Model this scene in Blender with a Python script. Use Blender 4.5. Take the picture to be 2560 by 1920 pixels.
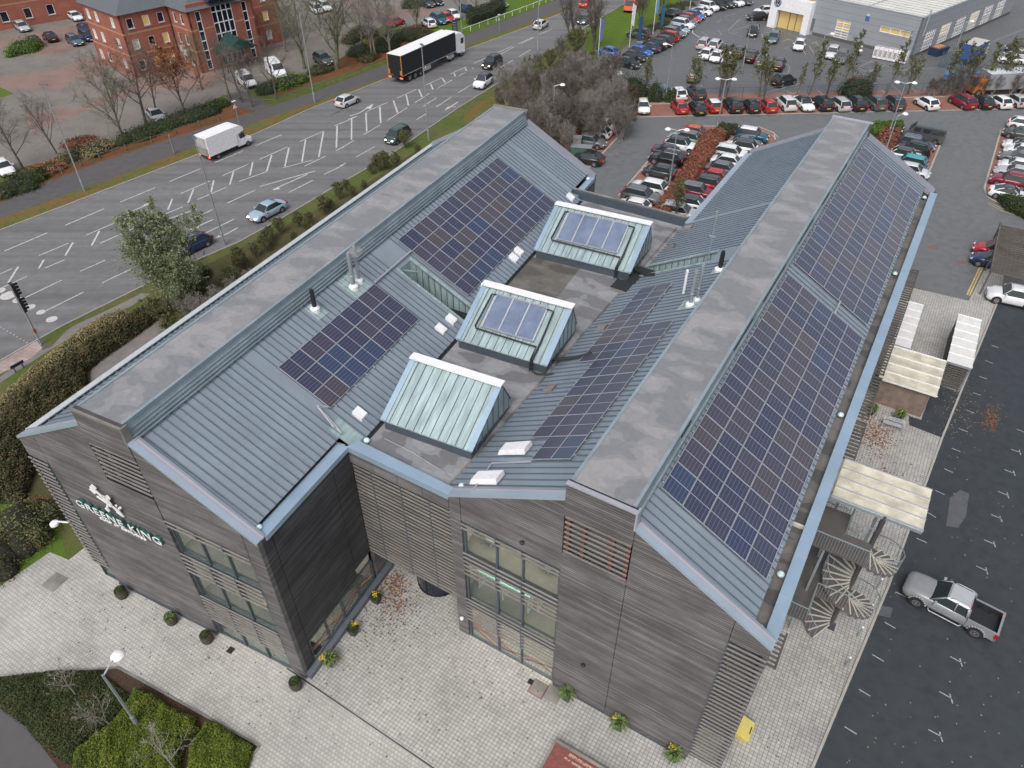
import bpy, bmesh, math, random
from math import sin, cos, pi, radians, sqrt, atan2
from mathutils import Vector, Matrix
random.seed(7)
for o in list(bpy.data.objects): bpy.data.objects.remove(o)
SC = bpy.context.scene
COL = SC.collection
# ---------------------------------------------------------------- camera
CH, CP, CR, CF = 39.0, 0.7061, -0.001, 1842.5
cam = bpy.data.cameras.new('camera'); camo = bpy.data.objects.new('camera', cam); COL.objects.link(camo)
cam.sensor_width = 36; cam.lens = 36 * CF / 2560; cam.clip_end = 3000; cam.clip_start = .5
_F = Vector((0, cos(CP), -sin(CP))); _R = Vector((1, 0, 0)); _U = Vector((0, sin(CP), cos(CP)))
_R, _U = cos(CR) * _R + sin(CR) * _U, -sin(CR) * _R + cos(CR) * _U
m = Matrix((( _R.x, _U.x, -_F.x, 0), (_R.y, _U.y, -_F.y, 0), (_R.z, _U.z, -_F.z, CH), (0, 0, 0, 1)))
camo.matrix_world = m
SC.camera = camo
SC.render.resolution_x = 1024; SC.render.resolution_y = 768
# ---------------------------------------------------------------- light: overcast winter noon
SUN_EL, SUN_AZ = 52, 200
w = bpy.data.worlds.new('World'); SC.world = w; w.use_nodes = True
nt = w.node_tree; bg = nt.nodes['Background']
sky = nt.nodes.new('ShaderNodeTexSky'); sky.sky_type = 'NISHITA'; sky.sun_disc = False
sky.sun_elevation = radians(SUN_EL); sky.sun_rotation = radians(SUN_AZ); sky.air_density = 1.0; sky.dust_density = 5.0
hs = nt.nodes.new('ShaderNodeHueSaturation'); hs.inputs['Saturation'].default_value = .45
nt.links.new(sky.outputs[0], hs.inputs['Color']); nt.links.new(hs.outputs[0], bg.inputs[0]); bg.inputs[1].default_value = .15
sl = bpy.data.lights.new('sun', 'SUN'); sl.energy = 1.0; sl.angle = radians(30); sl.color = (1, .98, .96)
so = bpy.data.objects.new('sun', sl); COL.objects.link(so)
az = radians(SUN_AZ)
so.rotation_euler = Vector((-sin(az) * cos(radians(SUN_EL)), -cos(az) * cos(radians(SUN_EL)), -sin(radians(SUN_EL)))).to_track_quat('-Z', 'Y').to_euler()
SC.view_settings.view_transform = 'Standard'; SC.view_settings.look = 'None'
SC.view_settings.exposure = 0.18; SC.view_settings.gamma = 1
# ---------------------------------------------------------------- helpers
def G(px, py, z=0.0):
    """survey helper: ground point (height z) seen at photo pixel px,py (2560x1920)"""
    d = _F + (px - 1280) / CF * _R - (py - 960) / CF * _U
    t = (z - CH) / d.z
    return Vector((0, 0, CH)) + t * d
FR = {'R': (-3.079, 23.48, -.542), 'L': (-11.44, 20.52, -.4529)}
def wor(fr, x, y, z=0):
    ox, oy, a = FR[fr]; return Vector((ox + x * cos(a) - y * sin(a), oy + x * sin(a) + y * cos(a), z))
def loc(fr, P):
    ox, oy, a = FR[fr]; X, Y = P[0] - ox, P[1] - oy
    return Vector((X * cos(a) + Y * sin(a), -X * sin(a) + Y * cos(a), P[2]))
class MB:
    def __init__(s): s.v = []; s.f = []; s.mi = []; s.m = 0
    def mat(s, i): s.m = i; return s
    def poly(s, pts):
        n = len(s.v); s.v += [tuple(p) for p in pts]; s.f.append(tuple(range(n, n + len(pts)))); s.mi.append(s.m); return s
    def faces(s, vs, fs):
        n = len(s.v); s.v += [tuple(p) for p in vs]
        for f in fs: s.f.append(tuple(n + i for i in f)); s.mi.append(s.m)
        return s
    def box(s, x0, x1, y0, y1, z0, z1):
        v = [(x, y, z) for z in (z0, z1) for y in (y0, y1) for x in (x0, x1)]
        return s.faces(v, [(0, 2, 3, 1), (4, 5, 7, 6), (0, 1, 5, 4), (2, 6, 7, 3), (0, 4, 6, 2), (1, 3, 7, 5)])
    def hexa(s, b, t):   # b, t: 4 points each, same winding (ccw from above)
        return s.faces(list(b) + list(t), [(3, 2, 1, 0), (4, 5, 6, 7), (0, 1, 5, 4), (1, 2, 6, 5), (2, 3, 7, 6), (3, 0, 4, 7)])
    def prism(s, pts, z0, z1):
        n = len(pts); a = sum(pts[i][0] * pts[(i + 1) % n][1] - pts[(i + 1) % n][0] * pts[i][1] for i in range(n))
        if a < 0: pts = pts[::-1]
        f = [tuple(range(n - 1, -1, -1)), tuple(range(n, 2 * n))] + [(i, (i + 1) % n, n + (i + 1) % n, n + i) for i in range(n)]
        return s.faces([(p[0], p[1], z0) for p in pts] + [(p[0], p[1], z1) for p in pts], f)
    def bar(s, a, b, w, h=None, up=(0, 0, 1)):
        a = Vector(a); b = Vector(b); h = h or w; d = (b - a).normalized(); u = Vector(up)
        if abs(d.dot(u)) > .99: u = Vector((1, 0, 0))
        sd = d.cross(u).normalized(); u = sd.cross(d)
        q = [sd * w / 2 * i + u * h / 2 * j for i, j in ((-1, -1), (1, -1), (1, 1), (-1, 1))]
        return s.faces([a + k for k in q] + [b + k for k in q], [(0, 1, 2, 3), (7, 6, 5, 4), (0, 4, 5, 1), (1, 5, 6, 2), (2, 6, 7, 3), (3, 7, 4, 0)])
    def tube(s, pts, r, n=8, cap=True):
        pts = [Vector(p) for p in pts]; rs = r if isinstance(r, (list, tuple)) else [r] * len(pts)
        vs = []; 
        for i, p in enumerate(pts):
            d = (pts[min(i + 1, len(pts) - 1)] - pts[max(i - 1, 0)]).normalized()
            u = Vector((0, 0, 1)) if abs(d.z) < .9 else Vector((1, 0, 0))
            a = d.cross(u).normalized(); b = a.cross(d)
            for k in range(n):
                t = 2 * pi * k / n; vs.append(p + (a * cos(t) + b * sin(t)) * rs[i])
        fs = []
        for i in range(len(pts) - 1):
            for k in range(n):
                fs.append((i * n + k, i * n + (k + 1) % n, (i + 1) * n + (k + 1) % n, (i + 1) * n + k))
        if cap: fs += [tuple(range(n - 1, -1, -1)), tuple((len(pts) - 1) * n + k for k in range(n))]
        return s.faces(vs, fs)
    def lathe(s, prof, c=(0, 0, 0), n=16):
        vs = []; 
        for r, z in prof:
            for k in range(n): vs.append((c[0] + r * cos(2 * pi * k / n), c[1] + r * sin(2 * pi * k / n), c[2] + z))
        fs = [(i * n + k, i * n + (k + 1) % n, (i + 1) * n + (k + 1) % n, (i + 1) * n + k) for i in range(len(prof) - 1) for k in range(n)]
        fs += [tuple(range(n - 1, -1, -1)), tuple((len(prof) - 1) * n + k for k in range(n))]
        return s.faces(vs, fs)
    def mesh(s, name, mats, smooth=False):
        me = bpy.data.meshes.new(name); me.from_pydata(s.v, [], s.f)
        for mt in (mats if isinstance(mats, (list, tuple)) else [mats]): me.materials.append(mt)
        me.polygons.foreach_set('material_index', s.mi)
        if smooth: me.polygons.foreach_set('use_smooth', [True] * len(s.f))
        me.update(); return me
    def build(s, name, mats, parent=None, smooth=False):
        return link(name, s.mesh(name, mats, smooth), parent)
def link(name, me, parent=None, loc=None, rz=0):
    o = bpy.data.objects.new(name, me); COL.objects.link(o)
    if parent is not None: o.parent = parent
    if loc is not None: o.location = loc
    if rz: o.rotation_euler.z = rz
    return o
def tag(o, label=None, cat=None, group=None, kind=None):
    if label: o['label'] = label
    if cat: o['category'] = cat
    if group: o['group'] = group
    if kind: o['kind'] = kind
    return o
def thing(name, label, cat, loc=(0, 0, 0), rz=0, group=None):
    o = bpy.data.objects.new(name, None); COL.objects.link(o); o.location = loc; o.rotation_euler.z = rz
    o.empty_display_size = .3
    return tag(o, label, cat, group)
def kids(o): return [c for c in COL.objects if c.parent is o]
def dup(root, loc, rz=0, label=None, group=None, scale=None, keep=None):
    tree = keep if keep is not None else snapshot(root)
    r = tree[0].copy(); COL.objects.link(r); r.location = loc; r.rotation_euler = (0, 0, rz)
    if scale: r.scale = (scale,) * 3 if not hasattr(scale, '__len__') else scale
    if label: r['label'] = label
    if group: r['group'] = group
    out = []
    for c, sub in tree[1]:
        k = c.copy(); COL.objects.link(k); k.parent = r; out.append(k)
        for g in sub:
            q = g.copy(); COL.objects.link(q); q.parent = k; out.append(q)
    return r, out
def snapshot(root):
    ch = [o for o in COL.objects if o.parent is root]
    return (root, [(c, [g for g in COL.objects if g.parent is c]) for c in ch])
ORD = 'first second third fourth fifth sixth seventh eighth ninth tenth eleventh twelfth thirteenth fourteenth fifteenth sixteenth seventeenth eighteenth nineteenth twentieth'.split()
# ---------------------------------------------------------------- materials
def NM(name, rough=.8, col=(.5, .5, .5), metal=0, spec=None):
    m = bpy.data.materials.new(name); m.use_nodes = True; b = m.node_tree.nodes['Principled BSDF']
    b.inputs['Base Color'].default_value = (*col, 1); b.inputs['Roughness'].default_value = rough; b.inputs['Metallic'].default_value = metal
    if spec is not None: b.inputs['Specular IOR Level'].default_value = spec
    return m, m.node_tree, b
def N(nt, t, **k):
    n = nt.nodes.new(t)
    for a, v in k.items():
        if a in n.bl_rna.properties: setattr(n, a, v)
        else: n.inputs[a.replace('_', ' ')].default_value = v
    return n
def coords(nt, kind='Object', scale=(1, 1, 1), rot=(0, 0, 0)):
    if kind == 'World': o = N(nt, 'ShaderNodeNewGeometry').outputs['Position']
    else: o = N(nt, 'ShaderNodeTexCoord').outputs[kind]
    mp = N(nt, 'ShaderNodeMapping'); mp.inputs['Scale'].default_value = scale; mp.inputs['Rotation'].default_value = rot
    nt.links.new(o, mp.inputs[0]); return mp.outputs[0]
def noise(nt, co, sc, det=4, rough=.55):
    n = N(nt, 'ShaderNodeTexNoise'); n.inputs['Scale'].default_value = sc; n.inputs['Detail'].default_value = det; n.inputs['Roughness'].default_value = rough
    nt.links.new(co, n.inputs['Vector']); return n.outputs['Fac']
def ramp(nt, fac, stops):
    r = N(nt, 'ShaderNodeValToRGB'); e = r.color_ramp.elements
    while len(e) > 1: e.remove(e[0])
    e[0].position = stops[0][0]; c = stops[0][1]; e[0].color = (*c, 1) if hasattr(c, '__len__') else (c, c, c, 1)
    for p, c in stops[1:]:
        q = e.new(p); q.color = (*c, 1) if hasattr(c, '__len__') else (c, c, c, 1)
    nt.links.new(fac, r.inputs[0]); return r.outputs[0]
def mix(nt, fac, a, b, mode='MIX'):
    n = N(nt, 'ShaderNodeMix'); n.data_type = 'RGBA'; n.blend_type = mode
    if hasattr(fac, 'is_linked') or hasattr(fac, 'links'): nt.links.new(fac, n.inputs[0])
    else: n.inputs[0].default_value = fac
    for i, x in ((6, a), (7, b)):
        if hasattr(x, 'links'): nt.links.new(x, n.inputs[i])
        else: n.inputs[i].default_value = (*x, 1) if hasattr(x, '__len__') else (x, x, x, 1)
    return n.outputs[2]
def math_(nt, op, a, b=None):
    n = N(nt, 'ShaderNodeMath'); n.operation = op
    for i, x in enumerate((a, b)):
        if x is None: continue
        if hasattr(x, 'links'): nt.links.new(x, n.inputs[i])
        else: n.inputs[i].default_value = x
    return n.outputs[0]
def bump(nt, b, h, s=.3, d=.02):
    n = N(nt, 'ShaderNodeBump'); n.inputs['Strength'].default_value = s; n.inputs['Distance'].default_value = d
    nt.links.new(h, n.inputs['Height']); nt.links.new(n.outputs[0], b.inputs['Normal'])
def asphalt(name, c0, c1, rough0=.55, rough1=.9, fine=60, streak=None):
    m, nt, b = NM(name); co = coords(nt, 'World')
    big = noise(nt, co, .09, 5, .6); f = noise(nt, co, fine, 2); mid = noise(nt, co, 1.3, 5, .65)
    c = ramp(nt, big, [(.3, c0), (.7, c1)]); c = mix(nt, .45, c, ramp(nt, f, [(.3, tuple(x * .5 for x in c0)), (.7, tuple(x * 1.7 for x in c1))]))
    c = mix(nt, .35, c, ramp(nt, mid, [(.3, tuple(x * .6 for x in c0)), (.7, tuple(x * 1.25 for x in c1))]))
    if streak is not None:
        stn = noise(nt, coords(nt, 'World', (.012, .55, 1), (0, 0, -streak)), 1.0, 4, .6); c = mix(nt, 1, c, ramp(nt, stn, [(.3, .74), (.5, 1), (.7, 1.25)]), 'MULTIPLY')
    nt.links.new(c, b.inputs['Base Color']); r = ramp(nt, mid, [(.35, rough0), (.65, rough1)]); nt.links.new(r, b.inputs['Roughness'])
    bump(nt, b, f, .25, .01); return m
def paving(name, cols, mortar, bw, bh, rot=0, offset=.5, mort=.008, rough=.85, stain=None):
    m, nt, b = NM(name, rough); co = coords(nt, 'World', rot=(0, 0, rot))
    br = N(nt, 'ShaderNodeTexBrick'); br.offset = offset; br.squash = 1
    br.inputs['Scale'].default_value = 1; br.inputs['Brick Width'].default_value = bw; br.inputs['Row Height'].default_value = bh
    br.inputs['Mortar Size'].default_value = mort; br.inputs['Mortar Smooth'].default_value = .1; br.inputs['Bias'].default_value = 0
    br.inputs['Color1'].default_value = (*cols[0], 1); br.inputs['Color2'].default_value = (*cols[1], 1); br.inputs['Mortar'].default_value = (*mortar, 1)
    nt.links.new(co, br.inputs['Vector'])
    big = noise(nt, co, .28, 6, .65)
    c = mix(nt, 1, br.outputs[0], ramp(nt, big, [(.28, .72), (.5, .98), (.75, 1.12)]), 'MULTIPLY')
    sp = noise(nt, co, 7, 3, .7)
    c = mix(nt, ramp(nt, sp, [(.66, 0), (.8, .55)]), c, stain or tuple(x * .4 for x in cols[0]))
    nt.links.new(c, b.inputs['Base Color']); bump(nt, b, br.outputs['Fac'], -.3, .01); return m
def timber(name, c0, c1, dark, axis='X', pitch=.145, gap=.1, stain=.5):
    m, nt, b = NM(name, .8); tc = coords(nt)
    sp = N(nt, 'ShaderNodeSeparateXYZ'); nt.links.new(tc, sp.inputs[0])
    row = math_(nt, 'DIVIDE', sp.outputs['Z'], pitch); fl = math_(nt, 'FLOOR', row); fr = math_(nt, 'FRACT', row)
    wn = N(nt, 'ShaderNodeTexWhiteNoise'); wn.noise_dimensions = '1D'; nt.links.new(fl, wn.inputs['W'])
    co = coords(nt, scale=(.5, .5, 14)); g = noise(nt, co, 1.6, 6, .6)
    co2 = coords(nt, scale=(.22, .22, .5)); st = noise(nt, co2, 1.5, 5, .6)
    co3 = coords(nt, scale=(.12, .12, 3)); st2 = noise(nt, co3, 2.2, 3, .6)
    c = ramp(nt, g, [(.3, c0), (.72, c1)])
    c = mix(nt, 1, c, ramp(nt, wn.outputs['Value'], [(0, .68), (1, 1.28)]), 'MULTIPLY')
    c = mix(nt, ramp(nt, st, [(.4, 0), (.62, stain)]), c, dark)
    c = mix(nt, ramp(nt, st2, [(.5, 0), (.66, stain * .8)]), c, dark)
    c = mix(nt, ramp(nt, fr, [(gap, 1), (gap + .08, 0)]), c, tuple(x * .12 for x in dark))
    nt.links.new(c, b.inputs['Base Color'])
    bump(nt, b, ramp(nt, fr, [(gap, 0), (gap + .15, 1)]), .6, .02); return m
def metal(name, c, rough=.42, met=.35, var=.12, sc=.5, stretch=(1, 1, 1)):
    m, nt, b = NM(name, rough, metal=met); co = coords(nt, scale=stretch)
    n = noise(nt, co, sc, 6, .6)
    k = ramp(nt, n, [(.3, tuple(x * (1 - var) for x in c)), (.7, tuple(x * (1 + var) for x in c))])
    nt.links.new(k, b.inputs['Base Color'])
    nt.links.new(ramp(nt, n, [(.3, rough * .8), (.7, rough * 1.2)]), b.inputs['Roughness']); return m
def plain(name, c, rough=.6, met=0, var=.08, sc=3):
    m, nt, b = NM(name, rough, metal=met); n = noise(nt, coords(nt), sc, 3)
    nt.links.new(ramp(nt, n, [(.3, tuple(x * (1 - var) for x in c)), (.7, tuple(min(1, x * (1 + var)) for x in c))]), b.inputs['Base Color']); return m
def membrane(name, base, wet, pale, bx=.55):
    m, nt, b = NM(name, .6); co = coords(nt)
    n1 = noise(nt, coords(nt, scale=(.7, 1.2, 1)), .75, 2, .4); n2 = noise(nt, co, 4, 5, .6)
    c = ramp(nt, n1, [(.41, pale), (.425, base), (.525, base), (.54, wet), (.8, wet)])
    v = N(nt, 'ShaderNodeTexVoronoi'); v.inputs['Scale'].default_value = 1.25; v.inputs['Randomness'].default_value = .45; nt.links.new(co, v.inputs['Vector'])
    c = mix(nt, ramp(nt, v.outputs['Distance'], [(.09, .75), (.15, 0)]), c, tuple(x * .72 for x in base))
    sp = N(nt, 'ShaderNodeSeparateXYZ'); nt.links.new(co, sp.inputs[0])
    sm = math_(nt, 'FRACT', math_(nt, 'DIVIDE', sp.outputs['Y'], 4.2))
    c = mix(nt, ramp(nt, sm, [(0, .5), (.008, 0)]), c, tuple(x * .5 for x in base))
    c = mix(nt, .4, c, mix(nt, 1, c, ramp(nt, n2, [(.3, .75), (.7, 1.2)]), 'MULTIPLY'))
    nt.links.new(c, b.inputs['Base Color']); nt.links.new(ramp(nt, n1, [(.5, .75), (.55, .35)]), b.inputs['Roughness']); return m
def foliage(name, cols, rough=.75, rnd=.35):
    m, nt, b = NM(name, rough); co = coords(nt)
    n = noise(nt, co, 1.1, 4, .7); g = N(nt, 'ShaderNodeNewGeometry')
    c = ramp(nt, n, [(.3 + .4 * i / max(1, len(cols) - 1), c) for i, c in enumerate(cols)])
    c = mix(nt, 1, c, ramp(nt, g.outputs['Random Per Island'], [(0, 1 - rnd), (1, 1 + rnd)]), 'MULTIPLY')
    nt.links.new(c, b.inputs['Base Color']); b.inputs['Specular IOR Level'].default_value = .25
    return m
def emis(name, c, s):
    m, nt, b = NM(name, .5, c); b.inputs['Emission Color'].default_value = (*c, 1); b.inputs['Emission Strength'].default_value = s; return m
def objcol(name, rough=.25, coat=.6, met=0.0, spec=.5):
    m, nt, b = NM(name, rough, metal=met); oi = N(nt, 'ShaderNodeObjectInfo')
    n = noise(nt, coords(nt), 2.5, 3)
    c = mix(nt, 1, oi.outputs['Color'], ramp(nt, n, [(.3, .93), (.7, 1.05)]), 'MULTIPLY'); nt.links.new(c, b.inputs['Base Color'])
    b.inputs['Coat Weight'].default_value = coat; b.inputs['Coat Roughness'].default_value = .08; return m
M = {}
M['road'] = asphalt('road_asphalt', (.122, .121, .125), (.158, .156, .158), .6, .85, 60, .82)
M['lot'] = asphalt('lot_asphalt', (.108, .115, .12), (.145, .152, .157), .5, .85)
M['lot2'] = asphalt('wet_lot_asphalt', (.085, .088, .093), (.135, .138, .145), .38, .75)
M['newtar'] = asphalt('fresh_asphalt', (.024, .030, .036), (.040, .048, .055), .55, .85)
M['path'] = asphalt('path_asphalt', (.07, .066, .069), (.095, .09, .092), .6, .9)
M['worn'] = asphalt('worn_path', (.14, .13, .125), (.21, .19, .18), .8, 1)
M['pave'] = paving('pale_block_paving', [(.385, .38, .355), (.47, .46, .43)], (.2, .19, .18), .215, .20, .542, .5, .012, .8)
M['pave2'] = paving('pale_block_paving_courtyard', [(.35, .345, .325), (.45, .44, .415)], (.17, .165, .155), .21, .20, .542, .0, .014, .8)
M['redpave'] = paving('red_block_paving', [(.24, .105, .078), (.31, .15, .115)], (.13, .08, .06), .2, .1, .3, .5, .006, .85)
M['redpave2'] = paving('faded_red_block_paving', [(.26, .15, .12), (.21, .17, .15)], (.14, .1, .08), .2, .1, .8, .5, .006, .9)
M['greypave'] = paving('grey_block_paving', [(.17, .155, .14), (.21, .19, .17)], (.11, .1, .09), .2, .1, .8, .5, .006, .9)
M['brickpatch'] = paving('tactile_paving', [(.36, .25, .22), (.4, .33, .31)], (.2, .17, .16), .4, .4, .3, 0, .012)
M['kerb'] = plain('kerb_stone', (.36, .34, .31), .9, sc=2)
M['white'] = plain('white_marking', (.47, .47, .45), .8, var=.25, sc=4)
M['thinwhite'] = plain('worn_white_marking', (.30, .32, .33), .8, var=.2, sc=6)
M['yellow'] = plain('yellow_marking', (.52, .40, .17), .8, var=.2, sc=3)
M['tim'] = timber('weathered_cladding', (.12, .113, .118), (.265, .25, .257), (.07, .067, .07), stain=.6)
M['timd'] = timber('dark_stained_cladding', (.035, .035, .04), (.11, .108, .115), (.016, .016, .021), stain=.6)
M['slat'] = metal('timber_slat', (.17, .157, .15), .8, 0, .35, 2, (.4, .4, 8))
M['slatl'] = metal('mossy_timber_slat', (.17, .158, .148), .85, 0, .4, 1, (.5, .5, 3))
M['slatd'] = metal('dark_timber_slat', (.105, .095, .085), .8, 0, .4, 2, (.4, .4, 8))
M['zinc'] = metal('zinc_roof', (.255, .30, .35), .45, .25, .08, .6)
M['vergeg'] = metal('rear_verge_metal', (.24, .25, .29), .5, .1, .06)
M['rib'] = metal('zinc_seam', (.12, .155, .19), .5, .25, .1, 1)
M['zincw'] = metal('weathered_zinc', (.33, .425, .43), .45, .25, .28, 1.2, (3.5, .5, .5))
M['coping'] = metal('coping_metal', (.32, .43, .54), .35, .3, .08, .5)
M['coping2'] = metal('verge_metal', (.36, .43, .51), .4, .3, .08, .5)
M['pinkstrip'] = metal('verge_underlap', (.42, .38, .42), .5, .1, .06)
M['capmetal'] = metal('monitor_metal', (.27, .33, .37), .5, .25, .15, .7)
M['memb'] = membrane('roof_membrane', (.235, .237, .248), (.20, .204, .215), (.275, .27, .275))
M['membf'] = membrane('flat_roof_membrane', (.23, .235, .245), (.165, .165, .17), (.27, .275, .285))
M['wetm'] = membrane('ponding_membrane', (.12, .115, .1), (.09, .085, .075), (.15, .14, .13))
M['dark'] = plain('dark_recess', (.012, .013, .016), .8)
M['gutter'] = membrane('gutter_membrane', (.16, .155, .15), (.10, .095, .09), (.19, .18, .175))
M['frame'] = plain('blue_grey_frame', (.075, .095, .12), .45, .2)
M['whitem'] = plain('white_metal', (.78, .78, .8), .4)
M['alu'] = plain('aluminium', (.50, .51, .55), .4, .5)
M['steel'] = plain('galvanised_steel', (.36, .41, .43), .45, .5)
M['blackpipe'] = plain('black_insulation', (.02, .021, .024), .6)
M['plastic'] = plain('black_plastic', (.022, .023, .026), .45)
M['concrete'] = plain('concrete', (.34, .33, .31), .9, var=.2, sc=1)
M['conc2'] = plain('stained_concrete', (.2, .19, .17), .9, var=.35, sc=.7)
M['carpet'] = plain('carpet', (.2, .185, .16), .95)
M['inwall'] = plain('interior_wall', (.6, .58, .52), .9)
M['wood'] = plain('warm_wood', (.5, .22, .09), .5)
M['mint'] = plain('mint_panel', (.36, .72, .66), .7)
M['trunk'] = plain('bark', (.10, .088, .075), .95, var=.4, sc=2)
M['trunkp'] = plain('pale_bark', (.24, .22, .20), .95, var=.35, sc=2)
M['trunkt'] = plain('twigs', (.135, .115, .10), .95, var=.35, sc=2)
M['trunkg'] = plain('mossy_bark', (.125, .125, .08), .95, var=.35, sc=2)
def glassmat(name, tint, alpha, rough=.04):
    m, nt, b = NM(name, rough, tint, spec=.8); out = nt.nodes['Material Output']
    tr = N(nt, 'ShaderNodeBsdfTransparent'); tr.inputs[0].default_value = (*[min(1, x * 1.0 + .78) for x in tint], 1)
    mx = N(nt, 'ShaderNodeMixShader'); fr = N(nt, 'ShaderNodeLayerWeight'); fr.inputs[0].default_value = .5
    f = math_(nt, 'ADD', math_(nt, 'MULTIPLY', math_(nt, 'POWER', fr.outputs['Facing'], 3.0), .6), alpha)
    nt.links.new(f, mx.inputs[0]); nt.links.new(tr.outputs[0], mx.inputs[1]); nt.links.new(b.outputs[0], mx.inputs[2]); nt.links.new(mx.outputs[0], out.inputs[0]); return m
M['glass'] = glassmat('window_glass', (.12, .15, .15), .10)
M['carglass'] = plain('car_glass', (.03, .04, .045), .06, var=.05)
M['dglass'] = plain('dark_reflective_glass', (.012, .014, .03), .08, var=.05)
M['paint'] = objcol('vehicle_paint'); M['paintmatt'] = objcol('matt_paint', .5, .1)
M['tyre'] = plain('tyre', (.018, .018, .02), .85); M['rim'] = plain('alloy_rim', (.42, .42, .44), .3, .7)
M['lamp'] = plain('headlamp', (.7, .74, .78), .12, .2); M['redl'] = plain('tail_lamp', (.35, .015, .02), .25)
M['redon'] = emis('lit_tail_lamp', (1, .08, .04), 2.5); M['headon'] = emis('lit_headlamp', (1, .9, .7), 3)
M['plate'] = plain('yellow_plate', (.75, .5, .06), .5); M['platew'] = plain('white_plate', (.75, .75, .72), .5)
# ================================================================ main office building (two timber wings and a link)
off = thing('office_building', 'timber clad office with two grey metal roofed wings covered in solar panels', 'office building', wor('R', 0, 0))
off.location = (0, 0, 0)
def fobj(fr, name, mb, mats, parent=None, smooth=False):
    """part of the office built in wing-local coordinates"""
    o = mb.build(name, mats, parent or off, smooth)
    if parent is None:
        ox, oy, a = FR[fr]; o.location = (ox, oy, 0); o.rotation_euler.z = a
    return o
ZE, KR = 12.0, 3.5 / 6.3
# ---------- gable wall pieces: wall(x0,x1,zb,zt0,zt1) trapezoids .3 thick, front plane y=y0
def wallp(mb, x0, x1, zb, z0, z1, y0=0.0, th=.25):
    return mb.hexa([(x0, y0, zb), (x1, y0, zb), (x1, y0 + th, zb), (x0, y0 + th, zb)], [(x0, y0, z0), (x1, y0, z1), (x1, y0 + th, z1), (x0, y0 + th, z0)])
def rz(x, a=0):  # right wing gable line
    if x < 6.24: return ZE + (x - 0) * (15.48 - ZE) / 6.24
    return 15.48 - (x - 9.32) * (15.48 - ZE) / (15.65 - 9.32) if x > 9.32 else 16.46
def lz(x):
    if x < -9.46: return ZE + (x + 15.97) * (15.62 - ZE) / (15.97 - 9.46)
    return 15.7 - (x + 6.34) * (15.7 - 12.05) / 6.34 if x > -6.34 else 16.6
g = .045
f = MB()   # right wing front cladding
wallp(f, .0, .66, 0, rz(0), rz(.66)); wallp(f, .70, 6.19, 10.5, rz(.70), rz(6.19))
wallp(f, 6.21, 9.345, 0, 11.72, 11.72, -.05, .3); wallp(f, 6.21, 9.345, 14.42, 16.4, 16.4, -.05, .3)
wallp(f, 9.36, 13.995, 0, rz(9.36), rz(13.995)); wallp(f, 14.02, 15.63, 11.25, rz(14.04), rz(15.63))
fobj('R', 'front_wall', f, M['tim'])
f = MB()   # left wing front cladding
wallp(f, -15.95, -14.40, 10.65, lz(-15.95), lz(-14.4)); wallp(f, -14.36, -9.5, 0, lz(-14.36), lz(-9.5))
wallp(f, -9.48, -6.33, 0, 11.9, 11.9, -.05, .3); wallp(f, -9.48, -6.33, 14.5, 16.55, 16.55, -.05, .3)
wallp(f, -6.31, -.92, 10.42, lz(-6.31), lz(-.92)); wallp(f, -.88, -.0, 0, lz(-.88), lz(0))
fobj('L', 'front_wall', f, M['tim'])
f = MB()   # dark courtyard side of the left wing
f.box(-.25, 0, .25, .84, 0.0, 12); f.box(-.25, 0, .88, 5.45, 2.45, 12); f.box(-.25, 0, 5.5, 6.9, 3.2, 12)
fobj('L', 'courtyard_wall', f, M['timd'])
f = MB()   # remaining outer walls
f.box(15.4, 15.65, .25, 46.6, 0, 11.9); f.box(0, .25, 31.6, 46.6, 0, 11.9)
wallp(f, 0, 6.24, 0, 12, 15.48, 46.62); wallp(f, 6.24, 9.32, 0, 16.4, 16.4, 46.62); wallp(f, 9.32, 15.65, 0, 15.48, 12, 46.62)
f.box(-9.6, 0, 31.45, 31.65, 0, 11.95); f.box(0.02, .25, .3, 31.4, 0, 11.6)
fobj('R', 'rear_wall', f, M['tim'])
f = MB()
f.box(-15.97, -15.72, .25, 42.2, 0, 11.9); f.box(-.25, 0, 38.4, 42.2, 0, 11.9); f.box(-.25, -.02, 7.2, 38.4, 0, 11.6)
wallp(f, -15.97, -9.46, 0, 12, 15.62, 42.0); wallp(f, -9.46, -6.34, 0, 16.5, 16.5, 42.0); wallp(f, -6.34, 0, 0, 15.7, 12.05, 42.0)
fobj('L', 'rear_wall', f, M['tim'])
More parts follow.
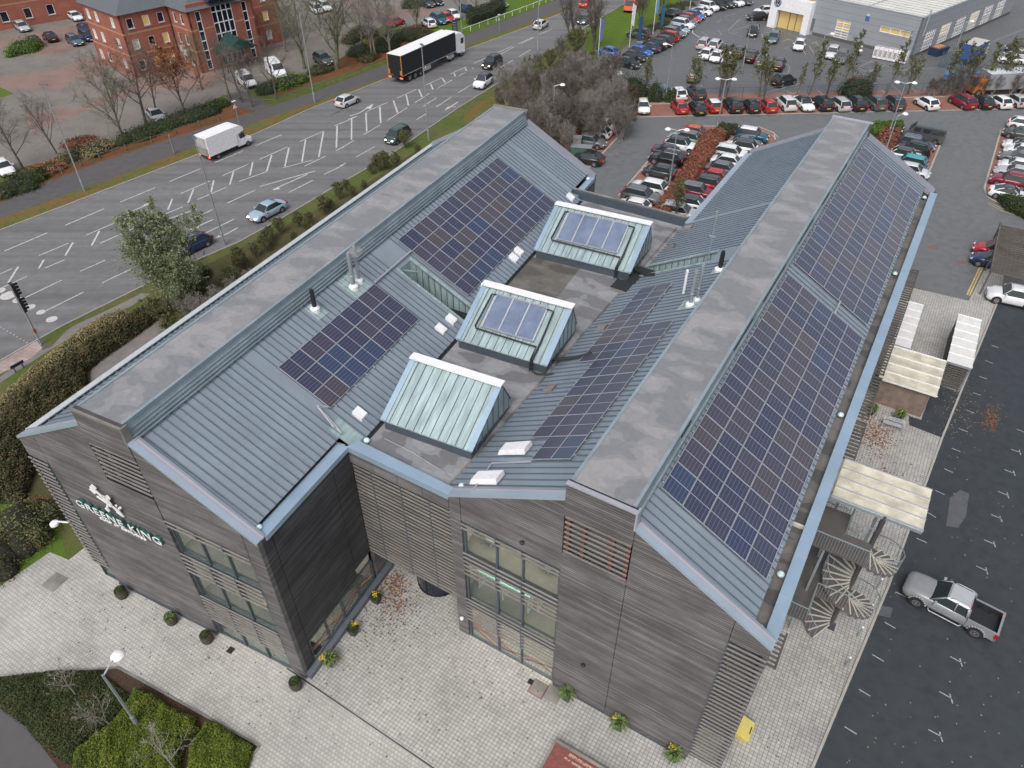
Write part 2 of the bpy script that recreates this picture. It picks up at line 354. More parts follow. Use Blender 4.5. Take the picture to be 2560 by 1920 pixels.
# backing behind joints and interior floors
f = MB(); f.box(.2, .7, .28, .34, 0, 12); f.box(6.18, 6.3, .26, .34, 0, 15); f.box(9.25, 9.42, .26, .34, 0, 15.3); f.box(13.9, 14.1, .26, .34, 0, 12.6)
fobj('R', 'joint_backing', f, M['dark'])
f = MB(); f.box(-14.42, -14.33, .26, .34, 0, 12.6); f.box(-9.55, -9.4, .26, .34, 0, 15); f.box(-6.4, -6.28, .26, .34, 0, 15); f.box(-.95, -.85, .26, .34, 0, 12); f.box(-.34, -.26, .8, .92, 0, 11.9); f.box(-.34, -.26, 5.4, 5.55, 2, 11.9)
fobj('L', 'joint_backing', f, M['dark'])
for fr, xa, xb, yb in (('R', .3, 15.3, 7), ('L', -15.6, -.35, 7)):
    f = MB()
    for z in (0.02, 3.82, 7.72): f.box(xa, xb, .4, yb, z - .25 if z > 1 else z - .01, z)
    f.mat(1).box(xa, xb, yb, yb + .1, 0, 11.8)
    for z in (3.4, 7.3, 10.6): f.box(xa, xb, .42, yb - .01, z, z + .12)
    if fr == 'R':
        for z in (0.03, 3.83, 7.73):
            f.box(xa, xa + .05, .4, yb, z, z + 2.6); f.box(6.3, 6.35, .4, yb, z, z + 3)
        f.box(2.35, 2.42, 1.9, 4.2, 7.73, 10.2); f.box(4.1, 4.17, 1.6, 3.6, 7.73, 10.2); f.box(4.4, 4.47, 1.2, 3.4, 3.83, 6.2)
    else:
        for z in (0.03, 3.83, 7.73): f.box(-6.5, -6.45, .4, yb, z, z + 3)
    fobj(fr, 'interior', f, [M['carpet'], M['inwall']])
    f = MB()
    for z in (3.38, 7.28, 10.58):
        for k in range(6 if fr == 'R' else 3): x = (1.0 + k * 1.0) if fr == 'R' else (-5.4 + k * 2.0); f.box(x, x + .5, 1.2, 3.4, z - .04, z)
    if fr == 'L':
        for z in (3.38, 7.28): f.box(-15.2, -14.6, 1, 4, z - .04, z)
    else: f.box(14.3, 14.9, 1, 4, 3.34, 3.38)
    fobj(fr, 'ceiling_lamp', f, M.setdefault('ceil', emis('office_ceiling_lamp', (1, .9, .72), 9)))
# ---------- glazing: window(fr, x-list, z-ranges)
def window(fr, x0, x1, z0, z1, mull, trans, y=.15, side=None):
    p = MB()
    if side is None:
        p.box(x0, x1, y, y + .02, z0, z1)
    else: p.box(side - .02, side, x0, x1, z0, z1)
    gl = fobj(fr, 'window', p, M['glass'])
    q = MB()
    for xm in mull:
        if side is None: q.box(xm - .05, xm + .05, y - .09, y + .06, z0, z1)
        else: q.box(side - .08, side + .07, xm - .04, xm + .04, z0, z1)
    for za, zb in trans:
        if side is None: q.box(x0, x1, y - .07, y + .05, za, zb)
        else: q.box(side - .07, side + .06, x0, x1, za, zb)
    q.build('window_frame', M['frame'], gl)
    return gl
window('R', .74, 6.19, .02, 10.48, [.79, 2.66, 4.15, 6.14], [(.02, .08), (3.1, 3.75), (7.0, 7.7), (10.2, 10.45)])
window('L', -6.28, -.92, .02, 10.4, [-6.2, -4.3, -2.62, -.97], [(.02, .1), (3.3, 3.9), (7.35, 7.75), (10.1, 10.4)])
window('L', -15.6, -14.4, .02, 10.65, [-15.55, -14.45], [(.02, .1), (3.3, 3.9), (7.3, 7.8)], y=.12)
window('R', 14.04, 15.5, .02, 11.2, [14.08, 15.45], [(.02, .1), (3.3, 3.9), (7.3, 7.8)], y=.3)
window('L', .9, 6.9, .5, 2.42, [.95, 2.4, 3.9, 5.4, 6.85], [(.46, .52), (2.36, 2.42)], side=-.06)
# coloured vinyl waves on the ground-floor glass
def vinyl(fr, x0, x1, base, cols, y, side=False, amp=.25):
    for k, (c, dz) in enumerate(cols):
        mm = plain('vinyl_' + c[0], c[1], .5); p = MB(); n = 28
        for i in range(n):
            def pt(i, o):
                x = x0 + (x1 - x0) * i / n; z = base + dz + o + amp * sin(x * 1.3 + k * .25) + .12 * sin(x * 3.1 + k)
                return (y, x, z) if side else (x, y, z)
            p.poly([pt(i, 0), pt(i + 1, 0), pt(i + 1, .1), pt(i, .1)])
        fobj(fr, 'window_graphic', p, mm)
VC = [(('red', (.42, .05, .05)), .42), (('teal', (.10, .22, .26)), .30), (('blue', (.12, .16, .3)), .20), (('yellow', (.5, .36, .04)), .10), (('purple', (.16, .05, .14)), 0)]
vinyl('R', .85, 6.1, .55, VC, .135)
vinyl('L', 1, 6.85, .95, VC, -.05, True, .2)
# ---------- timber louvre slats
def slats(fr, x0, x1, zs, y0=-.05, d=.055, h=.06, mat='slat', name='louvre', brk=None):
    p = MB()
    for z in zs: p.hexa([(x0, y0 - d / 2, z), (x1, y0 - d / 2, z), (x1, y0 + d / 2, z + .03), (x0, y0 + d / 2, z + .03)], [(x0, y0 - d / 2, z + h), (x1, y0 - d / 2, z + h), (x1, y0 + d / 2, z + h + .03), (x0, y0 + d / 2, z + h + .03)])
    if brk:
        for x in brk: p.mat(1).box(x - .03, x + .03, y0 - .02, y0 + .12, min(zs) - .05, max(zs) + .1)
    return fobj(fr, name, p, [M[mat], M['frame']])
fr_ = lambda a, b, n: [a + (b - a) * i / (n - 1) for i in range(n)]
slats('R', .68, 6.19, fr_(6.2, 7.95, 6), brk=(2.66, 4.15)); slats('R', .68, 6.19, fr_(1.9, 3.85, 7), brk=(2.66, 4.15)); slats('R', .68, 6.19, (9.95, 10.25), brk=(2.66, 4.15))
slats('L', -6.3, -.92, fr_(6.2, 7.7, 5), brk=(-4.3, -2.62)); slats('L', -6.3, -.92, fr_(1.7, 3.9, 8), brk=(-4.3, -2.62)); slats('L', -6.3, -.92, (9.95, 10.3), brk=(-4.3, -2.62))
slats('L', -15.95, -14.4, fr_(1.5, 10.5, 28), y0=-.08, mat='slat', brk=(-15.6,)); 
slats('R', 14.0, 15.62, fr_(.7, 11.0, 32), y0=-.04, brk=(14.02,))
p = MB(); [p.box(15.25, 15.5, -.02, .0, z, z + .13) for z in fr_(.6, 10.9, 32)]; fobj('R', 'louvre_clip', p, M['frame'])
# attic louvred openings with recess
for fr, x0, x1, z0, z1, red in (('R', 6.25, 9.3, 11.72, 14.42, True), ('L', -9.44, -6.36, 11.9, 14.5, False)):
    p = MB(); p.box(x0, x1, .5, .56, z0, z1); p.mat(1).box(x0 + .05, x1 - .05, .3, .5, z0, z0 + .02)
    fobj(fr, 'attic_recess', p, [M['tim'] if red else M['dark'], M['frame']])
    p = MB()
    for x in ((x0 + .1, x0 + .85, x0 + 2.2, x1 - .12) if red else (x0 + .1, x0 + .9, x0 + 1.0, x1 - .1)): p.box(x - .09, x + .09, .1, .25, z0, z1)
    fobj(fr, 'attic_post', p, plain('red_stained_timber', (.16, .045, .035), .7) if red else M['tim'])
    slats(fr, x0, x1, fr_(z0 + .15, z1 - .2, 8), y0=.0, d=.05, h=.07)
# ---------- link between the wings
f = MB()
for i in range(4): f.box(-6.3 + 1.58 * i + .01, -6.3 + 1.58 * (i + 1) - .02, -.04, .2, 10.95, 12.0)
f.box(-6.3, 0, 1.0, 1.1, 3.2, 10.9)
fobj('R', 'link_fascia', f, M['tim'])
slats('R', -6.25, -.03, fr_(3.25, 10.75, 27), y0=.08, d=.03, h=.12, mat='slatl', name='link_louvre', brk=(-5.0, -3.1, -1.3))
f = MB(); f.box(-6.3, 0, .55, .6, 3.2, 11); fobj('R', 'link_backing', f, M['dark']); f = MB(); f.box(-7, 0.1, .3, 6, 3.1, 3.2); f.box(-8, .1, 5.9, 6.1, 0, 3.2); fobj('R', 'link_backing', f, M['conc2'])
f = MB(); f.lathe([(1.28, .02), (1.28, 3.1)], (-3.1, 2.3, 0), 28)
dr = fobj('R', 'revolving_door', f, M['dglass'], smooth=False)
q = MB()
for k in range(8): q.box(-3.1 + 1.3 * cos(k * pi / 4) - .03, -3.1 + 1.3 * cos(k * pi / 4) + .03, 2.3 + 1.3 * sin(k * pi / 4) - .03, 2.3 + 1.3 * sin(k * pi / 4) + .03, 0, 3.1)
q.lathe([(1.34, .0), (1.34, .05)], (-3.1, 2.3, 0), 28); q.build('door_frame', M['plastic'], dr)
# plinth ledge of the courtyard wall and front bases
f = MB(); f.box(-.05, .32, .1, 8.4, 0, .42); fobj('L', 'plinth_ledge', f, plain('slate_ledge', (.12, .135, .165), .5))
f = MB(); f.box(-14.3, -6.35, -.1, -.005, 0, .1); fobj('L', 'base_strip', f, M['frame'])
f = MB(); f.box(6.25, 13.97, -.12, -.065, 0, .1); fobj('R', 'base_strip', f, M['frame'])
# ---------- roofs: sloping slab + standing seams
def slope(fr, name, xa, za, xb, zb, y0, y1, pitch=.44, mat='zinc', rib=True, th=.12):
    p = MB(); n = Vector((xb - xa, 0, zb - za)).normalized(); up = Vector((-n.z, 0, n.x)); 
    if up.z < 0: up = -up
    a = Vector((xa, 0, za)); b = Vector((xb, 0, zb))
    def q(P, y): return (P.x, y, P.z)
    A, B = (a, b) if xa < xb else (b, a)
    p.hexa([q(A - up * th, y0), q(B - up * th, y0), q(B - up * th, y1), q(A - up * th, y1)], [q(A, y0), q(B, y0), q(B, y1), q(A, y1)])
    if rib:
        p.mat(1); k = int((y1 - y0) / pitch); 
        for i in range(1, k + 1):
            y = y0 + (y1 - y0) * i / (k + 1)
            p.hexa([q(A - up * .02, y - .022), q(B - up * .02, y - .022), q(B - up * .02, y + .022), q(A - up * .02, y + .022)],
                   [q(A + up * .065, y - .018), q(B + up * .065, y - .018), q(B + up * .065, y + .018), q(A + up * .065, y + .018)])
    return fobj(fr, name, p, [M[mat], M['rib']])
def RR(x): return 15.4 - (x - 9.32) * S_    # right wing right slope
S_ = 3.5 / 6.3
slope('R', 'roof_slope', 9.2, RR(9.2), 14.67, RR(14.67), .34, 46.5)
RL = lambda x: 15.4 - (6.24 - x) * S_
slope('R', 'roof_slope', -.35, RL(-.35), 6.3, RL(6.3), .34, 22.85)
slope('R', 'roof_slope', 4.6, RL(4.6), 6.3, RL(6.3), 22.85, 24.3, rib=False)
slope('R', 'roof_slope', .02, RL(.02), 6.3, RL(6.3), 24.3, 31.5)
slope('R', 'roof_slope', .5, RL(.5), 6.3, RL(6.3), 31.5, 46.5)
LR_ = lambda x: 15.5 - (x + 6.34) * S_
slope('L', 'roof_slope', -6.4, LR_(-6.4), -.58, LR_(-.58), .34, 7.6)
slope('L', 'roof_slope', -6.4, LR_(-6.4), .3, LR_(.3), 7.6, 19.2)
slope('L', 'roof_slope', -6.4, LR_(-6.4), -4.5, LR_(-4.5), 19.2, 20.5, rib=False)
slope('L', 'roof_slope', -6.4, LR_(-6.4), .3, LR_(.3), 20.5, 38.2)
slope('L', 'roof_slope', -6.4, LR_(-6.4), -.58, LR_(-.58), 38.2, 41.9)
slope('L', 'roof_slope', -14.8, 15.5 - (14.8 - 9.46) * S_, -9.4, 15.5, .34, 41.9)
# slots cut in the two inner slopes
for fr, x0, x1, ya, yb, F in (('L', -4.5, .3, 19.2, 20.5, LR_), ('R', 4.6, .02, 22.85, 24.3, RL)):
    p = MB(); n = 11; lo, hi = min(x0, x1), max(x0, x1)
    for (y, s) in ((yb, 1), (ya, -1)):
        p.mat(0).poly([(lo, y, 11.6), (hi, y, 11.6), (hi, y, F(hi) + .02), (lo, y, F(lo) + .02)])
        if s == 1:
            p.mat(1)
            for i in range(1, n):
                x = lo + (hi - lo) * i / n; p.box(x - .02, x + .02, y - .04, y - .002, 11.6, F(x))
    p.mat(0).poly([(x0, ya, 11.6), (x0, yb, 11.6), (x0, yb, F(x0)), (x0, ya, F(x0))])
    p.mat(2).box(lo, hi, ya, yb, 11.55, 11.62)
    p.mat(3)
    for y, w_ in ((yb + .09, .11), (ya - .06, .07)): p.bar((lo - .1, y, F(lo - .1) + .07), (hi + .02, y, F(hi + .02) + .07), w_ * 2, .07)
    fobj(fr, 'roof_slot', p, [M['zincw'], M['rib'], M['dark'], M['zincw']])
# raised monitor boxes along both ridges
def monitor(fr, x0, x1, y0, y1, zt, xr, zr, xl, zl, rside):
    p = MB(); p.box(x0, x1, y0, y1, zt - .18, zt); fobj(fr, 'monitor_roof', p, M['memb'])
    p = MB()
    for s, xe, xo, zo in ((1, x1, xr, zr), (-1, x0, xl, zl)):
        p.hexa([(min(xe, xo) - (.1 if s > 0 else 0), y0, zo - .3), (max(xe, xo) + (.1 if s < 0 else 0), y0, zo - .3), (max(xe, xo) + (.1 if s < 0 else 0), y1, zo - .3), (min(xe, xo) - (.1 if s > 0 else 0), y1, zo - .3)],
               [(min(xe, xe - s * .1), y0, zt - .03), (max(xe, xe - s * .1) , y0, zt - .03), (max(xe, xe - s * .1), y1, zt - .03), (min(xe, xe - s * .1), y1, zt - .03)])
    for s, xe in ((1, x1), (-1, x0)): p.box(xe - .09, xe + .06, y0, y1, zt - .2, zt + .035)
    fobj(fr, 'monitor_side', p, M['capmetal'])
    p = MB()
    for k in range(rside):
        t = (k + 1) / (rside + 1); x = x1 + (xr - x1) * t; z = zt - .25 + (zr - zt + .3) * t
        p.box(x - .03, x + .07, y0 + .05, y1, z - .03, z + .03)
    fobj(fr, 'monitor_rib', p, M['capmetal'])
monitor('R', 6.36, 9.12, .25, 46.6, 16.42, 9.3, 15.35, 6.2, 15.35, 1)
monitor('L', -9.3, -6.55, .25, 42.0, 16.55, -6.2, 15.42, -9.5, 15.45, 4)
# dark louvre strips under the right wing's monitor edge (missing louvre blades)
p = MB()
for y0_, y1_ in ((5.2, 6.4), (12.5, 15.6), (17.6, 22), (25, 28.5), (31, 33), (35.5, 38.5)): p.box(9.17, 9.2, y0_, y1_, 16.08, 16.2)
fobj('R', 'monitor_vent', p, M['dark'])
# tower copings
p = MB(); p.box(6.2, 9.36, -.1, .12, 16.4, 16.47); p.box(9.3, 9.38, -.08, .3, 15.4, 16.45); p.box(6.2, 9.4, 46.62, 46.9, 16.4, 16.5); fobj('R', 'tower_coping', p, M['alu'])
p = MB(); p.box(-9.5, -6.3, -.08, .03, 16.55, 16.61); p.box(-6.36, -6.28, -.08, .3, 15.5, 16.6); p.box(-9.5, -6.3, 42, 42.25, 16.5, 16.65); fobj('L', 'tower_coping', p, M['conc2'])
# verge copings along the gables, parapets, gutters
def verge(fr, pts, y, w, mat='coping2', lift=.06):
    for (xa, za), (xb, zb) in pts:
        p = MB()
        for d0, d1, h, mi in ((0, w * .55, lift, 0), (w * .55, w * .8, lift - .025, 1), (w * .8, w, lift - .01, 2)):
            p.mat(mi).hexa([(xa, y + d0, za - .1), (xb, y + d0, zb - .1), (xb, y + d1, zb - .1), (xa, y + d1, za - .1)], [(xa, y + d0, za + h), (xb, y + d0, zb + h), (xb, y + d1, zb + h), (xa, y + d1, za + h)])
        fobj(fr, 'verge_coping', p, [M[mat], M['pinkstrip'], M['zinc']])
verge('R', [((.0, 12.0), (6.2, 15.46)), ((9.38, 15.45), (15.66, 11.97))], -.06, .62)
verge('L', [((-15.97, 12), (-9.5, 15.6)), ((-6.28, 15.66), (0, 12.03))], -.06, .62)
for xa, za, xb, zb in ((0.25, 12.1, 6.2, 15.4), (9.38, 15.4, 15.4, 12.1)):
    p = MB(); p.hexa([(xa, 46.5, za - .5), (xb, 46.5, zb - .5), (xb, 46.9, zb - .5), (xa, 46.9, za - .5)], [(xa, 46.6, za + .2), (xb, 46.6, zb + .2), (xb, 46.9, zb + .2), (xa, 46.9, za + .2)]); fobj('R', 'rear_verge', p, M['vergeg'])
for xa, za, xb, zb in ((-15.8, 12.1, -9.5, 15.6), (-6.3, 15.65, .05, 12.05)):
    p = MB(); p.hexa([(xa, 41.85, za - .5), (xb, 41.85, zb - .5), (xb, 42.3, zb - .5), (xa, 42.3, za - .5)], [(xa, 41.95, za + .2), (xb, 41.95, zb + .2), (xb, 42.3, zb + .2), (xa, 42.3, za + .2)]); fobj('L', 'rear_verge', p, M['vergeg'])
p = MB(); p.box(15.17, 15.7, .5, 46.5, 11.7, 12.06); fobj('R', 'parapet', p, M['coping'])
p = MB(); p.box(14.6, 15.2, .3, 46.5, 11.35, 11.6); fobj('R', 'box_gutter', p, M['gutter'])
p = MB()
for x in fr_(2.6, 45, 18): p.box(15.16, 15.71, x, x + .05, 12.0, 12.068)
fobj('R', 'parapet_joint', p, M['coping2'])
p = MB(); p.box(-.6, .06, .5, 6.84, 11.75, 12.06); fobj('L', 'parapet', p, M['coping']); p = MB(); p.box(-.45, .06, 38.4, 41.9, 11.75, 12.06); fobj('L', 'parapet', p, M['coping'])
p = MB(); p.box(-.66, -.5, .4, 7.2, 11.3, 11.5); p.box(-.66, -.45, 38.3, 41.9, 11.3, 11.5); fobj('L', 'box_gutter', p, M['dark'])
p = MB(); p.box(-16.0, -15.62, .5, 42.2, 11.75, 12.08); fobj('L', 'parapet', p, plain('pale_coping', (.45, .48, .5), .5))
p = MB(); p.box(-15.62, -14.6, .4, 42, 11.3, 11.5); fobj('L', 'box_gutter', p, M['dark']); p = MB(); p.box(-15.63, -15.56, .4, 42, 11.4, 12.05); fobj('L', 'parapet_lining', p, M['frame'])
p = MB()
p.hexa([(-6.28, -.06, 11.7), (.02, -.06, 11.7), (.02, .48, 11.7), (-6.0, .62, 11.7)], [(-6.28, -.06, 12.07), (.02, -.06, 12.07), (.02, .48, 12.05), (-6.0, .62, 12.05)]); fobj('R', 'link_parapet', p, M['coping'])
p = MB(); p.box(-9.7, -.05, 31.4, 31.62, 11.6, 12.35); fobj('R', 'parapet', p, M['frame']); p = MB(); p.box(-.05, .45, 31.5, 46.5, 11.6, 12.06); fobj('R', 'parapet', p, M['coping2'])
p = MB(); p.mat(0).box(-9.7, -.1, 31.62, 31.8, 12.2, 12.4); fobj('R', 'parapet_cap', p, M['conc2'])
# central flat roof (in right-wing coordinates) between the two eaves
p = MB(); a0 = loc('R', wor('L', -.1, 6.6)); a1 = loc('R', wor('L', -.1, 38.6))
p.prism([(a0.x, .3), (.1, .3), (.1, 31.5), (a1.x, 31.5)], 11.45, 11.7); fobj('R', 'flat_roof', p, M['membf'])
p = MB(); p.box(.45, 4.08, 22.4, 28.6, 11.7, 11.712); fobj('L', 'ponding_area', p, M['wetm'])
# dark gap lines beside the eaves
p = MB(); p.box(.28, .5, 7.4, 38.2, 11.7, 11.715); fobj('L', 'eaves_gap', p, M['dark'])
p = MB(); p.box(-.52, -.36, .8, 31, 11.7, 11.715); fobj('R', 'eaves_gap', p, M['gutter'])
# ---------- roof lanterns on the flat roof
for (x0, x1, ye, yr, yb, zr, seed) in ((.68, 6.1, 9.0, 12.45, 13.4, 14.2, 1), (.78, 6.72, 16.9, 20.6, 21.4, 14.2, 2), (.62, 7.76, 28.5, 32.35, 33.1, 14.2, 3)):
    z0, ze = 11.7, 12.4
    p = MB(); p.hexa([(x0 + .1, ye + .1, z0), (x1 - .1, ye + .1, z0), (x1 - .1, yb, z0), (x0 + .1, yb, z0)], [(x0 + .1, ye + .1, ze - .02), (x1 - .1, ye + .1, ze - .02), (x1 - .1, yb, ze - .02), (x0 + .1, yb, ze - .02)])
    p.mat(1)
    for x in (x0 + .1, x1 - .1): p.hexa([(x - .05, ye + .1, ze - .1), (x + .05, ye + .1, ze - .1), (x + .05, yb, ze - .1), (x - .05, yb, ze - .1)], [(x - .05, ye + .12, ze), (x + .05, ye + .12, ze), (x + .05, yb, ze + .02), (x - .05, yb, ze + .02)])
    for x in (x0 + .02, x1 - .02): p.poly([(x, ye + .03, ze), (x, yb, ze - .4), (x, yb, ze), (x, yr, zr), (x, yr - .1, zr)])
    for x in fr_(ye + .5, yb - .2, 7):
        zz = ze + (zr - ze) * min(1, (x - ye) / (yr - ye)) if x < yr else zr - (x - yr) / (yb - yr) * (zr - ze)
        p.mat(2).box(x1 - .02, x1 + .03, x - .015, x + .015, ze - .4, zz - .03)
    body = fobj('L', 'roof_lantern', p, [M['frame'], M['zincw'], M['rib']])
    sl_ = (zr - ze) / (yr - ye); q = MB(); q.hexa([(x0, ye, ze - .08), (x1, ye, ze - .08), (x1, yr, zr - .08), (x0, yr, zr - .08)], [(x0, ye, ze), (x1, ye, ze), (x1, yr, zr), (x0, yr, zr)])
    q.mat(1); nn = round((x1 - x0) / .5)
    for i in range(1, nn):
        x = x0 + (x1 - x0) * i / nn; q.hexa([(x - .02, ye, ze), (x + .02, ye, ze), (x + .02, yr, zr), (x - .02, yr, zr)], [(x - .014, ye, ze + .05), (x + .014, ye, ze + .05), (x + .014, yr, zr + .05), (x - .014, yr, zr + .05)])
    q.mat(2)
    for x in (x0 + .12, x1 - .12): q.hexa([(x - .16, ye - .02, ze + .01), (x + .16, ye - .02, ze + .01), (x + .16, yr, zr + .01), (x - .16, yr, zr + .01)], [(x - .16, ye - .02, ze + .06), (x + .16, ye - .02, ze + .06), (x + .16, yr, zr + .06), (x - .16, yr, zr + .06)])
    q.build('lantern_slope', [M['zincw'], M['rib'], M['coping']], body)
    q = MB(); q.box(x0 - .06, x1 + .06, yr - .3, yr + .24, zr + .02, zr + .1); q.build('ridge_cap', M['whitem'], body)
    q = MB(); q.hexa([(x0, yr, zr - .1), (x1, yr, zr - .1), (x1, yb, ze), (x0, yb, ze)], [(x0, yr, zr), (x1, yr, zr), (x1, yb + .05, ze + .1), (x0, yb + .05, ze + .1)]); q.build('lantern_glazing', M['dglass'], body)
    if seed > 1:
        n = 3 if seed == 2 else 4; xa, ya = (1.98, 17.93) if seed == 2 else (1.87, 29.56)
        wd = 1.12; Lz = 2.35 if seed == 2 else 2.5
        yb2 = ya + Lz * .9; o_ = .13
        zf = lambda y: ze + (y - ye) * sl_ + o_
        sh = thing('solar_thermal_collector', None, None); sh.parent = body
        for i in range(n):
            x = xa + i * wd; c_ = MB(); c_.hexa([(x + .05, ya, zf(ya) - .08), (x + wd - .05, ya, zf(ya) - .08), (x + wd - .05, yb2, zf(yb2) - .08), (x + .05, yb2, zf(yb2) - .08)], [(x + .05, ya, zf(ya)), (x + wd - .05, ya, zf(ya)), (x + wd - .05, yb2, zf(yb2)), (x + .05, yb2, zf(yb2))])
            c_.build('collector_glass', M['cglass'] if 'cglass' in M else M.setdefault('cglass', metal('collector_glass', (.16, .2, .29), .16, .1, .25, .8)), sh)
        c_ = MB()
        for i in range(n + 1): c_.bar((xa + i * wd, ya, zf(ya)), (xa + i * wd, yb2, zf(yb2)), .09, .09)
        for y in (ya, yb2): c_.bar((xa - .04, y, zf(y)), (xa + n * wd + .04, y, zf(y)), .07, .09)
        c_.build('collector_frame', M['alu'], sh)
        c_ = MB(); xe = xa + n * wd + .35
        c_.tube([(xa, yb2 - .1, zf(yb2)), (xa - .3, yb2 - .12, zf(yb2)), (xa - .38, ya - .1, zf(ya)), (xa - .25, ya - .25, zf(ya) - .05), (xe, ya - .3, zf(ya) - .1), (xe, ye, ze + .12), (xe, ye - .12, 11.8)], .055, 6)
        c_.tube([(xa + n * wd, yb2 - .15, zf(yb2)), (xe + .1, yb2 - .2, zf(yb2)), (xe + .15, ya, zf(ya) + .02), (xe + .12, ye, ze + .15), (xe + .12, ye - .1, 11.85), (xe + .5, ye - .25, 11.8), (xe + 1.6, ye + .1, 11.9)], .055, 6)
        c_.build('insulated_pipe', M['blackpipe'], sh)
# ---------- photovoltaic arrays
pvm, nt_, b_ = NM('photovoltaic_cells', .3, (.01, .012, .03)); 
b_.inputs['Coat Weight'].default_value = .85; b_.inputs['Coat Roughness'].default_value = .13
tc = coords(nt_); oi = N(nt_, 'ShaderNodeObjectInfo'); s_ = N(nt_, 'ShaderNodeSeparateXYZ'); nt_.links.new(tc, s_.inputs[0])
cellx = math_(nt_, 'FRACT', math_(nt_, 'MULTIPLY', s_.outputs['X'], 6 / 1.134))
celly = math_(nt_, 'FRACT', math_(nt_, 'MULTIPLY', s_.outputs['Y'], 20 / 1.72))
base = ramp(nt_, oi.outputs['Random'], [(0, (.024, .029, .068)), (.45, (.036, .037, .072)), (.68, (.047, .042, .064)), (.86, (.062, .05, .056)), (.9, (.022, .036, .085)), (1, (.026, .046, .10))])
base = mix(nt_, ramp(nt_, celly, [(0, .22), (.06, .22), (.1, 0)]), base, (.01, .01, .02))
base = mix(nt_, ramp(nt_, cellx, [(0, .85), (.05, .85), (.09, 0), (.93, 0), (.97, .85)]), base, (.15, .15, .2))
nt_.links.new(base, b_.inputs['Base Color'])
PW, PL = 1.134, 1.762
def pv_panel_mesh():
    p = MB(); p.box(.012, PW - .012, .012, PL - .012, -.03, .0)
    p.mat(1); fw = .022
    p.box(0, PW, 0, fw, -.035, .006); p.box(0, PW, PL - fw, PL, -.035, .006); p.box(0, fw, fw, PL - fw, -.035, .006); p.box(PW - fw, PW, fw, PL - fw, -.035, .006)
    p.box(fw, PW - fw, PL / 2 - .015, PL / 2 + .015, -.01, .004)
    return p.mesh('solar_panel', [pvm, M['alu']])
PVM = pv_panel_mesh()
def array(fr, xs, sgn, F, y0, dy, cells, label, cw=None, skip=()):
    """cells: list of (col,row); xs = plan x of col edge 0 (upslope); sgn=+1 slope falls with x"""
    ox, oy, a = FR[fr]; th = math.atan(S_)
    arr = thing('solar_array', label, None); arr.parent = off
    ct = cos(th)
    rot = Matrix.Rotation(a, 4, 'Z') @ Matrix.Rotation(th * sgn, 4, 'Y')
    cw = cw or PW + .02
    for c, r in cells:
        xu = xs + sgn * cw * c * ct if sgn > 0 else xs + cw * c * ct
        x = xu; z = F(x) + .17; pt = wor(fr, x, y0 + r * dy, z)
        o = link('solar_panel', PVM, arr)
        o.matrix_world = Matrix.Translation(pt) @ rot @ Matrix.Diagonal((cw / (PW + .02), dy / (PL + .02), 1, 1))
    # rails
    p = MB(); rs = sorted({r for _, r in cells}); cs = sorted({c for c, _ in cells})
    for r in rs:
        cc = [c for c, q in cells if q == r]
        for fq in (.2, .8):
            y = y0 + (r + fq) * dy; x0 = xs + cw * min(cc) * ct - .1; x1 = xs + cw * (max(cc) + 1) * ct + .1
            p.bar((x0, y, F(x0) + .1), (x1, y, F(x1) + .1), .045, .05)
    o = p.build('mounting_rail', M['alu'], arr); o.location = (ox, oy, 0); o.rotation_euler.z = a
grid = lambda nc, nr: [(c, r) for r in range(nr) for c in range(nc)]
array('R', 9.42, 1, RR, 2.55, 1.79, grid(5, 11), 'front solar array on the outer slope of the right wing', 1.166)
array('R', 9.42, 1, RR, 23.7, 1.855, grid(5, 11), 'rear solar array on the outer slope of the right wing', 1.166)
array('L', -4.72, 1, LR_, 8.0, 1.78, grid(3, 5), 'small solar array on the front half of the left wing')
array('L', -5.72, 1, LR_, 21.15, 1.78, grid(5, 8), 'large solar array on the rear half of the left wing')
ca = [(1, 0), (2, 0)] + [(c, r) for r in (1, 2, 3, 4) for c in (0, 1, 2)] + [(c, r) for r in (5, 6) for c in (-1, 0, 1, 2)] + [(c, r) for r in (7, 8, 9) for c in (-1, 0)]
array('R', 2.1, -1, RL, 2.55, 1.785, ca, 'staggered solar array on the inner slope of the right wing')
# ---------- small roof fittings (parts of the office)
def flue(fr, x, y, F, h, r, mat='alu', tall=True):
    p = MB(); z = F(x); p.lathe([(r * 2.2, -.1), (r * 2.2, .18), (r * 1.3, .3)], (x, y, z), 12)
    o = fobj(fr, 'flue', p, M['whitem']); q = MB(); q.lathe([(r, .1), (r, h * .35), (r * 1.15, h * .36), (r * 1.15, h * .39), (r, h * .4), (r, h), (r * .8, h), (r * .8, h + .1)], (x, y, z), 12); q.build('flue_pipe', M[mat], o); return o
flue('L', -5.35, 15.7, LR_, 2.3, .13, 'steel'); flue('L', -5.4, 16.35, LR_, 2.5, .11, 'steel'); flue('L', -5.75, 12.6, LR_, 1.3, .13, 'plastic')
flue('R', 5.4, 16.8, RL, 2.3, .12, 'steel'); flue('R', 5.6, 17.3, RL, 2.4, .10, 'steel'); flue('R', 5.65, 21.1, RL, 1.3, .14, 'plastic')
def patch(fr, x0, x1, y0, y1, F, dz=.07, mat='zincw', name='roof_flashing'):
    p = MB(); a, b = F(x0), F(x1); p.hexa([(x0, y0, a), (x1, y0, b), (x1, y1, b), (x0, y1, a)], [(x0, y0, a + dz), (x1, y0, b + dz), (x1, y1, b + dz), (x0, y1, a + dz)]); return fobj(fr, name, p, M[mat])
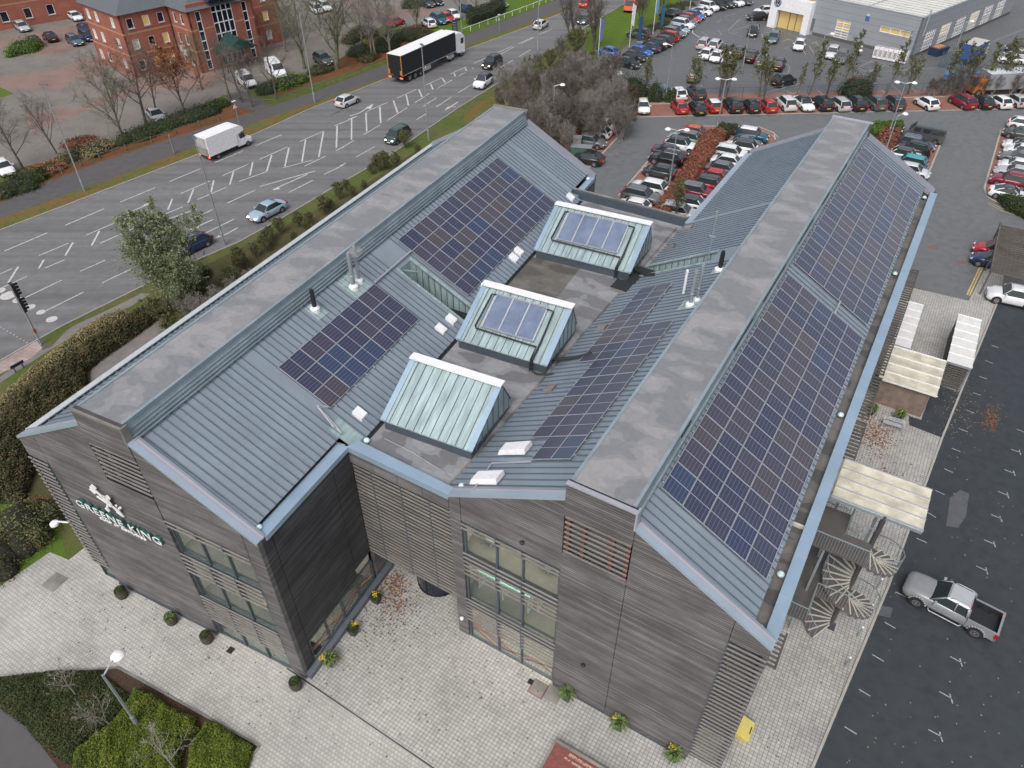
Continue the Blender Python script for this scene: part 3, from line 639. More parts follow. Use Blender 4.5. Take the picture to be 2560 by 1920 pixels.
patch('L', -6.1, -4.8, 15.2, 16.8, LR_); patch('L', -6.1, -5.2, 12.2, 13, LR_); patch('R', 4.8, 6.1, 16.4, 17.6, RL); patch('R', 5.2, 6.1, 20.8, 21.5, RL)
patch('L', -1.2, .25, 7.0, 7.9, LR_, .06)
for fr, x, y, F in (('L', -.5, 18.6, LR_), ('L', -.55, 17.4, LR_), ('L', -.3, 22.9, LR_), ('L', -.3, 27.1, LR_), ('L', -.35, 28.0, LR_), ('L', -.6, 8.9, LR_), ('L', -.3, 37.5, LR_), ('R', .6, 9.0, RL), ('R', .6, 15.6, RL), ('R', .55, 27.0, RL), ('R', .6, 30.3, RL)):
    patch(fr, x - .28, x + .28, y - .28, y + .28, F, .17, 'whitem' if fr == 'L' else 'conc2', 'roof_anchor')
for y0, y1, xc in ((3.0, 4.4, 1.75), (.75, 2.1, 1.55)):   # two white boxed skylights
    p = MB(); F = RL; x0, x1 = xc - .8, xc + .75
    p.hexa([(x0, y0, F(x0) + .1), (x1, y0, F(x1) + .1), (x1, y0 + .75, F(x1) + .1), (x0, y0 + .75, F(x0) + .1)], [(x0 + .06, y0 + .06, F(x0) + .42), (x1 - .06, y0 + .06, F(x1) + .42), (x1 - .06, y0 + .7, F(x1) + .42), (x0 + .06, y0 + .7, F(x0) + .42)])
    o = fobj('R', 'roof_vent_box', p, M['whitem']); q = MB(); q.hexa([(x0 + .15, y0 + .1, F(x0)), (x1 - .15, y0 + .1, F(x1)), (x1 - .15, y0 + .65, F(x1)), (x0 + .15, y0 + .65, F(x0))], [(x0 + .15, y0 + .1, F(x0) + .2), (x1 - .15, y0 + .1, F(x1) + .2), (x1 - .15, y0 + .65, F(x1) + .2), (x0 + .15, y0 + .65, F(x0) + .2)]); q.build('vent_base', M['dark'], o)
p = MB(); p.tube([(-4.74, 16.97, LR_(-4.74) + .2), (-4.74, 21.1, LR_(-4.74) + .2)], .07, 6); fobj('L', 'cable_conduit', p, M['alu'])
p = MB(); p.tube([(-1.9, 7.9, LR_(-1.9) + .2), (-2.2, 7.6, LR_(-2.2) + .2), (-.9, 7.3, LR_(-.9) + .2), (-.5, 7.15, LR_(-.5) + .25)], .05, 6); p.tube([(-1.75, 7.9, LR_(-1.9) + .2), (-2.05, 7.5, LR_(-2.2) + .2), (-.9, 7.15, LR_(-.9) + .25)], .04, 6); fobj('L', 'cable_conduit', p, M['alu'])
p = MB(); p.tube([(1.3, .2, RL(1.3) + .15), (1.05, 2.3, RL(1.05) + .15), (3.2, 2.4, RL(3.2) + .15)], .05, 6); fobj('R', 'cable_conduit', p, M['alu'])
p = MB(); p.tube([(12.6, 22.2, RR(12.6) + .2), (12.6, 23.7, RR(12.6) + .2)], .06, 6); fobj('R', 'cable_conduit', p, M['alu'])
p = MB(); p.tube([(1.2, 8.4, 11.76), (3.0, 8.2, 11.74), (5.2, 7.7, 11.74), (5.8, 7.4, 11.76)], .025, 5); fobj('L', 'cable', p, M['alu'])
# satellite dish beside the roof slot
p = MB(); vs = []; n = 18
for r, d in ((.02, .16), (.3, .12), (.5, .04), (.55, 0)):
    for k in range(n): vs.append((r * cos(2 * pi * k / n), r * sin(2 * pi * k / n), -d))
p.faces(vs, [(i * n + k, i * n + (k + 1) % n, (i + 1) * n + (k + 1) % n, (i + 1) * n + k) for i in range(3) for k in range(n)])
dsh = p.build('satellite_dish', M['steel'], off, True); dsh.matrix_world = Matrix.Translation(wor('L', -3.55, 19.1, 14.75)) @ Matrix.Rotation(radians(-28), 4, 'X') @ Matrix.Rotation(radians(10), 4, 'Y')
p = MB(); p.tube([(-3.55, 19.1, 13.9), (-3.55, 19.1, 14.6)], .04, 6); fobj('L', 'dish_mast', p, M['steel'])
# antenna mast on the right wing
p = MB(); p.tube([(4.3, 23.2, 14.2), (4.3, 23.2, 17.4)], .035, 6); p.box(4.1, 4.5, 23.15, 23.25, 16.0, 16.1); p.lathe([(.08, 17.3), (.08, 17.8)], (4.3, 23.2, 0), 8); fobj('R', 'antenna_mast', p, M['steel'])
p = MB(); p.tube([(4.4, 18.6, RL(4.4)), (4.4, 18.6, RL(4.4) + 1.7)], .08, 8); fobj('R', 'vent_pipe', p, M['whitem'])
# little white dome lights along the gutters
for fr, x, y, z in (('L', -.55, .75, 12.1), ('L', -.5, 7.35, 12.0), ('L', .55, 7.75, 11.9), ('L', -.35, 41.4, 12.1), ('L', -15.3, 41.5, 12), ('R', 14.95, .85, 11.75), ('R', 14.95, 3.9, 11.75), ('R', 14.9, 15.8, 11.75), ('R', 14.9, 32.5, 11.75), ('R', 14.9, 45.8, 11.8), ('R', .3, .75, 12.05), ('R', .55, 46, 12.1)):
    p = MB(); p.lathe([(.17, 0), (.17, .05), (.11, .13), (.02, .16)], (x, y, z), 12); fobj(fr, 'dome_cover', p, plain('pale_dome', (.6, .75, .75), .4) if 'dome' not in M else M['dome'])
    M.setdefault('dome', bpy.data.materials['pale_dome'])
# black service tray near the rear lantern
p = MB(); p.box(-1.05, 0, 20.6, 21.6, 11.7, 12.0); p.mat(1).box(-1.1, .05, 20.55, 21.65, 12.0, 12.04); p.box(-.5, .7, 21.7, 23.9, 11.9, 12.04)
fobj('R', 'service_tray', p, [M['conc2'], M['blackpipe']])
# insulated pipes entering the right-wing roof
p = MB(); p.tube([(-1.1, 11.6, 11.85), (.6, 12.0, RL(.6) + .2), (1.5, 12.3, RL(1.5) + .2)], .09, 6); p.tube([(-.9, 23.4, 12.0), (.6, 22.4, RL(.6) + .25), (1.2, 22.3, RL(1.2) + .2)], .09, 6); fobj('R', 'insulated_pipe', p, M['blackpipe'])
# brise-soleil timber shelves on the outer wall
for y0, y1 in ((36.1, 41.0), (30.9, 35.8), (26.0, 30.6), (21.0, 25.6), (16.9, 20.6)):
    p = MB(); p.box(16.42, 16.5, y0, y1, 7.9, 8.02); p.box(15.66, 16.5, y0, y0 + .08, 7.9, 8.0); p.box(15.66, 16.5, y1 - .08, y1, 7.9, 8.0)
    y = y0 + .3
    while y < y1 - .2: p.box(15.66, 16.42, y, y + .16, 7.93, 7.99); y += .34
    fobj('R', 'sunshade_shelf', p, M['slatd'])
p = MB(); p.box(16.1, 16.18, 1.9, 3.9, 7.9, 8.02); y = 1.9
while y < 3.9: p.box(15.66, 16.12, y, y + .09, 7.93, 7.99); y += .25
fobj('R', 'sunshade_shelf', p, M['slatd'])
# ---------- lettering helper
def text_mesh(s, size, depth, name='lettering', spacing=1.0, bold=.0):
    c = bpy.data.curves.new('txt', 'FONT'); c.body = s; c.size = size; c.extrude = depth; c.space_character = spacing; c.offset = bold; c.align_x = 'CENTER'
    o = bpy.data.objects.new('txt', c); COL.objects.link(o); dg = bpy.context.evaluated_depsgraph_get(); me = bpy.data.meshes.new_from_object(o.evaluated_get(dg)); me.name = name
    bpy.data.objects.remove(o); bpy.data.curves.remove(c); return me
def letters(fr, s, x, z, size, depth, mat, y=-.2, spacing=1.0, bold=0, name='lettering', width=None):
    me = text_mesh(s, size, depth, name, spacing, bold); me.materials.clear(); me.materials.append(mat)
    for v in me.vertices: v.co = Vector((v.co.x, -v.co.z, v.co.y))
    if width:
        xs_ = [v.co.x for v in me.vertices]; k = width / (max(xs_) - min(xs_)); c0 = (max(xs_) + min(xs_)) / 2
        for v in me.vertices: v.co.x = (v.co.x - c0) * k
    o = link(name, me, off); P = wor(fr, x, y, z); o.location = P; o.rotation_euler.z = FR[fr][2]; return o
tealm = plain('sign_return_green', (.02, .10, .09), .5)
letters('L', 'GREENE KING', -10.22, 8.12, .78, .07, tealm, -.16, 1.1, .0, 'sign_letter_returns', 6.15)
letters('L', 'GREENE KING', -10.22, 8.12, .78, .012, M['whitem'], -.245, 1.1, .0, 'sign_lettering', 6.15)
letters('L', 'BURY ST EDMUNDS', -10.15, 7.72, .26, .03, M['whitem'], -.2, 1.1, .0, 'sign_small_lettering', 3.35)
# emblem: arrow and crozier crossed over a small crown, with three discs
p = MB()
def bar2(x0, z0, x1, z1, w, d=-.2): p.bar((x0, d, z0), (x1, d, z1), w, .06, up=(0, 1, 0))
bar2(-11.05, 10.75, -9.62, 9.3, .11); bar2(-10.65, 9.15, -9.95, 10.35, .11); bar2(-10.95, 10.0, -9.75, 9.55, .1)
for t in (-.14, 0, .14): bar2(-11.15 + t, 10.55 + t, -10.85 + t, 10.3 + t, .05); bar2(-11.0 + t, 10.8 + t, -10.75 + t, 10.62 + t, .05)
bar2(-9.7, 9.6, -9.45, 9.15, .1); bar2(-9.85, 9.35, -9.45, 9.15, .1)
for k in range(9):
    a0 = k * 2 * pi / 9; a1 = (k + 1) * 2 * pi / 9; bar2(-10.2 + .22 * cos(a0), 9.85 + .25 * sin(a0), -10.2 + .22 * cos(a1), 9.85 + .25 * sin(a1), .05)
    bar2(-10.62 + .14 * cos(a0), 9.12 + .12 * sin(a0), -10.62 + .14 * cos(a1), 9.12 + .12 * sin(a1), .05)
    bar2(-9.95 + .13 * cos(a0), 10.4 + .13 * sin(a0), -9.95 + .13 * cos(a1), 10.4 + .13 * sin(a1), .05)
for x, z in ((-9.6, 9.95), (-9.45, 9.82), (-9.3, 9.95)): p.tube([(x, -.23, z), (x, -.17, z)], .07, 10)
for x in (-10.42, -10.28, -10.12): bar2(x, 10.12, x, 10.35, .06)
fobj('L', 'sign_emblem', p, M['whitem'])
p = MB(); p.box(-10.35, -10.1, -.19, -.16, 9.7, 9.98); fobj('L', 'emblem_core', p, plain('emblem_red', (.25, .07, .05), .6))
# vehicles rest elsewhere; wall mounted fittings
for fr, x, z in (('R', 4.2, 11.2), ('R', 7.9, 3.6), ('R', .35, 1.7)):
    p = MB(); p.lathe([(.10, 0), (.12, .12), (.05, .2)], (x, -.15, z), 10); fobj(fr, 'wall_lamp', p, M['plastic'] if x != .35 else M['whitem'])
p = MB(); p.tube([(-15.9, -.1, 5.1), (-16.5, -.35, 5.15), (-16.7, -.4, 5.0)], .05, 6); p.lathe([(.05, .1), (.24, .05), (.26, -.08), (.1, -.12)], (-16.75, -.45, 4.95), 12); fobj('L', 'wall_lamp', p, M['whitem'])
# ---------- interior furniture seen through the glass
def chair(x, y, z, c1, c2, label):
    t = thing('tub_chair', label, 'chair', wor('R', x, y, z), .4, None)
    p = MB(); p.lathe([(.2, .1), (.34, .25), (.4, .42), (.1, .44)], (0, 0, 0), 14); p.build('seat', plain('chair_' + c1[0], c1[1]), t)
    p = MB(); p.hexa([(-.4, .1, .35), (.4, .1, .35), (.35, .38, .3), (-.35, .38, .3)], [(-.46, .2, .85), (.46, .2, .85), (.4, .5, .85), (-.4, .5, .85)]); p.build('backrest', plain('chair_' + c2[0], c2[1]), t)
    p = MB(); [p.tube([(sx * .15, sy * .15, .15), (sx * .28, sy * .28, 0)], .015, 5) for sx in (-1, 1) for sy in (-1, 1)]; p.build('leg', M['alu'], t)
chair(1.55, 1.5, 7.73, ('mint', (.3, .42, .34)), ('yellow', (.62, .47, .14)), 'yellow and mint tub chair behind the upper left pane of the courtyard window')
chair(4.9, 1.6, 7.73, ('grey', (.2, .22, .25)), ('grey2', (.25, .27, .3)), 'grey tub chair behind the upper right pane of the courtyard window')
t = thing('office_desk', 'long mint green desk behind the middle panes of the right wing', 'desk', wor('R', 2.4, 1.2, 3.83), FR['R'][2])
p = MB(); p.box(-1.6, 1.7, -.35, .4, 1.42, 1.48); p.build('desk_top', M['mint'], t); p = MB(); [p.box(x, x + .05, -.3, .3, 0, 1.42) for x in (-1.5, 0, 1.6)]; p.build('leg', M['whitem'], t)
t = thing('orange_cabinet', 'orange wooden reception counter behind the ground floor glass below the sign wing', 'counter', wor('L', -5.75, 1.1, 0.03), FR['L'][2] + .2)
p = MB(); p.box(-.4, .45, -.35, .35, 0, .95); p.build('cabinet_body', M['wood'], t); p = MB(); p.box(-.45, .5, -.4, .4, .95, 1.0); p.build('worktop', plain('pale_wood', (.6, .36, .18)), t)
t = thing('meeting_table', 'pale orange meeting table behind the middle floor glass of the left wing', 'table', wor('L', -1.9, 1.3, 3.83), FR['L'][2] + .3)
p = MB(); p.box(-.7, .7, -.35, .35, .72, .77); p.build('table_top', bpy.data.materials['pale_wood'], t); p = MB(); [p.box(x, x + .05, -.3, .3, 0, .72) for x in (-.6, .55)]; p.build('leg', M['alu'], t)
# ================================================================ spiral escape stair and its canopy
st = thing('spiral_staircase', 'galvanised two storey spiral escape stair under the translucent canopy', 'spiral staircase', wor('R', 18.5, 11.5, 0), FR['R'][2])
p = MB(); p.lathe([(.13, 0), (.13, 10.0)], (0, 0, 0), 12); p.box(-.3, .3, -.3, .3, 0, .03); p.build('centre_column', plain('stair_column', (.09, .085, .095), .5, .3), st)
treads = MB(); nos = MB(); rail = []; rail2 = []; bal = MB(); nT = 44; turn = 2 * pi * 1.95
for k in range(nT):
    a = -2.0 - turn * k / nT; b = a - turn / nT * 1.25; z = 7.8 * (k + 1) / (nT + 1); R0, R1 = .12, 1.62
    treads.hexa([(R0 * cos(b), R0 * sin(b), z - .04), (R1 * cos(b), R1 * sin(b), z - .04), (R1 * cos(a), R1 * sin(a), z - .04), (R0 * cos(a), R0 * sin(a), z - .04)], [(R0 * cos(b), R0 * sin(b), z), (R1 * cos(b), R1 * sin(b), z), (R1 * cos(a), R1 * sin(a), z), (R0 * cos(a), R0 * sin(a), z)])
    nos.bar((R0 * cos(a), R0 * sin(a), z + .01), (R1 * cos(a), R1 * sin(a), z + .01), .07, .05)
    if k % 4 == 0: pass
    if abs(z - 3.9) > .35:
        bal.bar((R1 * cos(a), R1 * sin(a), z), (R1 * cos(a), R1 * sin(a), z + 1.05), .022)
        bal.bar((R1 * cos((a + b) / 2), R1 * sin((a + b) / 2), z), (R1 * cos((a + b) / 2), R1 * sin((a + b) / 2), z + 1.1), .016)
        rail.append((R1 * cos(a), R1 * sin(a), z + 1.08))
treads.build('tread', plain('stair_tread', (.14, .13, .135), .6, .2), st); nos.build('tread_nosing', plain('pale_nosing', (.5, .47, .4), .6), st); bal.build('baluster', M['steel'], st)
p = MB(); p.tube(rail, .03, 6); p.build('handrail', M['steel'], st)
# landings
for z, pts in ((7.8, [(-2.8, -1.6), (.05, -1.6), (.05, -.05), (-1.3, -.05), (-1.3, 1.4), (-2.8, 1.4)]), (3.9, [(-2.8, -3.4), (-1.6, -3.4), (-1.6, -1.5), (.05, -1.5), (.05, 0), (-1.2, .1), (-1.2, 4.6), (-2.8, 4.6)])):
    p = MB(); p.prism(pts, z - .14, z); p.build('landing', plain('wet_deck', (.105, .1, .095), .35) if z > 5 else bpy.data.materials['wet_deck'], st)
    p = MB()
    for i in range(len(pts)):
        a = Vector((*pts[i], z)); b = Vector((*pts[(i + 1) % len(pts)], z))
        if min(a.x, b.x) < -2.7 and abs(a.x - b.x) < .1: continue
        if abs(a.x - .05) < .01 and abs(b.x - .05) < .01: continue
        n = max(1, int((b - a).length / .14)); p.bar(a + Vector((0, 0, 1.05)), b + Vector((0, 0, 1.05)), .05)
        for k in range(n + 1): q = a.lerp(b, k / n); p.bar(q, q + Vector((0, 0, 1.05)), .016)
    p.build('landing_railing', M['steel'], st)
p = MB(); [p.bar((-2.0 , y, 0), (-2.0, y, 7.7), .12) for y in (-1.4, 1.2, 4.4)]; p.build('landing_post', M['steel'], st)
polyc = plain('translucent_sheet', (.56, .53, .42), .35, var=.25, sc=1.2)
def canopy(name, label, x0, x1, y0, y1, z, n, axis='x', mat=None, posts=(), parent=None, ribm='alu'):
    t = thing(name, label, 'canopy', wor('R', x0, y0, 0), FR['R'][2]); W, D = x1 - x0, y1 - y0
    p = MB(); p.box(0, W, 0, D, z, z + .04); p.build('roof_sheet', mat or polyc, t)
    p = MB()
    for i in range(n + 1):
        if axis == 'x': y = D * i / n; p.box(-.02, W + .02, y - .03, y + .03, z - .06, z + .09)
        else: x = D * i / n; p.box(-.02, W + .02, x - .03, x + .03, z - .06, z + .07)
    p.build('glazing_bar', M[ribm], t)
    p = MB(); p.box(0, W, -.06, 0, z - .2, z); p.box(0, W, D, D + .06, z - .2, z)
    for (x, y) in posts: p.bar((x, y, 0), (x, y, z), .14)
    p.build('beam', M['steel'], t); return t
canopy('stair_canopy', 'wide translucent sheet canopy over the spiral escape stair', 15.9, 20.25, 11.45, 14.5, 10, 4, posts=[(2.6, .1), (2.6, 2.9)])
# ---------- small outbuildings east of the office
t = canopy('cycle_shelter', 'long white shelter roof close against the office side wall', 16.65, 18.0, 38.5, 45.6, 2.5, 6, mat=plain('white_sheet', (.68, .68, .65), .35, var=.08), posts=[(.1, .1), (.1, 6.9), (1.2, .1), (1.2, 6.9)], ribm='whitem')
t = canopy('cycle_shelter', 'white shelter roof with dark slatted sides by the car park edge', 20.75, 22.55, 38.3, 45.7, 2.5, 6, mat=bpy.data.materials['white_sheet'], posts=[(.1, .1), (.1, 7.3), (1.7, .1), (1.7, 7.3)], ribm='whitem')
p = MB()
for z in fr_(.15, 2.2, 11): p.box(.05, 1.75, .02, .06, z, z + .1); p.box(1.72, 1.76, .05, 7.3, z, z + .1); p.box(.04, .08, .05, 7.3, z, z + .1)
p.build('slatted_side', M['slatd'], t)
t = thing('timber_store', 'timber slatted store with mossy translucent roof beside the office', 'store shed', wor('R', 16.5, 33.2, 0), FR['R'][2])
p = MB(); p.box(.25, 3.75, .3, 4.6, 0, 2.3)
for k in range(17): z = .05 + k * .135; p.mat(1).box(.22, 3.78, .26, .3, z, z + .1); p.box(3.75, 3.79, .3, 4.6, z, z + .1)
p.build('slatted_wall', [M['dark'], metal('brown_slat', (.22, .165, .135), .8, 0, .3, 2)], t)
p = MB(); p.hexa([(0, 0, 2.42), (4.15, 0, 2.42), (4.25, 4.95, 2.5), (0, 4.95, 2.5)], [(0, 0, 2.48), (4.15, 0, 2.48), (4.25, 4.95, 2.56), (0, 4.95, 2.56)]); p.build('roof_sheet', polyc, t)
p = MB(); [p.box(0, 4.2, y, y + .05, 2.47, 2.56 + y * .015) for y in (.0, 1.2, 2.4, 3.6, 4.85)]; p.build('glazing_bar', M['whitem'], t)
t = thing('slatted_pergola', 'dark slatted pergola roofing the cars at the right edge', 'pergola', wor('R', 22.2, 54.6, 0), FR['R'][2])
p = MB(); y = 0
while y < 10.5: p.box(.3, 12, y, y + .1, 2.55, 2.75); y += .42
p.build('slat', M['slatd'], t)
p = MB(); p.box(.2, .32, 0, 10.6, 2.4, 2.8); p.box(6, 6.12, 0, 10.6, 2.4, 2.56); p.box(11.9, 12, 0, 10.6, 2.4, 2.8); [p.bar((x, y, 0), (x, y, 2.5), .15) for x in (.3, 6, 11.9) for y in (.2, 5, 10.4)]; p.build('beam', M['slatd'], t)
# ================================================================ ground, road, paving
def grass_mat(name, a, b_, c_, brown, amt=.6):
    m, nt, b = NM(name, .95, spec=.1); co = coords(nt, 'World')
    n1 = noise(nt, co, .25, 5, .65); n2 = noise(nt, co, 9, 4, .7); n3 = noise(nt, co, .9, 5, .7)
    c = ramp(nt, n2, [(.25, a), (.5, b_), (.75, c_)]); c = mix(nt, ramp(nt, n1, [(.42, 0), (.62, amt)]), c, brown)
    c = mix(nt, ramp(nt, n3, [(.5, 0), (.7, .4)]), c, tuple(x * .6 for x in a)); nt.links.new(c, b.inputs['Base Color']); bump(nt, b, n2, .9, .06); return m
M['grass'] = grass_mat('grass', (.05, .075, .018), (.085, .12, .03), (.13, .15, .05), (.14, .12, .06))
M['grassb'] = grass_mat('bright_grass', (.06, .11, .012), (.09, .155, .022), (.13, .19, .04), (.10, .12, .04), .3)
M['verge'] = grass_mat('verge_grass', (.07, .085, .025), (.11, .125, .04), (.15, .15, .06), (.19, .10, .045), .75)
M['litter'] = grass_mat('leaf_litter', (.10, .04, .02), (.17, .07, .035), (.24, .11, .06), (.09, .07, .03), .5)
M['scrubg'] = grass_mat('scrub_floor', (.06, .05, .025), (.10, .085, .045), (.15, .125, .075), (.06, .07, .025), .6)
M['soil'] = grass_mat('bark_soil', (.045, .032, .024), (.075, .05, .036), (.11, .08, .06), (.09, .045, .03), .5)
def sheet(name, pts, z, mat, kind='structure', px=True, th=None, lz0=0.0):
    p = MB(); P = [G(*q, lz0) for q in pts] if px else [Vector((*q[:2], 0)) for q in pts]
    if th: p.prism([(a.x, a.y) for a in P], z - th, z)
    else: p.poly([(a.x, a.y, z) for a in P])
    me = p.mesh(name, M[mat] if isinstance(mat, str) else mat); bm = bmesh.new(); bm.from_mesh(me); bmesh.ops.triangulate(bm, faces=[f for f in bm.faces if len(f.verts) > 4]); 
    for f in bm.faces:
        if not th and f.normal.z < 0: f.normal_flip()
    bm.to_mesh(me); bm.free(); return tag(link(name, me), kind=kind)
p = MB(); p.poly([(-1500, -400, 0), (1500, -400, 0), (1500, 2500, 0), (-1500, 2500, 0)]); tag(p.build('ground', M['grass']), kind='structure')
NR = [(-400, 1085), (0, 902), (91, 851), (163, 811), (347, 720), (480, 655), (595, 606), (700, 548), (850, 459), (967, 393), (1068, 323), (1145, 270), (1238, 212), (1305, 170), (1393, 114), (1460, 70), (1560, 10), (1640, -50), (1720, -110)]
FE = [(-400, 720), (0, 577), (150, 520), (300, 462), (501, 385), (640, 335), (780, 271), (963, 199), (1167, 124), (1332, 63), (1457, 11), (1560, -35), (1660, -90)]
P1 = [(-400, 690), (0, 545), (250, 456), (498, 363), (640, 305), (780, 258), (964, 192), (1167, 112), (1332, 52), (1450, 5), (1540, -40), (1640, -95)]
P2 = [(-400, 655), (0, 508), (107, 460), (250, 405), (380, 362), (500, 322), (641, 278), (780, 232), (961, 163), (1160, 90), (1380, 5), (1480, -35), (1600, -95)]
sheet('verge', FE + P1[::-1], .012, 'verge')
sheet('footpath', P1 + P2[::-1], .016, 'path')
sheet('road', NR + FE[::-1], .020, 'road')
for nm, E_, off_ in (('kerb', NR, .12), ('kerb', FE, -.12)):
    p = MB()
    for a, b in zip(E_[:-1], E_[1:]):
        a, b = G(*a), G(*b); n = Vector((-(b - a).y, (b - a).x, 0)).normalized() * off_; p.hexa([(a.x, a.y, 0), (b.x, b.y, 0), (b.x - n.x, b.y - n.y, 0), (a.x - n.x, a.y - n.y, 0)], [(a.x, a.y, .09), (b.x, b.y, .09), (b.x - n.x, b.y - n.y, .09), (a.x - n.x, a.y - n.y, .09)])
    tag(p.build('kerb', M['kerb']), kind='structure')
def lines(name, segs, w, mat, z=.026, ox=0, oy=0, s=1.0):
    p = MB()
    for a, b in segs:
        A, B = G(ox + a[0] / s, oy + a[1] / s), G(ox + b[0] / s, oy + b[1] / s); n = Vector((-(B - A).y, (B - A).x, 0)).normalized() * w / 2
        p.poly([(A.x - n.x, A.y - n.y, z), (B.x - n.x, B.y - n.y, z), (B.x + n.x, B.y + n.y, z), (A.x + n.x, A.y + n.y, z)])
    me = p.mesh(name, M[mat]); bm = bmesh.new(); bm.from_mesh(me); [f.normal_flip() for f in bm.faces if f.normal.z < 0]; bm.to_mesh(me); bm.free()
    return tag(link(name, me), kind='structure')
Q = lambda s: [((float(a), float(b)), (float(c), float(d))) for a, b, c, d in (t.split(',') for t in s.split())]
lines('road_marking', Q('30,1615,305,1498 420,1450,670,1343 775,1300,998,1207 1090,1168,1290,1086 1382,1047,1565,970 1643,938,1812,867 2115,745,2212,705 250,1645,440,1565 555,1513,770,1420 1165,1245,1350,1165 1432,1130,1600,1055 1668,1026,1850,945 1925,912,2085,842 2150,810,2212,785 645,1565,870,1465 975,1415,1175,1330 1268,1285,1455,1205 1538,1168,1715,1105 1820,1080,2010,1030 1958,1070,2092,1005 2158,970,2212,945 1305,1508,1505,1410 1460,1308,1640,1224 1858,1238,2012,1160 2083,1123,2212,1060 860,1588,900,1575 1200,1425,1365,1350'), .15, 'white', s=2.572)
lines('road_marking', Q('420,1645,470,1560 590,1580,640,1485 765,1503,805,1410 1080,1350,1108,1280 1210,1305,1245,1218 1357,1240,1375,1160 1478,1188,1502,1105 1607,1130,1625,1045 1715,1103,1747,998 1832,1072,1858,950 1942,1042,1965,900 2050,1010,2080,850 2163,950,2168,810'), .2, 'white', .0268, s=2.572)
lines('road_arrow', Q('730,1410,960,1312 1218,1480,1370,1413 1075,1412,1265,1345 1672,1200,2027,1100 1755,1220,1980,1120 1420,1525,1530,1465'), .18, 'white', .027, s=2.572)
lines('road_marking', Q('0,188,160,115 0,380,352,220 597,107,850,0 330,500,812,268 1055,152,1385,5 1345,303,1825,75 560,695,1100,425'), .13, 'white', oy=650, s=5.267)
lines('road_marking', Q('110,300,240,92 510,115,580,0'), .2, 'white', .0268, oy=650, s=5.267)
lines('road_marking', Q('235,1600,535,1480 500,1655,625,1605 755,1545,1050,1415 1175,1358,1443,1237 1565,1180,1800,1075 1910,1025,2140,922 1055,1658,1315,1492 1423,1422,1625,1293 1733,1225,1938,1105 2030,1052,2212,950 1445,1655,1580,1575 1540,1470,1720,1355 1722,1478,1928,1343 2023,1283,2212,1165'), .15, 'white', ox=780, s=5.53)
lines('road_marking', Q('748,1655,748,1560 945,1655,937,1480 1185,1560,1125,1392 1335,1462,1303,1313 1520,1340,1475,1237 1672,1240,1640,1160 1840,1143,1800,1080 1980,1058,1965,1013 2135,978,2115,940'), .22, 'white', .0268, ox=780, s=5.53)
lines('road_arrow', Q('525,1605,640,1570 640,1570,760,1500 1850,1520,2020,1410 1930,1475,1990,1480'), .2, 'white', .027, ox=780, s=5.53)
lines('road_marking', Q('0,1015,130,940 0,1240,125,1160 140,875,290,810 470,725,665,642 515,745,697,648 750,605,955,517 785,607,955,523 495,940,678,833 757,785,920,690 1035,480,1220,400'), .15, 'white', ox=1160, s=5.53)
def tri(name, pts, z=.0285, mat='white'): return sheet(name, pts, z, mat)
lines('road_marking', Q('0,797,110,748 305,775,430,695 150,868,258,805 0,957,92,903 105,1010,225,943 0,1068,38,1048'), .13, 'white', .0262, ox=850, s=2.572)
lines('road_marking', Q('75,765,74,900 167,725,172,845 258,690,262,793 345,648,368,723'), .2, 'white', .027, ox=850, s=2.572)
tri('road_arrow', [(913, 271), (934, 259), (927, 273)]); tri('road_arrow', [(1111, 277), (1121, 266), (1124, 271)]); tri('road_arrow', [(355, 515), (385, 500), (374, 512)]); tri('road_arrow', [(480, 575), (496, 562), (498, 569)]); tri('road_arrow', [(683, 476), (697, 467), (700, 473)]); tri('road_arrow', [(536, 597), (548, 588), (552, 592)]); tri('road_arrow', [(1040, 265), (1066, 258), (1050, 262)])
# wide worn crossing patch and studs
for a, b, r in ((0, 405, .5), (110, 470, .75), (240, 530, .5), (400, 620, .45), (540, 690, .4), (682, 782, .5)):
    c = G(a / 5.267, 650 + b / 5.267); p = MB(); p.lathe([(r, 0), (r, .003)], (c.x, c.y, .0245), 14); tag(p.build('crossing_patch', M['white']), kind='structure')
for k in range(9):
    c = G((10 + 43.5 * k) / 5.267, 650 + (886 + 25.5 * k) / 5.267); p = MB(); p.box(c.x - .07, c.x + .07, c.y - .07, c.y + .07, .02, .03); tag(p.build('road_stud', M['alu']), kind='structure')
sheet('footpath', [(0, 943), (103, 862), (128, 867), (168, 825), (190, 812), (280, 770), (345, 738), (352, 733), (375, 735), (330, 765), (300, 778), (205, 820), (190, 838), (120, 878), (90, 898), (0, 958)], .012, 'worn')
sheet('footpath', [(0, 903), (92, 852), (106, 870), (78, 895), (0, 936)], .018, 'brickpatch')
sheet('footpath', [(92, 852), (100, 848), (128, 867), (106, 876)], .0165, 'path')
sheet('footpath', [(300, 850), (345, 830), (375, 805), (420, 790), (440, 815), (330, 925), (260, 980), (225, 960), (230, 920)], .012, 'worn')
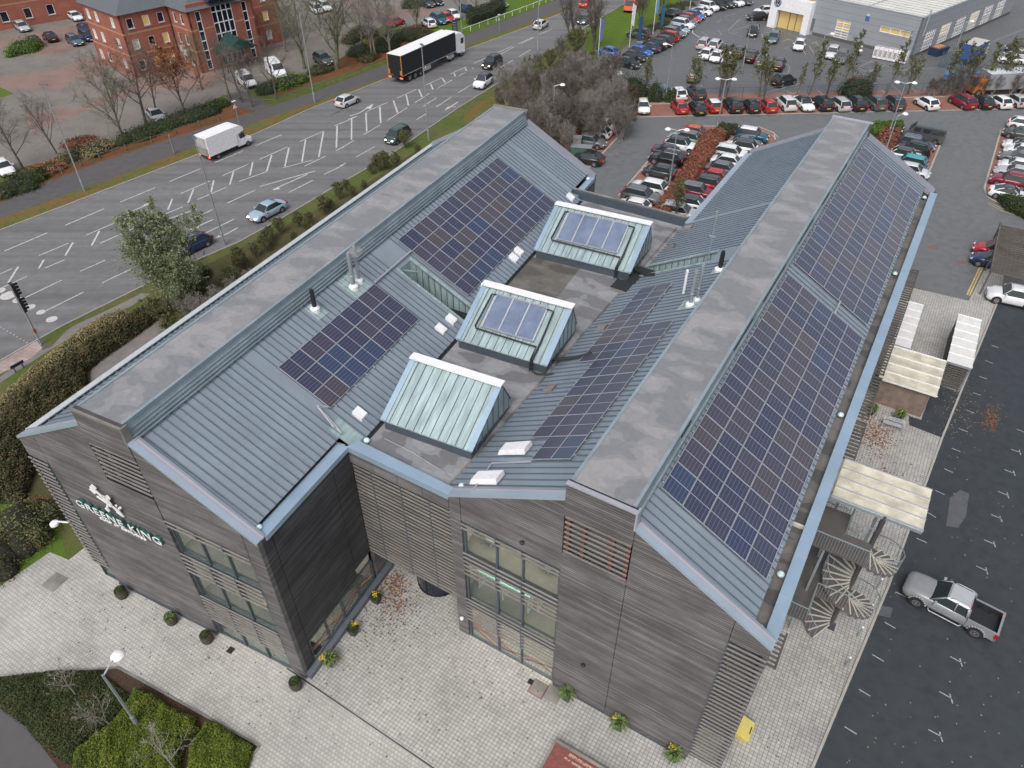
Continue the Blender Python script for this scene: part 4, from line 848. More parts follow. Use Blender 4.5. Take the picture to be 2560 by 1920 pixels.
# planted strip and forecourt of the brick office
sheet('forecourt', [(-400, 560), (0, 436), (60, 418), (150, 395), (300, 345), (380, 315), (470, 280), (560, 238), (610, 232), (700, 185), (780, 185), (850, 165), (900, 110), (960, 60), (1040, 70), (1110, 75), (1190, 50), (1235, 10), (1240, -60), (1250, -140), (-500, -140)], .010, 'greypave')
sheet('forecourt_band', [(-50, 195), (120, 178), (258, 135), (272, 160), (250, 190), (170, 205), (150, 225), (-60, 222)], .015, 'redpave2')
sheet('forecourt_band', [(-60, 105), (120, 78), (225, 50), (245, 104), (235, 112), (120, 140), (80, 138), (60, 118), (-60, 125)], .015, 'redpave2')
sheet('forecourt_band', [(60, 290), (200, 265), (330, 215), (340, 235), (200, 285), (80, 330)], .015, 'redpave2')
sheet('forecourt_band', [(300, 170), (420, 180), (520, 170), (560, 190), (520, 215), (380, 230), (330, 235)], .0145, 'redpave2')
sheet('forecourt_band', [(850, -20), (960, 30), (1100, 20), (1060, 40), (900, 50)], .0145, 'redpave2')
sheet('planting_bed', P2[1:7] + [(641, 270), (560, 252), (500, 275), (430, 290), (330, 345), (240, 362), (150, 390), (100, 402), (0, 470)], .008, 'litter')
sheet('planting_bed', [(700, 238), (780, 210), (961, 150), (1150, 85), (1150, 70), (1040, 60), (930, 95), (860, 140), (800, 185), (700, 205), (650, 235)], .013, 'litter')
sheet('side_path', [(560, 245), (600, 225), (680, 262), (641, 278), (600, 268)], .014, 'path')
sheet('lawn', [(1060, 75), (1150, 92), (1380, 3), (1440, -40), (1500, -110), (1300, -110), (1250, 0), (1190, 55), (1120, 45)], .016, 'grassb')
sheet('lawn', [(0, 245), (-60, 235), (-60, 200), (0, 218), (35, 234)], .02, 'grassb')
sheet('lawn', [(1470, 70), (1560, 12), (1720, -100), (1800, -100), (1700, 0), (1650, 35), (1560, 100), (1500, 180), (1470, 150)], .010, 'grassb')
# scrub floor between road and car park
sheet('scrub_floor', [(1240, 250), (1400, 150), (1480, 130), (1540, 160), (1590, 240), (1600, 290), (1500, 290), (1430, 380), (1340, 400), (1300, 300)], .008, 'scrubg')
sheet('scrub_floor', [(1160, 285), (1240, 232), (1400, 135), (1440, 170), (1400, 400), (1290, 400), (1160, 500)], .004, 'verge')
sheet('scrub_floor', [(600, 620), (720, 560), (900, 470), (1050, 370), (1100, 500), (700, 900), (300, 1200), (-50, 1300), (-50, 1180), (240, 900), (380, 760), (480, 680)], .0045, 'scrubg')
# office car park
sheet('car_park', [(1590, 293), (3200, 258), (3200, 800), (2560, 830), (2416, 756), (2280, 716), (2200, 1000), (1500, 1000), (1330, 700), (1469, 423)], .012, 'lot')
sheet('parking_bay', [(1590, 240), (3200, 205), (3200, 258), (1590, 293)], .020, 'redpave')
sheet('parking_bay', [(1590.6, 294), (1480, 410), (1420, 470), (1300, 480), (1380, 340), (1500, 262), (1590, 262)], .024, 'redpave')
sheet('parking_bay', [(1677, 337), (1700, 325), (1740, 315), (1900, 318), (1935, 333), (1938, 350), (1700, 640), (1400, 680), (1546, 490)], .020, 'redpave')
sheet('parking_bay', [(2240, 330), (2340, 318), (2361, 337), (2314, 450), (2200, 700), (2100, 700)], .020, 'redpave')
sheet('parking_bay', [(2502, 327), (2494, 345), (2480, 400), (2461, 470), (2466, 490), (2484, 502), (2760, 560), (2760, 300), (2530, 300)], .020, 'redpave')
sheet('car_park', [(1500, 210), (1520, 150), (1560, 120), (1590, 95), (1640, 60), (1700, 5), (1790, -70), (1900, -150), (3400, -150), (3400, 200), (2560, 234), (1640, 254), (1560, 262)], .016, 'lot2')
def pkerb(segs, h=.1, w=.15, mat='kerb', name='kerb'):
    p = MB()
    for a, b in zip(segs[:-1], segs[1:]): A, B = G(*a), G(*b); p.bar((A.x, A.y, h / 2), (B.x, B.y, h / 2), w, h)
    return tag(p.build(name, M[mat]), kind='structure')
pkerb([(1590, 293), (3000, 262)], .03, .2); pkerb([(1590.6, 294), (1469, 423), (1380, 515)], .03, .2); pkerb([(1546, 490), (1677, 337), (1700, 325), (1740, 315), (1900, 318), (1935, 333), (1938, 350)], .05, .2)
pkerb([(2314, 450), (2361, 337), (2340, 318)], .05, .2); pkerb([(2502, 327), (2461, 470), (2466, 490), (2484, 502), (2700, 580)], .05, .2); pkerb([(1620, 261), (2560, 237), (3000, 225)], .1)
pkerb([(1860, -5), (1794, 26), (1771, 37), (1746, 57), (1731, 74), (1732, 83), (1749, 94)], .03, .18, 'white'); pkerb([(1500, 200), (1530, 190), (1560, 265)], .1)
lines('yellow_line', Q('2469,509,2510,530 2510,530,2570,548 2473,506,2512,525 2512,525,2572,543 1875,328,1900,328 1900,326,1928,336 1928,336,1938,347 1932,330,1946,345 2350,325,2366,336 2357,322,2372,333'), .1, 'yellow')
lines('yellow_line', Q('2468,629,2417,738 2474,630,2423,740'), .13, 'yellow')
lines('yellow_marking', Q('1455,408,1477,413 1477,413,1468,423 1468,408,1468,423'), .1, 'yellow')
lines('yellow_marking', Q('0,300,130,340 115,300,140,345 280,530,300,600 160,565,170,635 590,660,720,620 640,610,790,650 1030,730,1100,840 920,770,975,865 1060,690,1150,660 1130,660,1165,720 1280,680,1310,740 290,340,330,345'), .1, 'yellow', ox=1860, s=6.32)
lines('bay_marking', Q('630,765,780,810 630,765,720,745 1290,960,1560,1040 1330,960,1420,925 1800,1080,1960,1130 1960,1130,2212,1040 1830,1050,2040,960 1810,940,1960,985 1800,1120,2020,1130 2020,1130,2212,1130 250,1490,780,1350 640,1430,780,1480 780,1480,890,1440 780,1350,900,1310 1140,1410,1240,1490 690,540,850,590 660,1010,720,1060 720,1060,700,1160'), .12, 'thinwhite', ox=1860, s=6.32)
lines('bay_marking', Q('0,1100,850,1045 160,1295,320,1420 445,1330,560,1410 30,1390,80,1430 0,1030,90,995 340,1285,410,1280 1720,640,2212,450'), .12, 'thinwhite', ox=2200, s=6.144)
lines('bay_marking', Q('1760,275,1950,215 1640,380,1710,315 1390,515,1500,600 1660,490,1720,570 1820,500,2020,310 1900,500,2200,400 1830,520,2050,600 1900,540,1980,530'), .12, 'thinwhite', ox=1540, s=6.506)
# main paving (in wing-local coordinates)
RL_ = lambda *pts: [tuple(wor('R', *q)[:2]) for q in pts]; LL_ = lambda *pts: [tuple(wor('L', *q)[:2]) for q in pts]
sheet('car_park', RL_((17.8, -18), (19.7, 3.1), (21.0, 16), (22.1, 31.9), (22.7, 39), (24.35, 56.9), (60, 56.5), (60, -18)), .016, 'newtar', px=False)
sheet('paving', RL_((-8, 12), (-7, -6.9), (3.2, -7.1), (9, -7.2), (17.6, -18), (19.6, 3.1), (20.9, 16), (22.0, 31.9), (22.6, 39), (24.2, 56.9), (24.2, 60), (23.0, 64), (22.8, 61), (21.8, 53), (15, 52.6), (15, 12)), .022, 'pave2', px=False)
sheet('paving', [tuple(wor('R', -7, -6.9)[:2])] + RL_((-7.0, 5)) + LL_((0, 2), (-16, 2), (-18.5, .9), (-18.6, -.2), (-20.2, -.3), (-20.8, -3.6), (-24, -9), (-15.3, -7.4), (-9.9, -4.1), (.2, -4.0), (.1, -9)) + RL_((2, -18), (17.6, -18), (9, -7.2), (3.2, -7.1)), .0225, 'pave', px=False)
p = MB(); a, b = wor('R', -7, -6.95), wor('R', 9, -7.15); p.bar((a.x, a.y, .02), (b.x, b.y, .02), .06, .02); tag(p.build('drain_slot', M['dark']), kind='structure')
p = MB()
for a, b in (((17.7, -16), (19.65, 3.1)), ((19.65, 3.1), (20.95, 16)), ((20.95, 16), (22.05, 31.9)), ((22.05, 31.9), (22.65, 38.6)), ((22.65, 38.6), (24.3, 56.9)), ((21.8, 53), (23, 64))):
    A, B = wor('R', *a), wor('R', *b); p.bar((A.x, A.y, .05), (B.x, B.y, .05), .14, .1)
tag(p.build('kerb', M['kerb']), kind='structure')
sheet('car_park', RL_((19.7, 32.1), (22.05, 31.9), (22.6, 38.3), (20.65, 38.4), (20.4, 33.2), (19.5, 33.2)), .027, 'newtar', px=False)
lines('bay_marking', Q('1585,0,1645,38 1520,170,1587,200 1385,515,1455,550 1315,710,1385,750 1235,918,1310,962 1150,1142,1222,1185 1058,1382,1135,1430 2000,18,2065,45 2055,28,2070,65 1953,180,2020,208 2015,190,2027,228 1903,348,1975,382 1965,358,1978,403 1790,720,1865,758 1858,735,1872,783 1735,930,1808,970 1798,942,1814,998 1665,1155,1745,1200 1733,1170,1752,1233 1595,1400,1680,1445 1668,1415,1687,1480'), .07, 'thinwhite', .03, ox=1700, oy=1280, s=2.572)
lines('bay_marking', Q('2000,575,2048,592 1960,672,2010,692 1922,775,1975,793 1883,880,1935,898 1840,992,1893,1013 1792,1110,1850,1133 1745,1237,1803,1260 1697,1370,1753,1393 1640,1508,1700,1536 2165,1115,2212,1135 2128,1245,2188,1265 2180,1248,2190,1282 2085,1375,2150,1400 2143,1382,2153,1415 2043,1515,2110,1542 2102,1522,2113,1560'), .07, 'thinwhite', .03, ox=1700, oy=640, s=2.572)
sheet('tar_patch', [(2375, 1245), (2400, 1225), (2422, 1235), (2415, 1290), (2395, 1320), (2365, 1315)], .020, asphalt('patched_asphalt', (.07, .075, .085), (.10, .105, .115)))
sheet('tar_patch', [(2205, 1515), (2232, 1520), (2225, 1545), (2195, 1538)], .020, bpy.data.materials['patched_asphalt'])
for px, py in ((2333, 618), (2403, 656)): 
    a = G(px, py); p = MB(); p.box(a.x - .5, a.x + .5, a.y - .3, a.y + .3, .012, .018); tag(p.build('drain_cover', plain('rusty_cover', (.2, .1, .08), .8) if 'rusty_cover' not in bpy.data.materials else bpy.data.materials['rusty_cover']), kind='structure')
for px, py, s_, kd in ((138, 1455, .55, 0), (1345, 1722, .45, 1), (1383, 1736, .45, 0), (577, 1626, .2, 1), (1327, 1705, .17, 1)):
    a = G(px, py); rr = -.45 if px < 600 else -.542; p = MB(); p.box(-s_, s_, -s_, s_, 0, .01); p.mat(1).box(-s_ * .88, s_ * .88, -s_ * .88, s_ * .88, .01, .014); o = p.build('manhole_cover', [bpy.data.materials['rusty_cover'] if kd else M['conc2'], M['conc2'] if s_ > .3 else M['dark']]); o.location = (a.x, a.y, .023); o.rotation_euler.z = rr; tag(o, kind='structure')
# planting beds at the front
sheet('planting_bed', LL_((-9.9, -4.1), (.15, -4.05), (.05, -12), (-14, -14), (-24, -9.2), (-15.3, -7.4)), .018, 'soil', px=False)
sheet('path', [(-300, 1700), (0, 1770), (60, 1812), (100, 1860), (150, 1925), (150, 2100), (-300, 2100)], .03, 'path')
p = MB()
for a, b in (((-9.9, -4.1), (.15, -4.02)), ((.15, -4.02), (.05, -9)), ((-9.9, -4.1), (-12.2, -5.4))):
    A, B = wor('L', *a), wor('L', *b); p.bar((A.x, A.y, .05), (B.x, B.y, .05), .1, .1)
tag(p.build('bed_edging', M['conc2']), kind='structure')
# raised brick plinth with lettering, cropped by the photo's lower edge
t = thing('brick_plinth', 'low red brick plinth with stone edge and cream lettering in the courtyard paving', 'plinth', wor('R', 7.85, -2.75, 0), FR['R'][2])
p = MB(); p.box(.1, 6, -4, -.1, 0, .36); p.build('brick_top', paving('plinth_brick', [(.20, .055, .045), (.27, .085, .07)], (.13, .07, .06), .22, .075, .542), t)
p = MB(); p.box(0, .12, -4, 0, 0, .42); p.box(.12, 6, -.14, 0, 0, .42); p.box(0, 6, -4.1, -4, 0, .42); p.build('stone_edge', M['conc2'], t)
crm = plain('cream_letters', (.8, .68, .5), .5)
p = MB(); rg = random.Random(3)
for y, x0, x1, hh in ((-.42, .98, 2.9, .15), (-.66, .86, 2.9, .1)):   # lettering is too worn to read in the photograph: raised cream strokes
    x = x0
    while x < x1:
        wd = rg.uniform(.04, .1); yy = y - (x - x0) * .03; p.box(x, x + .022, yy, yy + hh, .36, .39); 
        if rg.random() < .7: p.box(x, x + wd, yy + hh * .8, yy + hh, .36, .39)
        if rg.random() < .5: p.box(x, x + wd * .8, yy + hh * .4, yy + hh * .58, .36, .39)
        x += wd + (.12 if rg.random() < .15 else .03)
p.build('lettering', crm, t)
# scattered dead leaves on the pale paving: countless
def scatter(name, fr, regs, mat, size=(.02, .06), z=.03):
    p = MB()
    for cx, cy, sx, sy, n in regs:
        for i in range(n):
            x, y = random.gauss(cx, sx), random.gauss(cy, sy); s_ = random.uniform(*size); a = random.uniform(0, 6.28); P = wor(fr, x, y)
            p.poly([(P.x + s_ * cos(a + k) * random.uniform(.6, 1.2), P.y + s_ * sin(a + k) * random.uniform(.6, 1.2), z + random.uniform(0, .015)) for k in (0, 1.3, 2.6, 3.9, 5.2)])
    return tag(p.build(name, mat), kind='stuff', label=None)
dk = plain('dead_leaf_dark', (.07, .055, .045), .9); br = plain('dead_leaf_brown', (.2, .085, .04), .9, var=.4, sc=9)
scatter('dead_leaves', 'R', [(-4.2, -1.2, 1.0, 1.4, 420), (-2, -3, 3.5, 3, 220), (5, -4, 4, 3, 90), (18, 0, 1, 5, 120), (18.6, 22, 1.4, 3, 260)], dk)
scatter('dead_leaves', 'R', [(-5.2, .5, .45, .6, 160), (-4.4, -.6, .6, .5, 90), (17.6, 29.8, .8, 1.2, 500), (19.2, 24.8, .8, 1.2, 160), (25, 36, .35, .9, 160)], br, (.04, .09))
scatter('dead_leaves', 'L', [(-8, -2, 6, 1.2, 160)], dk)
scatter('dead_leaves', 'R', [(27, 10, 5, 14, 260), (22.5, 36, .8, 2.5, 160)], plain('dead_leaf_pale', (.3, .22, .12), .9), (.03, .06))
# ================================================================ vehicles
def loft(p, secs, cap=True):
    n = len(secs[0]); base = [v for s in secs for v in s]; fs = []
    for i in range(len(secs) - 1):
        for k in range(n): fs.append((i * n + k, i * n + (k + 1) % n, (i + 1) * n + (k + 1) % n, (i + 1) * n + k))
    if cap: fs += [tuple(range(n - 1, -1, -1)), tuple((len(secs) - 1) * n + k for k in range(n))]
    return p.faces(base, fs)
# kind: L, W, H, hood z, belt z, windscreen base x, roof front x, roof rear x, rear glass base x, tail z   (x forward)
KIND = {
 'hatchback': (4.1, 1.78, 1.47, .93, .96, .98, .42, -1.25, -1.82, .98),
 'suv':       (4.45, 1.88, 1.66, 1.04, 1.08, 1.02, .50, -1.55, -2.05, 1.12),
 'saloon':    (4.65, 1.82, 1.44, .92, .95, 1.0, .32, -1.05, -1.72, 1.0),
 'estate':    (4.7, 1.84, 1.50, .93, .97, 1.05, .42, -1.75, -2.2, 1.0),
 'coupe':     (4.3, 1.82, 1.42, .92, .96, .95, .30, -.75, -1.75, .95),
 'mpv':       (4.2, 1.74, 1.66, .98, 1.02, 1.35, .72, -1.6, -1.95, 1.05),
}
def car_meshes(kind):
    L, W, H, zh, zb, xw, xf, xr, xg, zt = KIND[kind]; w = W / 2; D = {}
    p = MB()
    def sec(x, z0, zt_, ww, r=.08): return [(x, -ww * .9, z0), (x, -ww, z0 + .18), (x, -ww, (z0 + zt_) * .52), (x, -ww * .965, zt_ - .13), (x, -ww * .90, zt_ - .03), (x, -ww * .55, zt_), (x, ww * .55, zt_), (x, ww * .90, zt_ - .03), (x, ww * .965, zt_ - .13), (x, ww, (z0 + zt_) * .52), (x, ww, z0 + .18), (x, ww * .9, z0)]
    F = L / 2
    S = [(-F, .42, zt - .22, w * .80), (-F + .06, .30, zt - .06, w * .90), (-F + .22, .24, zt, w * .97), (xg, .2, zb + .02, w), (-.4, .2, zb, w), (xw, .2, zh + .02, w), ((xw + F) / 2 + .1, .2, zh - .04, w * .98), (F - .4, .22, zh - .13, w * .95), (F - .14, .26, zh - .26, w * .86), (F - .03, .32, zh - .40, w * .72)]
    loft(p, [sec(*s) for s in S])
    # roof and pillars
    wr = w * .74; zr = H; wb = w * .90
    roof = [[(x, -wr * a, zr - d), (x, -wr * .6 * a, zr - d + .035), (x, wr * .6 * a, zr - d + .035), (x, wr * a, zr - d)] for x, d, a in ((xf + .02, .02, .97), (xf - .35, 0, 1), (xr + .4, 0, 1), (xr, .025, .97))]
    r_ = MB(); loft(r_, [s + [(s[3][0], s[3][1], s[3][2] - .05), (s[0][0], s[0][1], s[0][2] - .05)] for s in roof])
    def pil(q, a, b, wd=.06): q.bar(a, b, wd, .04)
    for sy in (-1, 1):
        pil(p, (xw, sy * wb * .99, zb - .02), (xf, sy * wr * .99, zr - .04), .05)
        pil(p, (xg + .05, sy * wb * .99, zb), (xr, sy * wr, zr - .04), .16 if kind in ('hatchback', 'coupe', 'saloon') else .09)
    D['body'] = p.mesh('body', M['paint'], True); D['roof'] = r_.mesh('roof', M['paint'], True)

    g_ = MB(); zb2 = zb - .03
    low = [(xg, -wb, zb2), (xw + .04, -wb, zb2), (xw + .04, wb, zb2), (xg, wb, zb2)]; top = [(xr - .02, -wr + .03, zr - .05), (xf + .03, -wr + .03, zr - .05), (xf + .03, wr - .03, zr - .05), (xr - .02, wr - .03, zr - .05)]
    g_.hexa(low, top); D['windows'] = g_.mesh('windows', M['carglass'])
    rw = .33 if kind != 'suv' else .37; wx = L * .29
    q = MB()
    q.tube([(0, -.1, 0), (0, .11, 0)], rw, 18); q.mat(1).tube([(0, -.11, 0), (0, .115, 0)], rw * .62, 12)
    q.mat(0); [q.bar((rw * .25 * cos(a), .118, rw * .25 * sin(a)), (rw * .55 * cos(a), .118, rw * .55 * sin(a)), .045, .006, (0, 1, 0)) for a in (.6, 1.86, 3.1, 4.4, 5.6)]
    D['wheel'] = q.mesh('wheel', [M['tyre'], M['rim']])
    q = MB()
    for x in (-wx, wx * 1.02):
        for sy in (-1, 1): q.tube([(x, sy * (w - .16), rw), (x, sy * (w + .006), rw)], rw + .07, 16)
    q.box(-L * .4, L * .4, -w * .93, w * .93, .16, .3); q.box(F - .12, F - .005, -w * .5, w * .5, .34, .52); q.box(F - .3, F - .06, -w * .78, w * .78, .24, .34)
    D['trim'] = q.mesh('arch_trim', M['plastic'])
    q = MB(); q.hexa([(-.22, -.19, -.08), (.12, -.19, -.06), (.17, .12, -.06), (-.16, .16, -.08)], [(-.30, -.17, .05), (-.0, -.19, .03), (.06, .1, .03), (-.2, .14, .05)]); D['head'] = q.mesh('headlight', M['lamp'])
    q = MB(); q.box(-.06, .12, -.16, .16, -.12, .12); D['tail'] = q.mesh('tail_light', M['redl'])
    q = MB(); q.box(-.012, .012, -.26, .26, -.055, .055); D['py'] = q.mesh('number_plate', M['plate']); D['pw'] = q.mesh('number_plate', M['platew'])
    q = MB(); q.box(-.1, .07, -.12, .12, -.07, .07); D['mirror'] = q.mesh('wing_mirror', M['paint'])
    return D
CM = {k: car_meshes(k) for k in KIND}
COLS = {'white': (.74, .75, .77), 'black': (.014, .015, .018), 'silver': (.42, .43, .45), 'light silver': (.55, .57, .6), 'grey': (.13, .14, .15), 'dark grey': (.05, .055, .06), 'red': (.42, .022, .03), 'dark red': (.2, .012, .03), 'blue': (.03, .13, .42), 'dark blue': (.015, .03, .10), 'teal': (.03, .30, .36), 'pale blue': (.30, .40, .48), 'orange': (.48, .10, .04), 'dark green': (.04, .075, .075), 'pale green': (.26, .40, .33), 'petrol blue': (.015, .09, .14), 'olive': (.11, .105, .07), 'dark purple': (.05, .035, .06), 'slate': (.08, .12, .16), 'green grey': (.075, .09, .09)}
SIDE = {'white': 'white', }
def car(kind, col, P, heading, label, group=None, roof=None, lights=None, rack=False, cat=None, scale=1, bars=False):
    L, W, H, zh, zb, xw, xf, xr, xg, zt = KIND[kind]; D = CM[kind]; w = W / 2; F = L / 2
    t = thing({'suv': 'suv', 'mpv': 'people_carrier'}.get(kind, kind + ('_car' if kind != 'saloon' else '_car')), label, cat or 'car', (P[0], P[1], P[2] if len(P) > 2 else .02), heading, group)
    t.scale = (scale,) * 3
    c = (*COLS[col], 1); rc = (*COLS[roof], 1) if roof else c
    b = link('body', D['body'], t); b.color = c; r = link('roof', D['roof'], t); r.color = rc
    link('windows', D['windows'], t); link('arch_trim', D['trim'], t)
    rw = .33 if kind != 'suv' else .37; wx = L * .29
    for x in (-wx, wx * 1.02):
        for sy in (-1, 1): o = link('wheel', D['wheel'], t, (x, sy * (w - .10), rw)); o.rotation_euler.z = 0 if sy > 0 else pi
    for sy in (-1, 1):
        o = link('headlight', D['head'], t, (F - .16, sy * w * .62, zh - .29)); o.scale = (1, sy, 1)
        if lights: o.data = lights_h
        o = link('tail_light', D['tail'], t, (-F + .05, sy * w * .74, zt - .14))
        if lights == 'rear': o.data = lights_t
        o = link('wing_mirror', D['mirror'], t, (xw - .22, sy * (w + .06), zb + .03)); o.color = c
    link('number_plate', D['py'], t, (-F - .01, 0, .62)); link('number_plate', D['pw'], t, (F - .0, 0, .42))
    if bars or kind == 'estate':
        q = BARM.get(kind)
        if q is None:
            m_ = MB(); [m_.tube([(xf - .15, sy * w * .66, H - .0), (xf - .3, sy * w * .66, H + .05), (xr + .3, sy * w * .66, H + .05), (xr + .15, sy * w * .66, H - .0)], .02, 5) for sy in (-1, 1)]; q = BARM[kind] = m_.mesh('roof_rail', M['alu'])
        link('roof_rail', q, t)
    if rack:
        m_ = MB(); [m_.bar((x, -.62, H + .08), (x, .62, H + .08), .06, .04) for x in (.1, -.75)]; [m_.bar((-.95, y, H + .13), (.3, y, H + .13), .05, .05) for y in (-.4, -.1, .3)]; m_.build('roof_rack', M['plastic'], t)
    return t
BARM = {}
q = MB(); q.hexa([(-.22, -.19, -.08), (.12, -.19, -.06), (.17, .12, -.06), (-.16, .16, -.08)], [(-.30, -.17, .05), (-.0, -.19, .03), (.06, .1, .03), (-.2, .14, .05)]); lights_h = q.mesh('headlight', M['headon'])
q = MB(); q.box(-.06, .12, -.16, .16, -.12, .12); lights_t = q.mesh('tail_light', M['redon'])
def hdg(a, b): A, B = G(*a), G(*b); return atan2(B.y - A.y, B.x - A.x)
def cats(k): return {'hatchback': 'hatchback', 'suv': 'SUV', 'saloon': 'saloon', 'estate': 'estate', 'coupe': 'coupe', 'mpv': 'people carrier'}[k]
def row(where, group, axis, items, dz=0.7, z=.02, flip=0, dirs=None, sc=1, start=0):
    """items: px, py, kind, colour, facing(+1 along axis / -1), [roof]"""
    h0 = axis
    n = len(items)
    for i, it in enumerate(items):
        px, py, kind, col, f = it[:5]; rf = it[5] if len(it) > 5 else None; ex = it[6] if len(it) > 6 else {}
        P = G(px, py, dz); h = h0 + (0 if f > 0 else pi) + ex.get('da', random.uniform(-.025, .025))
        c_ = col + ' ' + cats(kind) + (' with ' + rf + ' roof' if rf else '') + ex.get('x', '')
        lab = c_ + ', ' + (ORD[i] if i < n - 1 or n == 1 else 'last') + ' ' + where
        car(kind, col, (P.x, P.y, z), h, lab, group, rf, ex.get('lights'), ex.get('rack', False), scale=sc, bars=ex.get('bars', False))
R_ = 'white'
aA = hdg((1640, 291), (2560, 273)) + pi / 2
row('from left along the far hedge', 'cars parked along the far hedge', aA + .06, [
 (1607, 265, 'hatchback', 'white', -1, None, {'x': ' facing the camera', 'da': -.12}), (1699, 265, 'hatchback', 'red', 1), (1743, 268, 'hatchback', 'black', 1), (1783, 262, 'hatchback', 'red', 1, 'white'), (1831, 262, 'suv', 'black', 1), (1877, 263, 'hatchback', 'black', 1), (1920, 262, 'hatchback', 'red', 1), (1965, 257, 'suv', 'light silver', 1), (2010, 257, 'saloon', 'white', -1, 'black', {'x': ' facing the camera'}), (2055, 257, 'suv', 'black', 1), (2098, 257, 'estate', 'silver', 1), (2139, 257, 'suv', 'black', 1), (2187, 256, 'suv', 'green grey', 1), (2233, 256, 'suv', 'dark grey', 1), (2317, 256, 'hatchback', 'white', 1, None, {'x': ' standing apart', 'da': .12}), (2407, 253, 'suv', 'dark red', 1, None, {'da': .1}), (2455, 253, 'hatchback', 'black', 1), (2500, 253, 'hatchback', 'white', 1), (2541, 250, 'hatchback', 'silver', 1)])
aB = hdg((1469, 423), (1590, 294)) - pi / 2
row('from top in the left parking row', 'cars in the left parking row', aB, [
 (1550, 282, 'estate', 'dark green', -1), (1531, 299, 'saloon', 'light silver', 1), (1510, 313, 'suv', 'white', 1), (1492, 327, 'hatchback', 'white', -1), (1478, 350, 'hatchback', 'grey', 1), (1470, 392, 'hatchback', 'black', -1, None, {'rack': True, 'x': ' with roof rack'})], dz=.8)
aC = hdg((1546, 490), (1677, 337)) - pi / 2
row('from top left of the copper hedge', 'cars left of the copper hedge', aC, [
 (1742, 328, 'hatchback', 'orange', 1), (1712, 343, 'suv', 'pale green', -1, 'grey'), (1704, 361, 'suv', 'white', 1, 'dark grey'), (1676, 377, 'saloon', 'dark purple', 1), (1667, 394, 'suv', 'black', -1, None, {'bars': True}), (1649, 425, 'hatchback', 'dark grey', -1), (1622, 466, 'suv', 'white', -1), (1605, 485, 'estate', 'grey', 1), (1583, 511, 'hatchback', 'white', -1)], dz=.8)
row('from top right of the copper hedge', 'cars right of the copper hedge', aC + .03, [
 (1880, 336, 'suv', 'petrol blue', 1, 'white'), (1864, 353, 'coupe', 'grey', 1), (1850, 365, 'suv', 'white', -1, 'dark grey'), (1830, 379, 'estate', 'white', 1), (1812, 399, 'hatchback', 'white', -1), (1796, 417, 'hatchback', 'grey', -1), (1779, 437, 'hatchback', 'red', -1), (1759, 456, 'suv', 'red', -1, 'dark grey'), (1741, 477, 'suv', 'dark red', 1, 'grey'), (1718, 503, 'hatchback', 'white', -1, 'dark grey'), (1700, 526, 'estate', 'silver', 1)], dz=.8)
aE = hdg((2314, 450), (2361, 337)) - pi / 2
row('from top behind the right wing', 'cars behind the right wing', aE, [
 (2293, 354, 'estate', 'slate', 1), (2283, 369, 'suv', 'black', -1), (2268, 383, 'hatchback', 'white', 1, 'dark grey'), (2273, 403, 'suv', 'teal', -1), (2283, 422, 'hatchback', 'light silver', 1), (2225, 452, 'hatchback', 'white', 1)], dz=.9)
aF = hdg((2461, 470), (2502, 327)) - pi / 2
row('from top at the right edge', 'cars in the row at the right edge', aF, [
 (2562, 308, 'hatchback', 'white', 1, None), (2553, 331, 'coupe', 'dark grey', -1), (2552, 360, 'hatchback', 'white', -1, 'black'), (2556, 374, 'hatchback', 'white', -1), (2550, 391, 'saloon', 'grey', -1), (2543, 411, 'hatchback', 'white', -1), (2540, 428, 'saloon', 'silver', -1), (2528, 450, 'suv', 'dark red', -1), (2525, 480, 'coupe', 'white', 1, 'dark grey')], dz=.8)
# dealership display rows
aG = hdg((1571, 160), (1684, 83)) - pi / 2 - .12
row('from lower left in the curved dealership row', 'cars in the curved dealership row', aG, [
 (1523, 179, 'suv', 'white', 1), (1520, 127, 'hatchback', 'blue', -1), (1571, 155, 'hatchback', 'black', 1), (1588, 139, 'hatchback', 'black', 1, None, {'x': ' with grey bonnet'}), (1603, 126, 'hatchback', 'blue', 1, None), (1623, 117, 'hatchback', 'dark blue', -1), (1637, 109, 'suv', 'black', -1), (1654, 101, 'suv', 'dark purple', -1), (1671, 90, 'mpv', 'red', -1), (1685, 79, 'estate', 'grey', 1), (1697, 71, 'hatchback', 'pale blue', 1), (1707, 59, 'suv', 'white', 1), (1716, 50, 'hatchback', 'grey', 1), (1727, 43, 'hatchback', 'red', 1), (1738, 36, 'hatchback', 'blue', 1), (1755, 26, 'coupe', 'white', 1), (1772, 15, 'suv', 'white', 1, None, {'da': -.15}), (1793, 11, 'suv', 'black', 1, None, {'da': -.25}), (1815, 6, 'suv', 'dark grey', 1, None, {'da': -.3})], dz=.8)
row('from left beyond the curved kerb at the top', 'cars beyond the curved kerb', aG - .3, [(1837, 3, 'suv', 'white', 1), (1857, -1, 'saloon', 'dark grey', 1)], dz=.8)
row('from left, side-on by the dealership verge', 'cars by the dealership verge', aG + .1, [(1597, 82, 'suv', 'green grey', -1), (1677, 34, 'suv', 'black', -1)], dz=.8)
aI = hdg((1763, 140), (1795, 105))
row('from left in the middle dealership cluster', 'middle dealership cars', aI, [
 (1760, 107, 'suv', 'silver', 1), (1765, 133, 'hatchback', 'white', -1), (1788, 111, 'suv', 'light silver', 1), (1792, 139, 'hatchback', 'white', -1, None, {'x': ' nearest the bare tree'}), (1821, 119, 'hatchback', 'dark grey', 1), (1821, 145, 'hatchback', 'silver', -1), (1848, 128, 'suv', 'dark grey', 1), (1879, 139, 'suv', 'black', 1), (1906, 149, 'suv', 'grey', 1), (1947, 159, 'suv', 'black', 1)], dz=.8)
